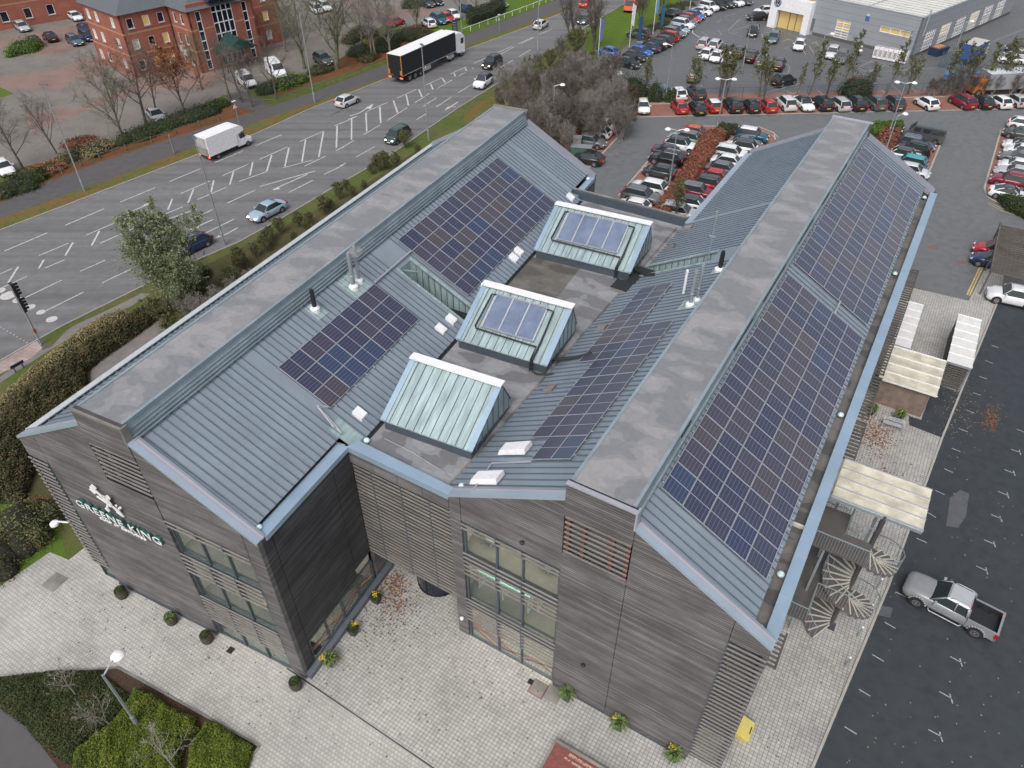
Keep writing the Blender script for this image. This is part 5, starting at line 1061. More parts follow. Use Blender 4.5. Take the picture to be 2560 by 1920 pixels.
row('from left just behind the blue fence', 'cars just behind the fence', aA + .1, [(1606, 226, 'hatchback', 'pale blue', 1), (1654, 226, 'suv', 'slate', 1), (1696, 230, 'hatchback', 'white', 1), (1741, 228, 'suv', 'dark grey', 1)], dz=.8)
for px, py, k, c, h, lab in (
 (1737, 187, 'suv', 'olive', aI + .1, 'olive brown SUV alone on the wet tarmac below the dealership lamp'),
 (1961, 199, 'suv', 'black', aI - .55, 'black SUV turned side-on alone behind the row of bare trees'),
 (1893, 39, 'hatchback', 'black', pi + .05, 'black hatchback side-on left of the white showroom portal'),
 (1912, 24, 'hatchback', 'white', pi + .1, 'white hatchback half hidden behind the showroom glass corner'),
 (1884, 75, 'estate', 'black', aI + pi + .1, 'black estate on the hatched bays left of the portal'),
 (1934, 91, 'estate', 'slate', aI + pi + .05, 'slate blue estate parked in front of the showroom doors'),
 (1999, 110, 'hatchback', 'white', aI + pi + .05, 'white hatchback parked right of the showroom portal'),
 (2081, 130, 'suv', 'light silver', aI + pi, 'silver SUV by the first workshop door behind a leafy tree'),
 (2103, 141, 'suv', 'grey', aI + pi, 'grey SUV beside the silver one near the workshop door'),
 (2142, 206, 'hatchback', 'red', aA, 'red hatchback mostly hidden behind the round evergreen bush'),
 (2528, 145, 'coupe', 'white', 2.9, 'white round-roofed coupe at the top right behind bare trees'),
 (2550, 134, 'saloon', 'silver', 2.9, 'silver saloon at the top right picture edge'),
 (2547, 117, 'hatchback', 'dark grey', 2.9, 'dark hatchback farthest right beyond the blue box trailer')):
    P = G(px, py, .8); car(k, c, (P.x, P.y, .02), h, lab)
# brick office forecourt
aL = hdg((140, 57), (232, 120)) ; dn = hdg((30, 45), (80, 78))
for px, py, k, c, h, lab in (
 (54, 64, 'estate', 'silver', dn, 'silver estate nearest the far left brick wall'), (187, 38, 'saloon', 'white', dn, 'white saloon against the far left brick wall'),
 (83, 99, 'saloon', 'black', dn + pi, 'black saloon with yellow plate, left of the other black car on the forecourt'), (124, 90, 'hatchback', 'black', dn + pi, 'black hatchback between the black saloon and the grey estate'),
 (186, 98, 'estate', 'slate', dn, 'slate grey estate on the forecourt left of the dark blue car'), (217, 88, 'mpv', 'dark blue', dn, 'dark blue people carrier beside the brick office corner'), (212, 70, 'hatchback', 'dark blue', dn, 'small dark blue hatchback half hidden by the brick office corner'),
 (389, 284, 'saloon', 'silver', dn - .1, 'silver saloon under the bare trees below the brick office'), (8, 415, 'hatchback', 'white', dn, 'white car nose at the left picture edge'),
 (807, 146, 'suv', 'green grey', dn - .1, 'grey green SUV beside the ivy covered trunks'), (988, 52, 'hatchback', 'red', .9, 'red hatchback seen through bare branches'),
 (1072, 55, 'hatchback', 'white', dn + pi - .25, 'white hatchback at the left end of the short row beside the lawn'), (1097, 46, 'suv', 'petrol blue', dn - .2, 'petrol blue SUV between the white and red cars by the lawn'), (1117, 41, 'hatchback', 'red', dn - .2, 'red hatchback in the short row beside the lawn'), (1134, 34, 'hatchback', 'white', dn - .2, 'white hatchback behind the red one by the lawn'),
 (1169, 21, 'hatchback', 'dark blue', dn - .1, 'dark blue hatchback beside the clipped hedge at the top'), (1066, 5, 'suv', 'dark grey', dn - .1, 'dark grey SUV left of the black car at the top edge'), (1089, 1, 'hatchback', 'black', dn - .1, 'black hatchback at the top edge behind the round bush'),
 (1249, 6, 'hatchback', 'grey', dn, 'grey hatchback behind the lawn at the top edge'), (812, 14, 'suv', 'white', dn - .2, 'white SUV hidden in bare crowns right of the brick office'), (790, 20, 'mpv', 'white', dn - .2, 'white people carrier hidden in bare crowns right of the brick office')):
    P = G(px, py, .8); car(k, c, (P.x, P.y, .02), h, lab)
# traffic on the road
up = hdg((500, 385), (780, 271))
for px, py, k, c, h, lab, lt, rf in (
 (868, 250, 'hatchback', 'light silver', up + .06, 'silver hatchback driving away behind the lorry', None, None), (1230, 156, 'suv', 'black', up + pi + .13, 'black SUV with lit headlights coming down the road', 'front', None),
 (1208, 203, 'suv', 'white', up + pi + .2, 'white SUV with dark glass roof coming down the road', None, 'dark purple'), (1352, 60, 'hatchback', 'light silver', up + .16, 'silver hatchback driving away behind the tall lamp post', None, None),
 (1460, 48, 'hatchback', 'slate', up + pi + .2, 'dark car with lit headlights behind the bare roadside tree', 'front', None), (1464, 7, 'hatchback', 'red', up + .25, 'red car with lit tail lamps at the top of the road', 'rear', None),
 (994, 338, 'mpv', 'dark green', up + pi + .1, 'dark green people carrier coming down the near lane', 'front', None), (667, 524, 'saloon', 'pale blue', up + pi + .02, 'pale silver blue saloon coming down the near lane', 'front', None),
 (480, 608, 'hatchback', 'dark blue', up + pi - .02, 'dark blue car with lit headlights half hidden by the roadside tree', 'front', None)):
    P = G(px, py, .7); car(k, c, (P.x, P.y, .02), h, lab, 'moving traffic', rf, lt)
P = G(2535, 738, .8); car('suv', 'white', (P.x, P.y, .02), FR['R'][2] + pi + .1, 'white SUV parked alone at the right edge above the empty bays', None)
for k_, (px, py, c) in enumerate(((2490, 622, 'red'), (2486, 648, 'dark blue'), (2540, 640, 'dark red'))):
    P = G(px, py, .8); car('hatchback', c, (P.x, P.y, .02), FR['R'][2] + pi, c + ' car under the slatted pergola at the right edge')
# ---------- pickup in the fresh tarmac car park
def wheelmesh(r, wd):
    q = MB(); q.tube([(0, -wd / 2, 0), (0, wd / 2, 0)], r, 24); q.mat(1).tube([(0, -wd / 2 - .005, 0), (0, wd / 2 + .005, 0)], r * .6, 18); q.mat(0)
    for s in (-1, 1): [q.bar((r * .2 * cos(a * pi / 6), s * (wd / 2 + .008), r * .2 * sin(a * pi / 6)), (r * .56 * cos(a * pi / 6), s * (wd / 2 + .008), r * .56 * sin(a * pi / 6)), .035, .006, (0, 1, 0)) for a in range(12)]
    return q.mesh('wheel', [M['tyre'], M['rim']])
A_, B_ = G(2268, 1452, .75), G(2495, 1568, .75); P = (A_ + B_) / 2; hh = atan2(A_.y - B_.y, A_.x - B_.x)
t = thing('pickup_truck', 'metallic grey double cab pickup with open load bed and roof rails', 'pickup truck', (P.x, P.y, .03), hh)
gp = (.24, .25, .265, 1)
p = MB(); w = .92
def psec(x, z0, z1, ww): return [(x, -ww * .92, z0), (x, -ww, z0 + .2), (x, -ww * 1.0, z0 + (z1 - z0) * .6), (x, -ww * .96, z1 - .12), (x, -ww * .88, z1 - .03), (x, -ww * .5, z1 + .01), (x, ww * .5, z1 + .01), (x, ww * .88, z1 - .03), (x, ww * .96, z1 - .12), (x, ww, z0 + (z1 - z0) * .6), (x, ww, z0 + .2), (x, ww * .92, z0)]
loft(p, [psec(-.95, .35, 1.14, .92), psec(0, .35, 1.13, .92), psec(1.05, .35, 1.14, .92), psec(1.6, .35, 1.13, .93), psec(2.25, .36, 1.06, .90), psec(2.48, .4, .98, .80), psec(2.6, .45, .86, .66)])
for sy in (-1, 1):
    p.bar((1.12, sy * .84, 1.12), (.42, sy * .68, 1.73), .08, .05); p.bar((-.93, sy * .84, 1.12), (-.82, sy * .69, 1.72), .2, .06); p.bar((-.2, sy * .86, 1.12), (-.18, sy * .7, 1.73), .06, .04)
    for x in (1.62, -1.62): 
        for k in range(9):
            a0, a1 = pi * k / 9, pi * (k + 1) / 9; p.bar((x + .47 * cos(a0), sy * .93, .42 + .47 * sin(a0)), (x + .47 * cos(a1), sy * .93, .42 + .47 * sin(a1)), .1, .1, (0, 1, 0))
b = p.build('body', M['paint'], t, True); b.color = gp
for e in ('use_auto_smooth',): pass
p = MB(); p.hexa([(-.85, -.71, 1.68), (.44, -.69, 1.68), (.44, .69, 1.68), (-.85, .71, 1.68)], [(-.78, -.62, 1.77), (.32, -.6, 1.77), (.32, .6, 1.77), (-.78, .62, 1.77)]); b = p.build('roof', M['paint'], t); b.color = (.40, .42, .44, 1)
p = MB(); p.hexa([(-.95, -.83, 1.1), (1.14, -.83, 1.1), (1.14, .83, 1.1), (-.95, .83, 1.1)], [(-.84, -.67, 1.70), (.44, -.67, 1.70), (.44, .67, 1.70), (-.84, .67, 1.70)]); p.build('windows', M['carglass'], t)
p = MB(); 
for sy in (-1, 1): p.box(-2.6, -.97, sy * .92 - (.1 if sy > 0 else 0), sy * .92 + (.1 if sy < 0 else 0), .45, 1.13)
p.box(-2.62, -2.5, -.92, .92, .5, 1.12); b = p.build('load_bed', M['paint'], t); b.color = gp
p = MB(); p.box(-2.5, -.97, -.82, .82, .6, .68); p.box(-2.5, -.97, -.83, -.81, .6, 1.08); p.box(-2.5, -.97, .81, .83, .6, 1.08); p.box(-.99, -.96, -.82, .82, .6, 1.1); p.box(-2.51, -2.49, -.82, .82, .6, 1.08); p.build('bed_liner', M['plastic'], t)
p = MB(); [p.tube([(.25, sy * .64, 1.76), (.1, sy * .64, 1.84), (-.65, sy * .64, 1.84), (-.75, sy * .64, 1.78)], .028, 6) for sy in (-1, 1)]; [p.tube([(1.0, sy * .97, .5), (.9, sy * 1.05, .4), (-.75, sy * 1.05, .4), (-.85, sy * .97, .5)], .035, 6) for sy in (-1, 1)]; p.build('roof_rail', M['alu'], t)
wm = wheelmesh(.40, .26)
for x in (1.62, -1.62):
    for sy in (-1, 1): link('wheel', wm, t, (x, sy * .86, .40))
p = MB(); [p.tube([(x, sy * .7, .42), (x, sy * .945, .42)], .455, 18) for x in (1.62, -1.62) for sy in (-1, 1)]; p.box(-2.4, 2.4, -.8, .8, .3, .45); p.box(2.35, 2.63, -.5, .5, .45, .75); p.build('arch_trim', M['plastic'], t)
for sy in (-1, 1):
    p = MB(); p.hexa([(2.25, sy * .62 - .16, .74), (2.5, sy * .62 - .16, .72), (2.46, sy * .62 + .16, .72), (2.2, sy * .62 + .16, .74)], [(2.05, sy * .66 - .14, 1.0), (2.36, sy * .62 - .14, .94), (2.32, sy * .66 + .14, .94), (2.05, sy * .68 + .14, 1.0)]); p.build('headlight', M['lamp'], t)
    p = MB(); p.box(-2.66, -2.45, sy * .86 - .09, sy * .86 + .09, .72, 1.06); p.build('tail_light', M['redl'], t)
    p = MB(); p.box(.72, .86, sy * 1.05 - .13, sy * 1.05 + .13, 1.12, 1.3); p.build('wing_mirror', M['alu'], t)
    p = MB(); p.box(.05, .25, sy * .945 - .01, sy * .945 + .02, .98, 1.02); p.box(-.75, -.55, sy * .945 - .01, sy * .945 + .02, .98, 1.02); p.build('door_handle', M['alu'], t)
p = MB(); p.box(-.9, -.82, .25, .6, 1.6, 1.66); p.build('brake_lamp', M['redl'], t)
# ---------- box van
P = G(564, 352, 1.4); h = up + .03
t = thing('box_van', 'white luton box van with lit tail lamps driving along the road', 'box van', (P.x, P.y, .02), h, 'moving traffic')
p = MB(); p.box(-3.6, 1.0, -1.1, 1.1, .75, 3.1); loft(p, [[(x, -1.1, 2.2 + k), (x, -1.1, 3.1 - e), (x, 1.1, 3.1 - e), (x, 1.1, 2.2 + k)] for x, e, k in ((1.0, 0, -.2), (1.7, .05, .0), (2.1, .25, .05), (2.25, .55, .15))]); p.build('box_body', M['whitem'], t)
p = MB(); loft(p, [[(x, -w_, .45), (x, -w_, z * .6 + .2), (x, -w_ * .85, z), (x, w_ * .85, z), (x, w_, z * .6 + .2), (x, w_, .45)] for x, z, w_ in ((1.0, 2.15, .98), (1.9, 2.1, .98), (2.6, 1.35, .98), (3.2, 1.15, .95), (3.45, .8, .85))]); p.build('cab', M['whitem'], t)
p = MB(); p.hexa([(2.0, -.86, 1.38), (2.66, -.86, 1.36), (2.66, .86, 1.36), (2.0, .86, 1.38)], [(1.9, -.84, 2.13), (1.98, -.84, 2.13), (1.98, .84, 2.13), (1.9, .84, 2.13)]); [p.box(1.5, 2.3, s * .985 - .01, s * .985 + .01, 1.35, 1.95) for s in (-1, 1)]; p.build('windows', M['carglass'], t)
p = MB(); p.box(-3.65, -3.6, -1.0, 1.0, .8, 1.75); p.build('tail_lift', M['conc2'], t); p = MB(); p.box(-3.64, -3.6, -.95, .95, 1.8, 3.0); p.build('rear_shutter', M['concrete'], t); p = MB(); p.box(-3.5, 3.3, -.8, .8, .4, .75); p.box(3.1, 3.5, -.8, .8, .35, .55); p.build('chassis', M['plastic'], t)
wv = wheelmesh(.35, .24)
for x in (-2.3, 2.55):
    for sy in (-1, 1): link('wheel', wv, t, (x, sy * .92, .36))
for sy in (-1, 1):
    p = MB(); p.box(-3.68, -3.6, sy * .95 - .16, sy * .95 + .1, .58, .74); p.build('tail_light', M['redon'], t); p = MB(); p.box(3.2, 3.42, sy * .78 - .12, sy * .78 + .12, .85, 1.05); p.build('headlight', M['lamp'], t)
# ---------- articulated lorry
A_, B_ = G(1018, 205, .0), G(1160, 147, 0); h = up + .075; 
t = thing('articulated_lorry', 'articulated lorry with white cab and black curtain trailer with white roof', 'lorry', (0, 0, .02), h, 'moving traffic'); R0 = G(1000, 205, .0); d_ = Vector((cos(h), sin(h), 0)); s_ = Vector((-sin(h), cos(h), 0)); c_ = R0 + d_ * 7.9; t.location = (c_.x, c_.y, .02); t.scale = (1.1, 1.08, 1.08)
blk = plain('black_curtain', (.012, .014, .018), .5)
p = MB(); p.box(-8, 5.4, -1.25, 1.25, 1.25, 3.95); tr = p.build('trailer_body', blk, t); p = MB(); p.box(-8.02, 5.42, -1.27, 1.27, 3.95, 4.0); p.build('trailer_roof', M['whitem'], tr)
p = MB(); p.box(-8, 5.4, -1.28, -1.24, 1.18, 1.26); p.box(-8, 5.4, 1.24, 1.28, 1.18, 1.26); p.build('side_rail', M['alu'], tr)
p = MB(); [p.box(-8.05, -8.0, y, y + .12, 1.2, 3.9) for y in (-1.25, 1.13)]; [p.box(-8.08, -8.0, y, y + .3, 1.3, 1.9) for y in (-1.2, .9)]; p.build('rear_frame', plain('amber_frame', (.42, .2, .04), .6), tr)
p = MB(); p.box(-7.9, 7.5, -.5, .5, .8, 1.2); p.box(-8, -7.8, -1.2, 1.2, .75, 1.0); p.box(-4.2, -2.0, -1.22, -1.18, .55, 1.1); p.build('chassis', M['plastic'], t)
p = MB(); p.box(-3.2, -1.2, -1.26, -1.2, .5, 1.05); p.box(3.4, 4.9, -1.25, -.9, .5, 1.0); p.build('side_guard', M['alu'], t)
p = MB(); loft(p, [[(x, -1.22, z0), (x, -1.22, z1 - .2), (x, -1.05, z1), (x, 1.05, z1), (x, 1.22, z1 - .2), (x, 1.22, z0)] for x, z0, z1 in ((5.75, .9, 3.75), (6.3, .7, 3.8), (7.3, .55, 3.5), (7.85, .5, 3.1), (8.0, .5, 2.9))]); cb = p.build('cab', M['whitem'], t)
p = MB(); p.box(7.9, 8.03, -1.1, 1.1, 1.9, 2.85); [p.box(6.9, 7.7, s * 1.225 - .01, s * 1.225 + .01, 1.9, 2.7) for s in (-1, 1)]; p.build('window', M['carglass'], cb)
p = MB(); p.box(5.4, 5.75, -1.1, 1.1, 1.2, 3.6); p.box(7.95, 8.06, -1.1, 1.1, .5, 1.2); p.build('cab_trim', M['plastic'], cb)
wl = wheelmesh(.5, .32)
for x in (-6.3, -5.0, -3.7, 4.2, 7.1):
    for sy in (-1, 1): link('wheel', wl, t, (x, sy * 1.05, .5))
for sy in (-1, 1): p = MB(); p.box(-8.06, -7.95, sy * 1.0 - .22, sy * 1.0 + .22, .78, .95); p.build('tail_light', M['redon'], t)
p = MB(); [p.box(x, x + .12, -1.29, -1.25, .95, 1.05) for x in (-2.6, 3.0)]; p.build('side_marker', emis('amber_marker', (1, .35, .05), 2), t)
# ---------- panel vans, campervan, trucks
def van(name, label, L, W, H, P, h, col, mat='paintmatt', cat='van', rack=False, side=True, group=None):
    t = thing(name, label, cat, (P.x, P.y, .02), h, group); F = L / 2; w = W / 2
    p = MB(); loft(p, [[(x, -w * a, .3), (x, -w * a, z * .55), (x, -w * a * .93, z - .12), (x, -w * .75 * a, z), (x, w * .75 * a, z), (x, w * a * .93, z - .12), (x, w * a, z * .55), (x, w * a, .3)] for x, z, a in ((-F, H - .05, .97), (-F + .15, H, 1), (F - 1.75, H, 1), (F - 1.55, H - .05, 1), (F - .85, H * .62, .99), (F - .2, H * .52, .95), (F, H * .36, .85))])
    b = p.build('body', M[mat], t); b.color = (*col, 1)
    p = MB(); p.hexa([(F - 1.45, -w * .86, H * .66), (F - .82, -w * .86, H * .64), (F - .82, w * .86, H * .64), (F - 1.45, w * .86, H * .66)], [(F - 1.6, -w * .8, H - .08), (F - 1.48, -w * .8, H - .08), (F - 1.48, w * .8, H - .08), (F - 1.6, w * .8, H - .08)])
    for s in (-1, 1):
        p.box(F - 2.3, F - 1.45, s * w * .965 - .02, s * w * .965 + .03, H * .58, H * .86)
        if side: p.box(F - 3.5, F - 2.5, s * w * .965 - .02, s * w * .965 + .03, H * .58, H * .86); p.box(-F + .2, F - 3.6, s * w * .965 - .02, s * w * .965 + .03, H * .58, H * .86)
    p.box(-F - .01, -F + .02, -w * .75, w * .75, H * .58, H * .88); p.build('windows', M['carglass'], t)
    wm_ = wheelmesh(.34, .22)
    for x in (-F + .95, F - .85):
        for sy in (-1, 1): link('wheel', wm_, t, (x, sy * (w - .08), .34))
    p = MB(); [p.tube([(x, sy * (w - .2), .36), (x, sy * (w + .008), .36)], .42, 14) for x in (-F + .95, F - .85) for sy in (-1, 1)]; p.box(F - .1, F + .02, -w * .8, w * .8, .3, .5); p.build('arch_trim', M['plastic'], t)
    for sy in (-1, 1):
        p = MB(); p.box(F - .3, F - .02, sy * w * .72 - .14, sy * w * .72 + .14, H * .38, H * .46); p.build('headlight', M['lamp'], t); p = MB(); p.box(-F - .02, -F + .1, sy * w * .88 - .06, sy * w * .88 + .06, .8, 1.2); p.build('tail_light', M['redl'], t)
    if rack: p = MB(); [p.bar((-F + .3, s * w * .7, H + .12), (F - 1.9, s * w * .7, H + .12), .04) for s in (-1, -.3, .3, 1)]; [p.bar((x, -w * .75, H + .08), (x, w * .75, H + .08), .04) for x in (-F + .5, 0, F - 2)]; p.build('roof_rack', M['alu'], t)
    return t
van('panel_van', 'small white van with ladders on its roof below the brick office entrance', 4.5, 1.8, 1.85, G(616, 200, .8), dn - .1, (.72, .73, .75), rack=True, side=False)
van('panel_van', 'larger white van right of the brick office entrance', 5.4, 2.0, 2.2, G(690, 174, .9), dn - .2, (.75, .76, .78), side=False)
van('camper_van', 'dark grey camper van with raised roof behind the right wing', 5.3, 1.95, 2.1, G(2309, 333, .9), aE + pi + .0, (.075, .08, .082), 'paint')
def truck(label, P, h, L, col, top, H=3.2, cab=(.05, .14, .4)):
    t = thing('box_truck', label, 'truck', (P.x, P.y, .02), h); p = MB(); p.box(-L / 2, L / 2 - 1.8, -1.2, 1.2, .9, H); b = p.build('box_body', M['paintmatt'], t); b.color = (*col, 1)
    p = MB(); p.box(-L / 2 - .02, L / 2 - 1.78, -1.22, 1.22, H, H + .05); b = p.build('box_roof', M['paintmatt'], t); b.color = (*top, 1)
    p = MB(); p.hexa([(L / 2 - 1.7, -1.1, .5), (L / 2, -1.05, .5), (L / 2, 1.05, .5), (L / 2 - 1.7, 1.1, .5)], [(L / 2 - 1.7, -1.05, 2.5), (L / 2 - .5, -1, 2.45), (L / 2 - .5, 1, 2.45), (L / 2 - 1.7, 1.05, 2.5)]); b = p.build('cab', M['paintmatt'], t); b.color = (*cab, 1)
    p = MB(); p.hexa([(L / 2 - .3, -.95, 1.4), (L / 2 - .12, -.95, 1.4), (L / 2 - .12, .95, 1.4), (L / 2 - .3, .95, 1.4)], [(L / 2 - .6, -.9, 2.3), (L / 2 - .42, -.9, 2.3), (L / 2 - .42, .9, 2.3), (L / 2 - .6, .9, 2.3)]); p.build('windscreen', M['carglass'], t)
    for x in (-L / 2 + 1.4, L / 2 - .9):
        for sy in (-1, 1): link('wheel', wl, t, (x, sy * 1.0, .5))
    p = MB(); p.box(-L / 2, L / 2 - .3, -.5, .5, .5, .9); p.build('chassis', M['plastic'], t)
truck('blue sided box truck with scuffed white roof outside the workshop doors', G(2437, 128, 1.6), .75, 6.5, (.03, .09, .32), (.5, .48, .44), 3.2, (.6, .6, .6))
truck('long white roofed truck with orange cab behind the bare hedge at the right', G(2510, 205, 1.6), .12 + pi, 10.5, (.27, .29, .31), (.62, .66, .72), 3.2, (.42, .14, .03))
truck('small blue flatbed truck hidden in the bare thicket', G(2408, 200, 1.0), -.6, 5.5, (.07, .17, .33), (.07, .17, .33), 1.6, (.05, .13, .33))
truck('orange lorry with a lit headlamp at the top of the far verge', G(1582, 5, 1.2), up + pi + .3, 8, (.5, .09, .04), (.35, .07, .03), 2.6, (.6, .1, .04))
# ================================================================ vegetation
def rv(rg, s=1.0): return Vector((rg.gauss(0, s), rg.gauss(0, s), rg.gauss(0, s)))
def grow(seed, H, R0, spread=.55, up=.35, n1=9, n2=5, n3=5, n4=3, clear=.25, crook=.10, leafn=0, leaf=.12, stems=1, l1=.5):
    """returns (wood MB, twig MB, leaf MB, tips)"""
    rg = random.Random(seed); wd, tw, lf = MB(), MB(), MB(); tips = []
    def leafq(P):
        a = rv(rg).normalized(); b = a.cross(rv(rg)).normalized(); s = leaf * rg.uniform(.6, 1.3)
        lf.poly([P - a * s * .5, P + b * s * .3, P + a * s * .5, P - b * s * .3])
    for st in range(stems):
        base = Vector((rg.uniform(-.35, .35), rg.uniform(-.35, .35), 0)) * (stems > 1) * H * .12
        lean = Vector((rg.gauss(0, .12), rg.gauss(0, .12), 1)) if stems > 1 else Vector((rg.gauss(0, .05), rg.gauss(0, .05), 1))
        pts = []; P = base.copy(); d = lean.normalized(); K = 6
        for i in range(K + 1): pts.append(P.copy()); d = (d + rv(rg, crook * .5)).normalized(); d.z = abs(d.z); P = P + d * H * .86 / K
        rs = [max(.012, R0 * (1 - .86 * i / K)) for i in range(K + 1)]; rs[0] *= 1.25
        wd.tube(pts, rs, 6, False)
        for i in range(n1):
            t = clear + (1 - clear) * (i + rg.random() * .7) / n1; q = min(K - 1, int(t * K)); o = pts[q].lerp(pts[q + 1], t * K - q if t < 1 else 1)
            a = 2.4 * i + rg.uniform(-.5, .5); L = H * l1 * (1.05 - t * .72) * rg.uniform(.75, 1.2)
            dd = Vector((cos(a) * spread, sin(a) * spread, up + .25 * t + rg.uniform(-.1, .15))).normalized(); r1 = max(.014, R0 * .42 * (1.1 - t))
            b = [o]; dk_ = dd.copy()
            for k in range(3): dk_ = (dk_ + rv(rg, crook) + Vector((0, 0, .06))).normalized(); b.append(b[-1] + dk_ * L / 3)
            wd.tube(b, [r1, r1 * .75, r1 * .5, r1 * .22], 4, False)
            for j in range(n2):
                u = .25 + .75 * (j + rg.random()) / n2; qq = min(2, int(u * 3)); o2 = b[qq].lerp(b[qq + 1], min(1, u * 3 - qq)); L2 = L * .5 * (1.15 - u * .6) * rg.uniform(.7, 1.2)
                d2 = (dk_ * .6 + rv(rg, .55) + Vector((0, 0, .25))).normalized(); e = o2 + d2 * L2 * .5; f_ = e + (d2 + rv(rg, .2)).normalized() * L2 * .5
                r2 = max(.010, r1 * .4); tw.tube([o2, e, f_], [r2, r2 * .7, r2 * .35], 3, False)
                for k in range(n3):
                    v_ = rg.random(); o3 = o2.lerp(e, v_ * 2) if v_ < .5 else e.lerp(f_, v_ * 2 - 1); L3 = L2 * rg.uniform(.3, .55); d3 = (d2 * .6 + rv(rg, .5) + Vector((0, 0, .15))).normalized(); g_ = o3 + d3 * L3
                    w3 = max(.011, r2 * .5); sd = d3.cross(rv(rg)).normalized() * w3; tw.poly([o3 - sd, o3 + sd, g_])
                    tips.append(g_)
                    for l_ in range(n4):
                        z_ = rg.uniform(.3, 1); o4 = o3.lerp(g_, z_); d4 = (d3 * .7 + rv(rg, .45)).normalized(); h_ = o4 + d4 * L3 * .5; sd = d4.cross(rv(rg)).normalized() * w3 * .7; tw.poly([o4 - sd, o4 + sd, h_]); 
                        if leafn and rg.random() < leafn: leafq(h_)
                    if leafn:
                        for l_ in range(int(leafn * 3)): leafq(o3.lerp(g_, rg.random()) + rv(rg, .08))
    return wd, tw, lf
def tree_proto(name, cat, label, group, mats, **k):
    wd, tw, lf = grow(**k); t = thing(name, label, cat, (0, 0, 0), 0, group)
    wd.build('trunk', M[mats[0]], t, True); tw.build('twigs', M[mats[1]], t)
    if lf.f: lf.build('foliage', M[mats[2]], t)
    return [snapshot(t), False]
M['leafg'] = foliage('sparse_green_leaf', [(.055, .085, .03), (.12, .13, .05), (.16, .14, .06)])
M['leafb'] = foliage('willow_leaf', [(.12, .16, .07), (.19, .23, .12), (.24, .26, .15)])
M['leafo'] = foliage('russet_leaf', [(.18, .075, .03), (.3, .13, .06), (.25, .12, .07)])
M['leafd'] = foliage('dark_leaf', [(.018, .032, .015), (.035, .055, .025), (.06, .07, .035)])
M['leafr'] = foliage('copper_leaf', [(.15, .055, .035), (.24, .095, .06), (.20, .10, .075)], rnd=.5)
M['leafy'] = foliage('yellow_green_shrub', [(.05, .08, .01), (.10, .135, .018), (.155, .18, .03)], rnd=.6)
M['leafs'] = foliage('dark_groundcover', [(.022, .035, .012), (.045, .06, .02), (.075, .07, .03)], rnd=.5)
M['leafbr'] = foliage('bramble', [(.03, .04, .014), (.07, .065, .028), (.13, .09, .05)], rnd=.6)
M['leafst'] = foliage('straw_grass', [(.17, .14, .065), (.24, .20, .10), (.12, .12, .05)], rnd=.4)
M['leafh'] = foliage('hedge_leaf', [(.025, .045, .014), (.045, .07, .022), (.07, .09, .03)], rnd=.45)
M['leafbh'] = foliage('brown_hedge_leaf', [(.05, .035, .022), (.085, .06, .04), (.11, .08, .05)], rnd=.4)
M['leafbg'] = foliage('bright_shrub_leaf', [(.05, .10, .012), (.09, .16, .022), (.14, .21, .04)], rnd=.45)
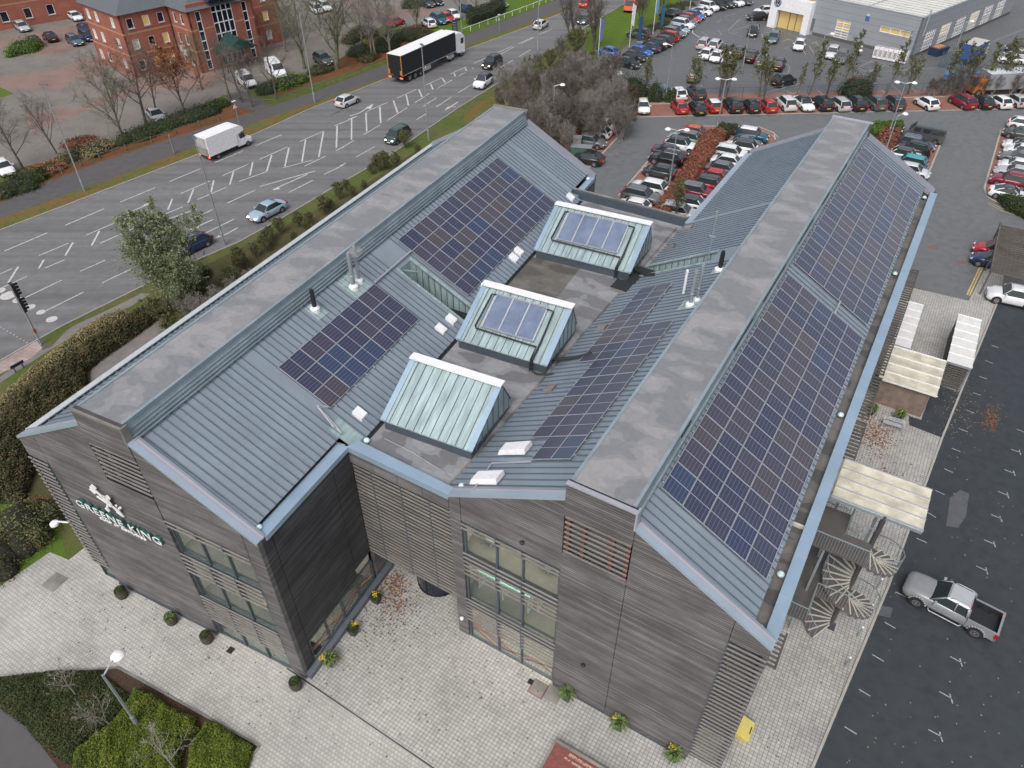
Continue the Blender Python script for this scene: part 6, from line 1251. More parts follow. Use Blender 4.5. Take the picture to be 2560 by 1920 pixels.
PT = {
 'bare': tree_proto('bare_tree', 'tree', 'x', None, ('trunk', 'trunkt'), seed=1, H=9, R0=.17, n1=15, n2=8, n3=8, n4=4, l1=.55),
 'bare2': tree_proto('bare_tree', 'tree', 'x', None, ('trunk', 'trunkt'), seed=2, H=9, R0=.14, spread=.42, up=.6, n1=15, n2=8, n3=8, n4=4, l1=.55),
 'moss': tree_proto('bare_tree', 'tree', 'x', None, ('trunkg', 'trunkg'), seed=3, H=9, R0=.17, spread=.5, up=.5, n1=18, n2=9, n3=8, n4=5, clear=.12, l1=.65),
 'rus': tree_proto('russet_tree', 'tree', 'x', None, ('trunk', 'trunkt', 'leafo'), seed=4, H=9, R0=.16, spread=.45, up=.5, n1=15, n2=7, n3=7, n4=3, leafn=.9, leaf=.24, l1=.6, clear=.15),
 'ivy': tree_proto('ivy_clad_tree', 'tree', 'x', None, ('trunkg', 'trunkg', 'leafd'), seed=5, H=10, R0=.3, spread=.45, up=.55, n1=17, n2=8, n3=8, n4=5, clear=.15),
 'pale': tree_proto('pale_barked_tree', 'tree', 'x', None, ('trunkp', 'trunkp'), seed=6, H=8, R0=.12, spread=.4, up=.6, n1=14, n2=8, n3=8, n4=4, stems=2, clear=.15),
 'birch': tree_proto('roadside_willow', 'tree', 'x', None, ('trunkg', 'trunkg', 'leafb'), seed=7, H=9, R0=.1, spread=.5, up=.75, n1=11, n2=7, n3=7, n4=4, stems=5, clear=.08, leafn=.75, leaf=.15, l1=.42),
 'fence': tree_proto('slender_tree', 'tree', 'x', None, ('trunk', 'trunkt', 'leafg'), seed=8, H=6.5, R0=.09, spread=.4, up=.7, n1=11, n2=5, n3=5, n4=2, clear=.2, leafn=.45, leaf=.22, stems=2, l1=.4),
 'fence2': tree_proto('slender_tree', 'tree', 'x', None, ('trunkg', 'trunkt', 'leafg'), seed=9, H=7.0, R0=.09, spread=.35, up=.8, n1=12, n2=5, n3=5, n4=2, clear=.2, leafn=.6, leaf=.22, l1=.34),
 'shrub': tree_proto('bare_shrub', 'shrub', 'x', None, ('trunkp', 'trunkt'), seed=10, H=4.6, R0=.06, spread=.5, up=.7, n1=9, n2=6, n3=7, n4=4, stems=6, clear=.1, l1=.55),
 'shrub2': tree_proto('bare_shrub', 'shrub', 'x', None, ('trunkp', 'trunkp'), seed=11, H=5.2, R0=.06, spread=.45, up=.8, n1=9, n2=6, n3=7, n4=4, stems=6, clear=.1, l1=.5),
 'scrub': tree_proto('scrub_bush', 'shrub', 'x', None, ('trunkt', 'trunkt', 'leafg'), seed=12, H=2.6, R0=.035, spread=.6, up=.6, n1=8, n2=4, n3=5, n4=2, stems=6, clear=.1, leafn=.8, leaf=.12, l1=.55),
 'sap': tree_proto('bare_sapling', 'tree', 'x', None, ('trunkp', 'trunkp'), seed=13, H=3.6, R0=.06, spread=.62, up=.32, n1=12, n2=5, n3=4, n4=1, clear=.42, l1=.5),
 'sap2': tree_proto('bare_sapling', 'tree', 'x', None, ('trunkp', 'trunkp'), seed=16, H=3.6, R0=.055, spread=.5, up=.5, n1=9, n2=5, n3=4, n4=1, clear=.42, l1=.62),
 'big': tree_proto('bare_tree', 'tree', 'x', None, ('trunk', 'trunkt'), seed=14, H=9, R0=.2, spread=.38, up=.8, n1=16, n2=8, n3=8, n4=5, stems=2, clear=.15, l1=.48),
}
def plant(kind, px, py, h, label, group=None, rz=None, wide=1.0):
    """h: real height; scale of the prototype"""
    sn, used = PT[kind]; base = {'bare': 9, 'bare2': 9, 'moss': 9, 'rus': 9, 'ivy': 10, 'pale': 8, 'birch': 9, 'fence': 6.5, 'fence2': 7, 'shrub': 4.6, 'shrub2': 5.2, 'scrub': 2.6, 'sap': 3.6, 'sap2': 3.6, 'big': 9}[kind]
    P = G(px, py); s = h / base; rz = rz if rz is not None else random.uniform(0, 6.28)
    if not used:
        r = sn[0]; r.location = (P.x, P.y, 0); r.rotation_euler.z = rz; r.scale = (s * wide, s * wide, s); r['label'] = label; PT[kind][1] = True
        if group: r['group'] = group
        return r
    return dup(sn[0], (P.x, P.y, 0), rz, label, group, (s * wide, s * wide, s), sn)[0]
gA = 'bare trees between the road and the brick office'
for k, x, y, h, lab in (('bare', 58, 424, 9, 'small bare tree at the left edge above the dark bushes'), ('bare2', 150, 400, 8.5, 'thin bare tree just right of the leftmost tall street lamp head'), ('moss', 306, 346, 10.5, 'wide green tinged bare tree with a dark forked trunk, largest below the brick office'),
 ('bare', 368, 318, 12, 'tall bare tree leaning across the brick office corner'), ('bare2', 394, 297, 10, 'bare tree in front of the silver saloon'), ('rus', 463, 290, 9.5, 'tree keeping russet brown leaves in front of the brick office'), ('moss', 505, 225, 8, 'low dark mossy tree right of the russet tree'),
 ('bare2', 576, 247, 9, 'slim bare tree left of the white van with ladders'), ('bare', 605, 256, 8, 'slim bare tree right in front of the van with ladders'), ('bare2', 632, 267, 8.5, 'slim bare tree by the fence gap at the side path'), ('bare', 692, 246, 9.5, 'bare tree standing in the rounded green shrub by the larger white van'),
 ('moss', 762, 172, 12.5, 'green tinged bare tree behind the second tall street lamp'), ('moss', 715, 130, 10, 'bare tree at the right end of the brick office'), ('moss', 905, 116, 9, 'bare tree in the middle of the dark shrubbery behind the lorry'), ('pale', 934, 141, 10.5, 'pale forked trunk tree behind the rear of the lorry'),
 ('pale', 978, 130, 9, 'pale slim tree just above the lorry trailer'), ('bare', 860, 60, 9, 'bare tree at the top left of the dark shrubbery'), ('moss', 800, 60, 9, 'bare tree in front of the two hidden white cars'), ('moss', 950, 50, 8, 'bare tree left of the red car at the top'),
 ('bare', 1152, 50, 8.5, 'bare tree behind the tall lamp post beside the row of four cars'), ('moss', 1192, 33, 8.5, 'bare tree growing beside the clipped hedge at the top'), ('bare', -20, 330, 9, 'bare tree cut by the left picture edge')):
    plant(k, x, y, h, lab, gA)
plant('ivy', 842, 172, 12.5, 'twin trunked tree wrapped in dark ivy left of the lorry', gA); plant('ivy', 1040, 74, 6.5, 'ivy covered stump tree left of the white hatchback', gA)
gB = 'bare trees right of the road'
plant('big', 1487, 126, 10.5, 'large dense bare tree hiding the far end of the road', gB, wide=1.05); plant('big', 1430, 103, 8.5, 'bare tree with dark ivy heart left of the large dense tree', gB, wide=1.1)
plant('big', 1601, 64, 8, 'bare tree on the lawn left of the blue flagpole', gB, wide=.8); plant('big', 1655, 42, 8, 'bare tree behind the dark display totem', gB, wide=.8)
# thicket between road and car park
rg = random.Random(5); gT = 'bare grey thicket between the road and the office car park'
pts = []
for i in range(84):
    u, v = rg.random(), rg.random(); x = 1265 + u * 270 + v * 30; y = 262 + v * 150 - u * 62 + rg.uniform(-10, 10)
    if y > 330 and x < 1320: continue
    pts.append((x, y))
for i, (x, y) in enumerate(sorted(pts, key=lambda q: q[1])): plant('shrub' if i % 2 else 'shrub2', x, y, rg.uniform(4.0, 6.2), 'bare grey shrub in the dense thicket between the road and the car park', gT)
for i, (x, y, h) in enumerate(((1290, 232, 3.5), (1320, 205, 3.8), (1345, 190, 3.5), (1375, 175, 3.2), (1400, 165, 4.5), (1420, 185, 4), (1450, 190, 4), (1478, 180, 3.2), (1510, 190, 3), (1350, 225, 4), (1245, 262, 2.6), (1440, 150, 5))): plant('scrub' if i % 2 else 'shrub', x, y, h, 'loose shrub at the road end of the grey thicket', 'shrubs at the road end of the thicket')
# willow and scrub left of the building
plant('birch', 432, 770, 10.5, 'tall loose willow with thin pale green leaves beside the road', None, .5, 1.05)
plant('birch', 475, 790, 7.2, 'lower willow with pale leaves leaning over the blue car', None, 2.5, 1.15)
gS = 'scrub along the office left wall'
for i in range(30):
    t_ = i / 29; x = 480 + 560 * t_ + rg.uniform(-15, 15); y = 770 - 395 * t_ + rg.uniform(-25, 20); plant('scrub', x, y, rg.uniform(1.2, 2.4), 'low scrubby bush along the left wall of the office', gS)
for x, y, h in ((520, 815, 3.6), (560, 800, 3.8), (600, 760, 3.0), (485, 800, 3.4), (640, 730, 2.6)): plant('shrub2', x, y, h, 'pale twiggy shrub between the willow and the roof edge', 'pale shrubs beside the willow')
for x, y, h in ((440, 845, 2.6), (395, 800, 2.4), (470, 860, 2.4), (700, 680, 2.2)): plant('scrub', x, y, h, 'green tinged bush at the foot of the willow', 'bushes at the foot of the willow')
# trees along the fence of the dealership
gF = 'slender trees along the dealership fence'
for i, (k, x, y, h, lab) in enumerate((('fence', 1617, 240, 6, 'pale slender tree left of the near dealership lamp'), ('fence', 1730, 243, 6.5, 'slender yellowish tree in front of the olive SUV'), ('fence', 1793, 242, 7.5, 'slender tree with dark leaf clusters behind the red car with the white roof'), ('fence', 1820, 243, 7.2, 'slender tree right beside the one with dark leaf clusters'),
 ('fence2', 1898, 242, 9.2, 'tall narrow tree between the grey and black dealership cars'), ('fence', 1914, 245, 6, 'low leafy tree at the fence behind the red hatchback'), ('fence2', 2022, 238, 8.6, 'leafy slender tree behind the white electric saloon'), ('fence2', 2098, 238, 9.6, 'tallest leafy slender tree, before the workshop door'), ('fence', 2062, 240, 6, 'low leafy tree left of the tallest slender tree'),
 ('fence2', 2215, 237, 8.2, 'slender tree in front of the white air conditioning units'), ('fence', 2270, 236, 6, 'slender tree in front of the workshop corner'), ('fence2', 2350, 236, 8.5, 'dense twiggy tree hiding the blue flatbed truck'), ('fence', 2415, 234, 7.5, 'bare multi-stem tree left of the white roofed truck'), ('fence2', 2462, 233, 7.5, 'slender tree in front of the long white truck'), ('fence', 2500, 233, 8, 'slender tree with green top above the white truck'), ('fence', 2545, 232, 7.5, 'slender tree nearest the right edge at the fence'), ('fence2', 1990, 240, 5, 'short bushy tree in the fence line'), ('fence', 2165, 238, 5, 'short twiggy tree right of the round evergreen bush'))): plant(k, x, y, h, lab, gF)
for i, (x, y, h) in enumerate(((2335, 243, 3), (2365, 242, 3.4), (2395, 241, 3), (2430, 240, 3.2), (2385, 232, 3.6), (2455, 240, 3), (2480, 239, 3.2), (2320, 240, 2.6), (2525, 238, 3.2), (2550, 236, 3.5))): plant('shrub', x, y, h, 'brown twiggy shrub behind the parked cars at the right of the fence', 'brown shrubs right of the fence')
# foreground saplings
plant('sap', 196, 1744, 3.5, 'bare sapling with a dense ball of grey twigs, leftmost in the front bed', 'bare saplings in the front bed', 1.0); plant('sap2', 293, 1824, 3.4, 'bare sapling with spreading twigs left of the front lamp post', 'bare saplings in the front bed', 2.0, 1.1); plant('sap2', 452, 1936, 3.8, 'bare sapling with its trunk cut by the lower edge below the front lamp', 'bare saplings in the front bed', .6, 1.15)
plant('fence', 1692, 560, 5.2, 'bare pale tree rising behind the rear parapet at the copper hedge', None, 1.0)
for k, v in PT.items():
    if not v[1]:
        for o in [v[0][0]] + [c for c, _ in v[0][1]]: bpy.data.objects.remove(o)
# ---------- leafy masses
def leaf_cloud(p, pts_fn, n, s, rg, flat=.3):
    for i in range(n):
        P, nrm = pts_fn(rg); a = rv(rg); a = (a - nrm * a.dot(nrm) * (1 - flat)).normalized(); b = a.cross(nrm + rv(rg, .35)).normalized(); k = s * rg.uniform(.6, 1.4)
        p.poly([P - a * k * .5, P + b * k * .32, P + a * k * .5, P - b * k * .32])
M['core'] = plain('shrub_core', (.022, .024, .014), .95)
def bush(name, label, cat, P, rx, ry, rzz, mat, n=1500, leaf=.12, rot=0, group=None, seed=0, core=None):
    rg = random.Random(seed + int(P[0] * 7)); t = thing(name, label, cat, (P[0], P[1], 0), rot, group)
    lumps = [(rg.uniform(-.6, .6) * rx, rg.uniform(-.6, .6) * ry, rg.uniform(.28, .6)) for _ in range(11)] + [(0, 0, .85)]
    def fn(rg):
        cx, cy, s_ = rg.choice(lumps); d = rv(rg).normalized(); d.z = abs(d.z); r = rg.uniform(.7, 1.22); q = Vector((d.x * rx * s_, d.y * ry * s_, d.z * rzz * s_ ** .6)) * r + Vector((cx, cy, 0)); q.z = max(.02, q.z); return q, d
    c = MB()
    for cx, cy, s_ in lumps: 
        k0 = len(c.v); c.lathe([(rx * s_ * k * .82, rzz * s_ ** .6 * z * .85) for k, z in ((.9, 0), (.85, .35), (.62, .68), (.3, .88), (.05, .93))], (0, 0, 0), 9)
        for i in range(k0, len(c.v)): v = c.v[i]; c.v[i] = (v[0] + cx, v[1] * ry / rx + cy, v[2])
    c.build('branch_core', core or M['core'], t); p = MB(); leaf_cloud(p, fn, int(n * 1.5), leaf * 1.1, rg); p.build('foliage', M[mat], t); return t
def hedge(name, label, cat, pts, h, mat, n=2500, leaf=.1, group=None, seed=0, tuft=.12, core=None, px=True, kind=None, lz=0, round_=.15, fall=.2):
    """hedge / bed with a polygon plan (photo survey points), leafy top and sides"""
    rg = random.Random(seed); Q_ = [G(*q, lz) for q in pts] if px else [Vector((*q[:2], 0)) for q in pts]; c0 = sum(Q_, Vector()) / len(Q_)
    Q_ = [Vector((q.x - c0.x, q.y - c0.y)) for q in Q_]; m = len(Q_)
    if sum(Q_[i].x * Q_[(i + 1) % m].y - Q_[(i + 1) % m].x * Q_[i].y for i in range(m)) < 0: Q_ = Q_[::-1]
    t = thing(name, label, cat, (c0.x, c0.y, 0), 0, group)
    if kind: t['kind'] = kind
    x0, x1 = min(q.x for q in Q_), max(q.x for q in Q_); y0, y1 = min(q.y for q in Q_), max(q.y for q in Q_)
    def inside(x, y):
        r = False; j = m - 1
        for i in range(m):
            if (Q_[i].y > y) != (Q_[j].y > y) and x < (Q_[j].x - Q_[i].x) * (y - Q_[i].y) / (Q_[j].y - Q_[i].y) + Q_[i].x: r = not r
            j = i
        return r
    per = [(Q_[(i + 1) % m] - Q_[i]).length for i in range(m)]; tot = sum(per); area = abs(sum(Q_[i].x * Q_[(i + 1) % m].y - Q_[(i + 1) % m].x * Q_[i].y for i in range(m)) / 2)
    am = 1 if fall > .3 else .3
    hx = lambda x, y: h * (1 + am * .2 * sin(x * 1.7 + seed) * cos(y * 1.9 + seed) + am * .12 * sin(x * 4.1 + 1) * sin(y * 3.7) + .07 * sin(x * 9 + y * 3)) 
    def edge(x, y):
        d = 9e9; P_ = Vector((x, y))
        for i in range(m):
            a, b = Q_[i], Q_[(i + 1) % m]; ab = b - a; u = max(0, min(1, (P_ - a).dot(ab) / max(1e-6, ab.dot(ab)))); d = min(d, (P_ - a - ab * u).length)
        return d
    def top(x, y): return hx(x, y) * (min(1, (edge(x, y) + .02) / fall) ** .5)
    side = tot * h / (tot * h + area * 1.2) * (1 if fall < .3 else .15)
    def fn(rg):
        if rg.random() < side:
            r = rg.random() * tot; i = 0
            while r > per[i] and i < m - 1: r -= per[i]; i += 1
            a, b = Q_[i], Q_[(i + 1) % m]; q = a.lerp(b, r / per[i]); nn = Vector(((b - a).y, -(b - a).x, 0)).normalized(); z = rg.random() ** .7 * h * (1 if fall < .3 else .3); off_ = rg.uniform(-.12, .08) - round_ * max(0, z / h - .5)
            return Vector((q.x + nn.x * off_, q.y + nn.y * off_, z)), nn
        for _ in range(60):
            x, y = rg.uniform(x0, x1), rg.uniform(y0, y1)
            if inside(x, y): break
        return Vector((x, y, top(x, y) + rg.uniform(-.5, 1) * tuft)), (Vector((0, 0, 1)) + rv(rg, .25)).normalized()
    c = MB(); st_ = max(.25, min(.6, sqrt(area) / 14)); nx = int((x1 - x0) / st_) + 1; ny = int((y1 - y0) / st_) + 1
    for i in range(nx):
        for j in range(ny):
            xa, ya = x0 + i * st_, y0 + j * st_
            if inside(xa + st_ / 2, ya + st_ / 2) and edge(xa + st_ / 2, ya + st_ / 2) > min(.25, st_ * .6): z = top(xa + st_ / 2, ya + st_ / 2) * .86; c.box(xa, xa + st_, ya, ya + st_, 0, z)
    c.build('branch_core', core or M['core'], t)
    p = MB(); leaf_cloud(p, fn, int(n * 1.25), leaf * 1.1, rg, .5); p.build('foliage', M[mat], t); return t
gr = 'kind'
bark = M['soil']
hedge('copper_hedge', 'long copper brown clipped hedge between two parking rows', 'hedge', [(1748, 362), (1760, 347), (1800, 343), (1815, 352), (1775, 410), (1735, 465), (1690, 530), (1640, 590), (1600, 590), (1645, 525), (1690, 462), (1720, 410)], 1.3, 'leafr', 15000, .17, seed=1, core=M['leafr'])
hedge('clipped_hedge', 'dark green clipped hedge tip above the copper hedge', 'hedge', [(1785, 336), (1800, 324), (1840, 330), (1846, 342), (1806, 360)], 1.1, 'leafh', 2500, .14, seed=2)
hedge('copper_hedge', 'square block of copper brown hedge beside the right wing monitor', 'hedge', [(2190, 350), (2205, 335), (2247, 340), (2240, 372), (2222, 395), (2190, 385)], 1.1, 'leafr', 3500, .16, seed=3)
hedge('green_shrub_hedge', 'bright green rounded hedge behind the square copper block', 'hedge', [(2165, 335), (2180, 322), (2250, 322), (2255, 335), (2210, 340), (2180, 352)], 1.2, 'leafbg', 3500, .15, seed=4)
hedge('clipped_hedge', 'dark rounded hedge below the white coupe at the right edge', 'hedge', [(2490, 503), (2520, 503), (2640, 525), (2640, 562), (2560, 550), (2510, 525)], 1.0, 'leafh', 3500, .14, seed=5)
hedge('copper_hedge', 'copper leaved hedge at the left end of the left parking row', 'hedge', [(1392, 380), (1398, 362), (1450, 312), (1468, 318), (1450, 345), (1405, 385)], 1.3, 'leafr', 3500, .16, seed=6)
hedge('clipped_hedge', 'tall brown clipped hedge behind the white car facing the camera', 'hedge', [(1508, 262), (1520, 275), (1590, 287), (1594, 277), (1586, 258), (1530, 250)], 2.6, 'leafbh', 5000, .13, seed=7)
bush('copper_bush', 'small copper leaved bush left of the tall brown hedge', 'bush', G(1500, 292), 1.5, 1.2, 2.2, 'leafr', 900, .16, seed=9)
bush('evergreen_bush', 'big dark evergreen in front of the car park hedge end', 'bush', G(1540, 243), 3.0, 2.4, 4.0, 'leafd', 5000, .17, seed=10); bush('evergreen_bush', 'dark evergreen right beside the bigger one above the brown hedge', 'bush', G(1578, 246), 2.6, 2, 4.3, 'leafd', 4500, .17, seed=11)
bush('evergreen_bush', 'round dark evergreen bush behind the black and grey SUVs at the fence', 'bush', G(2142, 241), 3.1, 2.0, 3.6, 'leafd', 5000, .17, seed=12); bush('evergreen_bush', 'small conical evergreen left of the near dealership lamp', 'bush', G(1633, 250), 1.4, 1.2, 3.4, 'leafh', 2200, .15, seed=13)
bush('evergreen_bush', 'small green bush behind the near dealership lamp', 'bush', G(1672, 252), 1.2, 1, 2.2, 'leafh', 1500, .15, seed=14)
# roadside shrubbery left
gL = 'shrubs in the strip beside the road fence'
for x, y, rx, h, m_, lab in ((30, 480, 3.2, 1.9, 'leafh', 'dark green bush mound at the left edge behind the fence'), (75, 455, 2.6, 1.8, 'leafh', 'dark green bush right of the left edge mound'), (128, 428, 2.6, 1.4, 'leafo', 'brown orange shrub beside the leftmost tall lamp'), (190, 395, 2.6, 1.5, 'leafbr', 'dull green shrub with brown stems right of the leftmost tall lamp'), (245, 380, 3.2, 1.6, 'leafst', 'yellowish shrub below the wide green tinged tree'), (200, 360, 2.8, 1.1, 'leafr', 'low reddish shrub above the yellowish shrub'), (165, 405, 1.6, 1.3, 'leafst', 'small yellow shrub against the lamp pole'),
  (345, 345, 3.2, 1.5, 'leafh', 'green shrub below the tall leaning tree'), (395, 325, 3.6, 1.5, 'leafh', 'green shrub below the silver saloon'), (445, 305, 3.6, 1.5, 'leafh', 'green shrub below the russet tree'), (495, 290, 3.4, 1.4, 'leafd', 'dark green shrub right of the russet tree foot'), (535, 270, 2.6, 1.3, 'leafh', 'green shrub at the end of the hedge right of the russet tree'),
  (675, 225, 2.8, 1.6, 'leafd', 'dark rounded shrub below the larger white van'), (725, 213, 3.6, 1.7, 'leafbg', 'bright green rounded shrub beside the bare tree at the path'), (800, 180, 2.6, 1.5, 'leafbr', 'brown green shrub beside the second tall lamp'), (900, 135, 3.2, 2.0, 'leafd', 'dark shrub right of the ivy trunks'), (965, 125, 3.2, 2.2, 'leafd', 'dark green shrub between the pale trees'), (925, 148, 2.6, 1.2, 'leafbr', 'low brown shrub at the foot of the forked pale tree'),
  (985, 103, 4, 2.4, 'leafd', 'large dark shrub above the lorry roof'), (1030, 95, 4, 2.4, 'leafd', 'large dark shrub at the right end of the shrubbery'), (1060, 92, 3.0, 1.8, 'leafbr', 'brown green shrub nearest the black direction sign'), (905, 90, 4, 2.2, 'leafbr', 'dull brown shrub below the red car'), (1035, 12, 4.0, 2.2, 'leafh', 'round green bush on the island left of the top black cars'), (60, 130, 3.8, 2.6, 'leafbg', 'bright green bush on the forecourt island'), (-10, 100, 3.5, 2.2, 'scrubtw', 'x'), (880, 105, 3.0, 1.6, 'leafbr', 'low brown bush beside the ivy trunks')):
    if m_ == 'scrubtw': continue
    bush('evergreen_bush' if m_ in ('leafh', 'leafd') else 'shrub', lab, 'bush', G(x, y), rx, rx * .62, h, m_, int(900 * rx), .17, up, gL, seed=x)
hedge('clipped_hedge', 'clipped dark hedge on the lawn at the top of the picture', 'hedge', [(1165, 62), (1172, 45), (1250, 18), (1265, 30), (1240, 45), (1180, 66)], 1.7, 'leafd', 5000, .15, seed=21)
for i, (x, y, rx) in enumerate(((1610, 97, 1.6), (1590, 95, 1.3), (1640, 70, 2), (1655, 62, 1.6), (1622, 75, 1.5), (1668, 52, 2.2), (1690, 20, 2.6), (1715, 12, 2.4), (1720, -2, 2.4))): bush('evergreen_bush', ORD[i] + ' clipped dark green mound from the left on the dealership verge', 'bush', G(x, y), rx, rx * .7, .9, 'leafh', 900, .14, aG, 'clipped mounds on the dealership verge', seed=50 + i)
# bramble bank left of the office
hedge('bramble_bank', 'tangled brown and green bramble bank along the grass below the road', 'brambles', [(0, 1065), (30, 1010), (110, 955), (190, 895), (260, 845), (330, 800), (380, 770), (410, 790), (330, 850), (250, 905), (215, 935), (225, 985), (180, 1040), (60, 1100), (90, 1180), (60, 1260), (-60, 1260), (-60, 1120)], 1.5, 'leafbr', 34000, .13, seed=31, tuft=.4, fall=2.2)
hedge('tall_grass', 'straw coloured tall grass edging the bramble bank', 'tall grass', [(-10, 1030), (20, 985), (100, 915), (170, 860), (235, 812), (300, 780), (330, 790), (255, 840), (185, 890), (110, 948), (32, 1005), (0, 1050)], .4, 'leafst', 6000, .14, seed=32, tuft=.35, fall=.5, kind='stuff')
bush('shrub', 'bushy golden green shrub beside the left wing corner', 'bush', G(60, 1330), 2.6, 2.4, 3.0, 'leafg', 4500, .11, seed=33); bush('shrub', 'low olive shrub at the left edge near the paving', 'bush', G(-5, 1400), 2.4, 2.2, 2.2, 'leafbr', 3000, .11, seed=34)
bush('copper_bush', 'rust coloured bush between the brambles and the golden shrub', 'bush', G(105, 1275), 1.3, 1.0, 1.3, 'leafr', 900, .1, seed=35)
sheet('scrub_floor', [(-200, 1260), (60, 1250), (150, 1330), (165, 1390), (120, 1400), (60, 1440), (0, 1475), (-200, 1560)], .0065, 'leaf_floor' if 'leaf_floor' in M else 'grassb')
# front bed planting
LLp = lambda *pts: [tuple(wor('L', *q)[:2]) for q in pts]
hedge('yellow_green_shrub_bed', 'big lime green mounded shrub bed in front of the office', 'shrub bed', [(345, 1728), (395, 1745), (430, 1775), (492, 1800), (500, 1828), (468, 1860), (455, 1900), (450, 1990), (180, 1990), (190, 1890), (280, 1820), (315, 1780)], .75, 'leafy', 26000, .075, seed=41, tuft=.14, fall=.35)
hedge('yellow_green_shrub_bed', 'smaller lime green shrub block right of the dark gap in the front bed', 'shrub bed', [(520, 1812), (550, 1815), (600, 1850), (635, 1872), (628, 1905), (600, 1990), (468, 1990), (472, 1900), (480, 1870), (508, 1835)], .75, 'leafy', 15000, .075, seed=42, tuft=.14, fall=.35)
hedge('dark_groundcover', 'dark green low groundcover at the left of the front bed', 'ground cover', [(-40, 1702), (60, 1690), (150, 1680), (250, 1682), (268, 1700), (330, 1745), (300, 1790), (220, 1850), (190, 1920), (110, 1870), (60, 1812), (0, 1770), (-60, 1740)], .38, 'leafs', 26000, .085, seed=43, tuft=.18, fall=.6, kind='stuff')
# ================================================================ other buildings
def brick_mat(name, c1, c2, mort):
    m, nt, b = NM(name, .85); co = coords(nt); sp = N(nt, 'ShaderNodeSeparateXYZ'); nt.links.new(co, sp.inputs[0]); cb = N(nt, 'ShaderNodeCombineXYZ')
    nt.links.new(math_(nt, 'ADD', sp.outputs['X'], sp.outputs['Y']), cb.inputs[0]); nt.links.new(sp.outputs['Z'], cb.inputs[1])
    br = N(nt, 'ShaderNodeTexBrick'); br.inputs['Scale'].default_value = 1; br.inputs['Brick Width'].default_value = .225; br.inputs['Row Height'].default_value = .075; br.inputs['Mortar Size'].default_value = .006
    for k, v in (('Color1', c1), ('Color2', c2), ('Mortar', mort)): br.inputs[k].default_value = (*v, 1)
    nt.links.new(cb.outputs[0], br.inputs['Vector']); n = noise(nt, co, .5, 5, .6); nt.links.new(mix(nt, 1, br.outputs[0], ramp(nt, n, [(.3, .82), (.7, 1.12)]), 'MULTIPLY'), b.inputs['Base Color']); return m
M['brick'] = brick_mat('red_brick', (.30, .085, .055), (.36, .12, .08), (.22, .13, .1))
M['bandb'] = plain('buff_brick_band', (.40, .22, .13), .85)
M['slate'] = metal('slate_roof', (.10, .115, .125), .6, 0, .25, 3, (1, 1, 8))
M['amberw'] = emis('lit_window', (.50, .36, .14), .25); M['blindw'] = plain('window_blind', (.52, .53, .5), .6)
UX, UY = .66, .75; bang = atan2(UY, UX)
bo = thing('brick_office', 'three storey red brick office with grey roof and tall dark glazed entrance bay', 'office building', (-59.6, 120.9, 0), bang)
def wallface(p, a, b, z0, z1, wins, parent, th=.3, mat='brick', bands=(3.2, 6.3)):
    """vertical wall a->b (local xy), windows = (s, z, w, h, kind); real openings are recessed boxes"""
    a = Vector((*a, 0)); b = Vector((*b, 0)); d = (b - a); L = d.length; d.normalize(); n = Vector((d.y, -d.x, 0))
    q = lambda s, z, o: a + d * s + n * o + Vector((0, 0, z))
    xs = sorted({0, L} | {s for s, z, w_, h_, k in wins} | {s + w_ for s, z, w_, h_, k in wins}); 
    for i in range(len(xs) - 1):
        sa, sb = xs[i], xs[i + 1]
        if sb - sa < 1e-4: continue
        cut = sorted((z, z + h_) for s, z, w_, h_, k in wins if s < (sa + sb) / 2 < s + w_); zz_ = z0
        for za, zb_ in cut + [(z1, z1)]:
            if za > zz_ + 1e-3: p.hexa([q(sa, zz_, 0), q(sb, zz_, 0), q(sb, zz_, -th), q(sa, zz_, -th)], [q(sa, za, 0), q(sb, za, 0), q(sb, za, -th), q(sa, za, -th)])
            zz_ = max(zz_, zb_)
    for s, z, w_, h_, k in wins:
        g_ = MB(); g_.hexa([q(s, z, -.14), q(s + w_, z, -.14), q(s + w_, z, -.2), q(s, z, -.2)], [q(s, z + h_, -.14), q(s + w_, z + h_, -.14), q(s + w_, z + h_, -.2), q(s, z + h_, -.2)])
        win = g_.build('window', {'d': M['dglass'], 'a': M['amberw'], 'b': M['blindw']}[k[0]], parent); f_ = MB(); fw = .07
        for s0, s1, y0, y1 in ((s, s + w_, z, z + fw), (s, s + w_, z + h_ - fw, z + h_), (s, s + fw, z, z + h_), (s + w_ - fw, s + w_, z, z + h_)): f_.hexa([q(s0, y0, -.02), q(s1, y0, -.02), q(s1, y0, -.14), q(s0, y0, -.14)], [q(s0, y1, -.02), q(s1, y1, -.02), q(s1, y1, -.14), q(s0, y1, -.14)])
        if len(k) > 1:
            nx, nz = int(k[1]), int(k[2:])
            for i in range(1, nx): f_.bar(q(s + w_ * i / nx, z, -.08), q(s + w_ * i / nx, z + h_, -.08), .12)
            for i in range(1, nz): f_.bar(q(s, z + h_ * i / nz, -.08), q(s + w_, z + h_ * i / nz, -.08), .12)
        f_.build('window_frame', M['whitem'], win)
        if len(k) == 1: f_ = MB(); f_.hexa([q(s - .1, z - .12, .1), q(s + w_ + .1, z - .12, .1), q(s + w_ + .1, z - .12, 0.01), q(s - .1, z - .12, 0.01)], [q(s - .1, z, .1), q(s + w_ + .1, z, .1), q(s + w_ + .1, z, .01), q(s - .1, z, .01)]); f_.build('sill', M['concrete'], win)
    return q, L
W3 = lambda ss, ks, w_=1.05, h_=1.45, zs=(.9, 4.0, 7.0): [(s, z, w_, h_, ks[(i * 3 + j) % len(ks)]) for i, s in enumerate(ss) for j, z in enumerate(zs)]
EV = 9.2
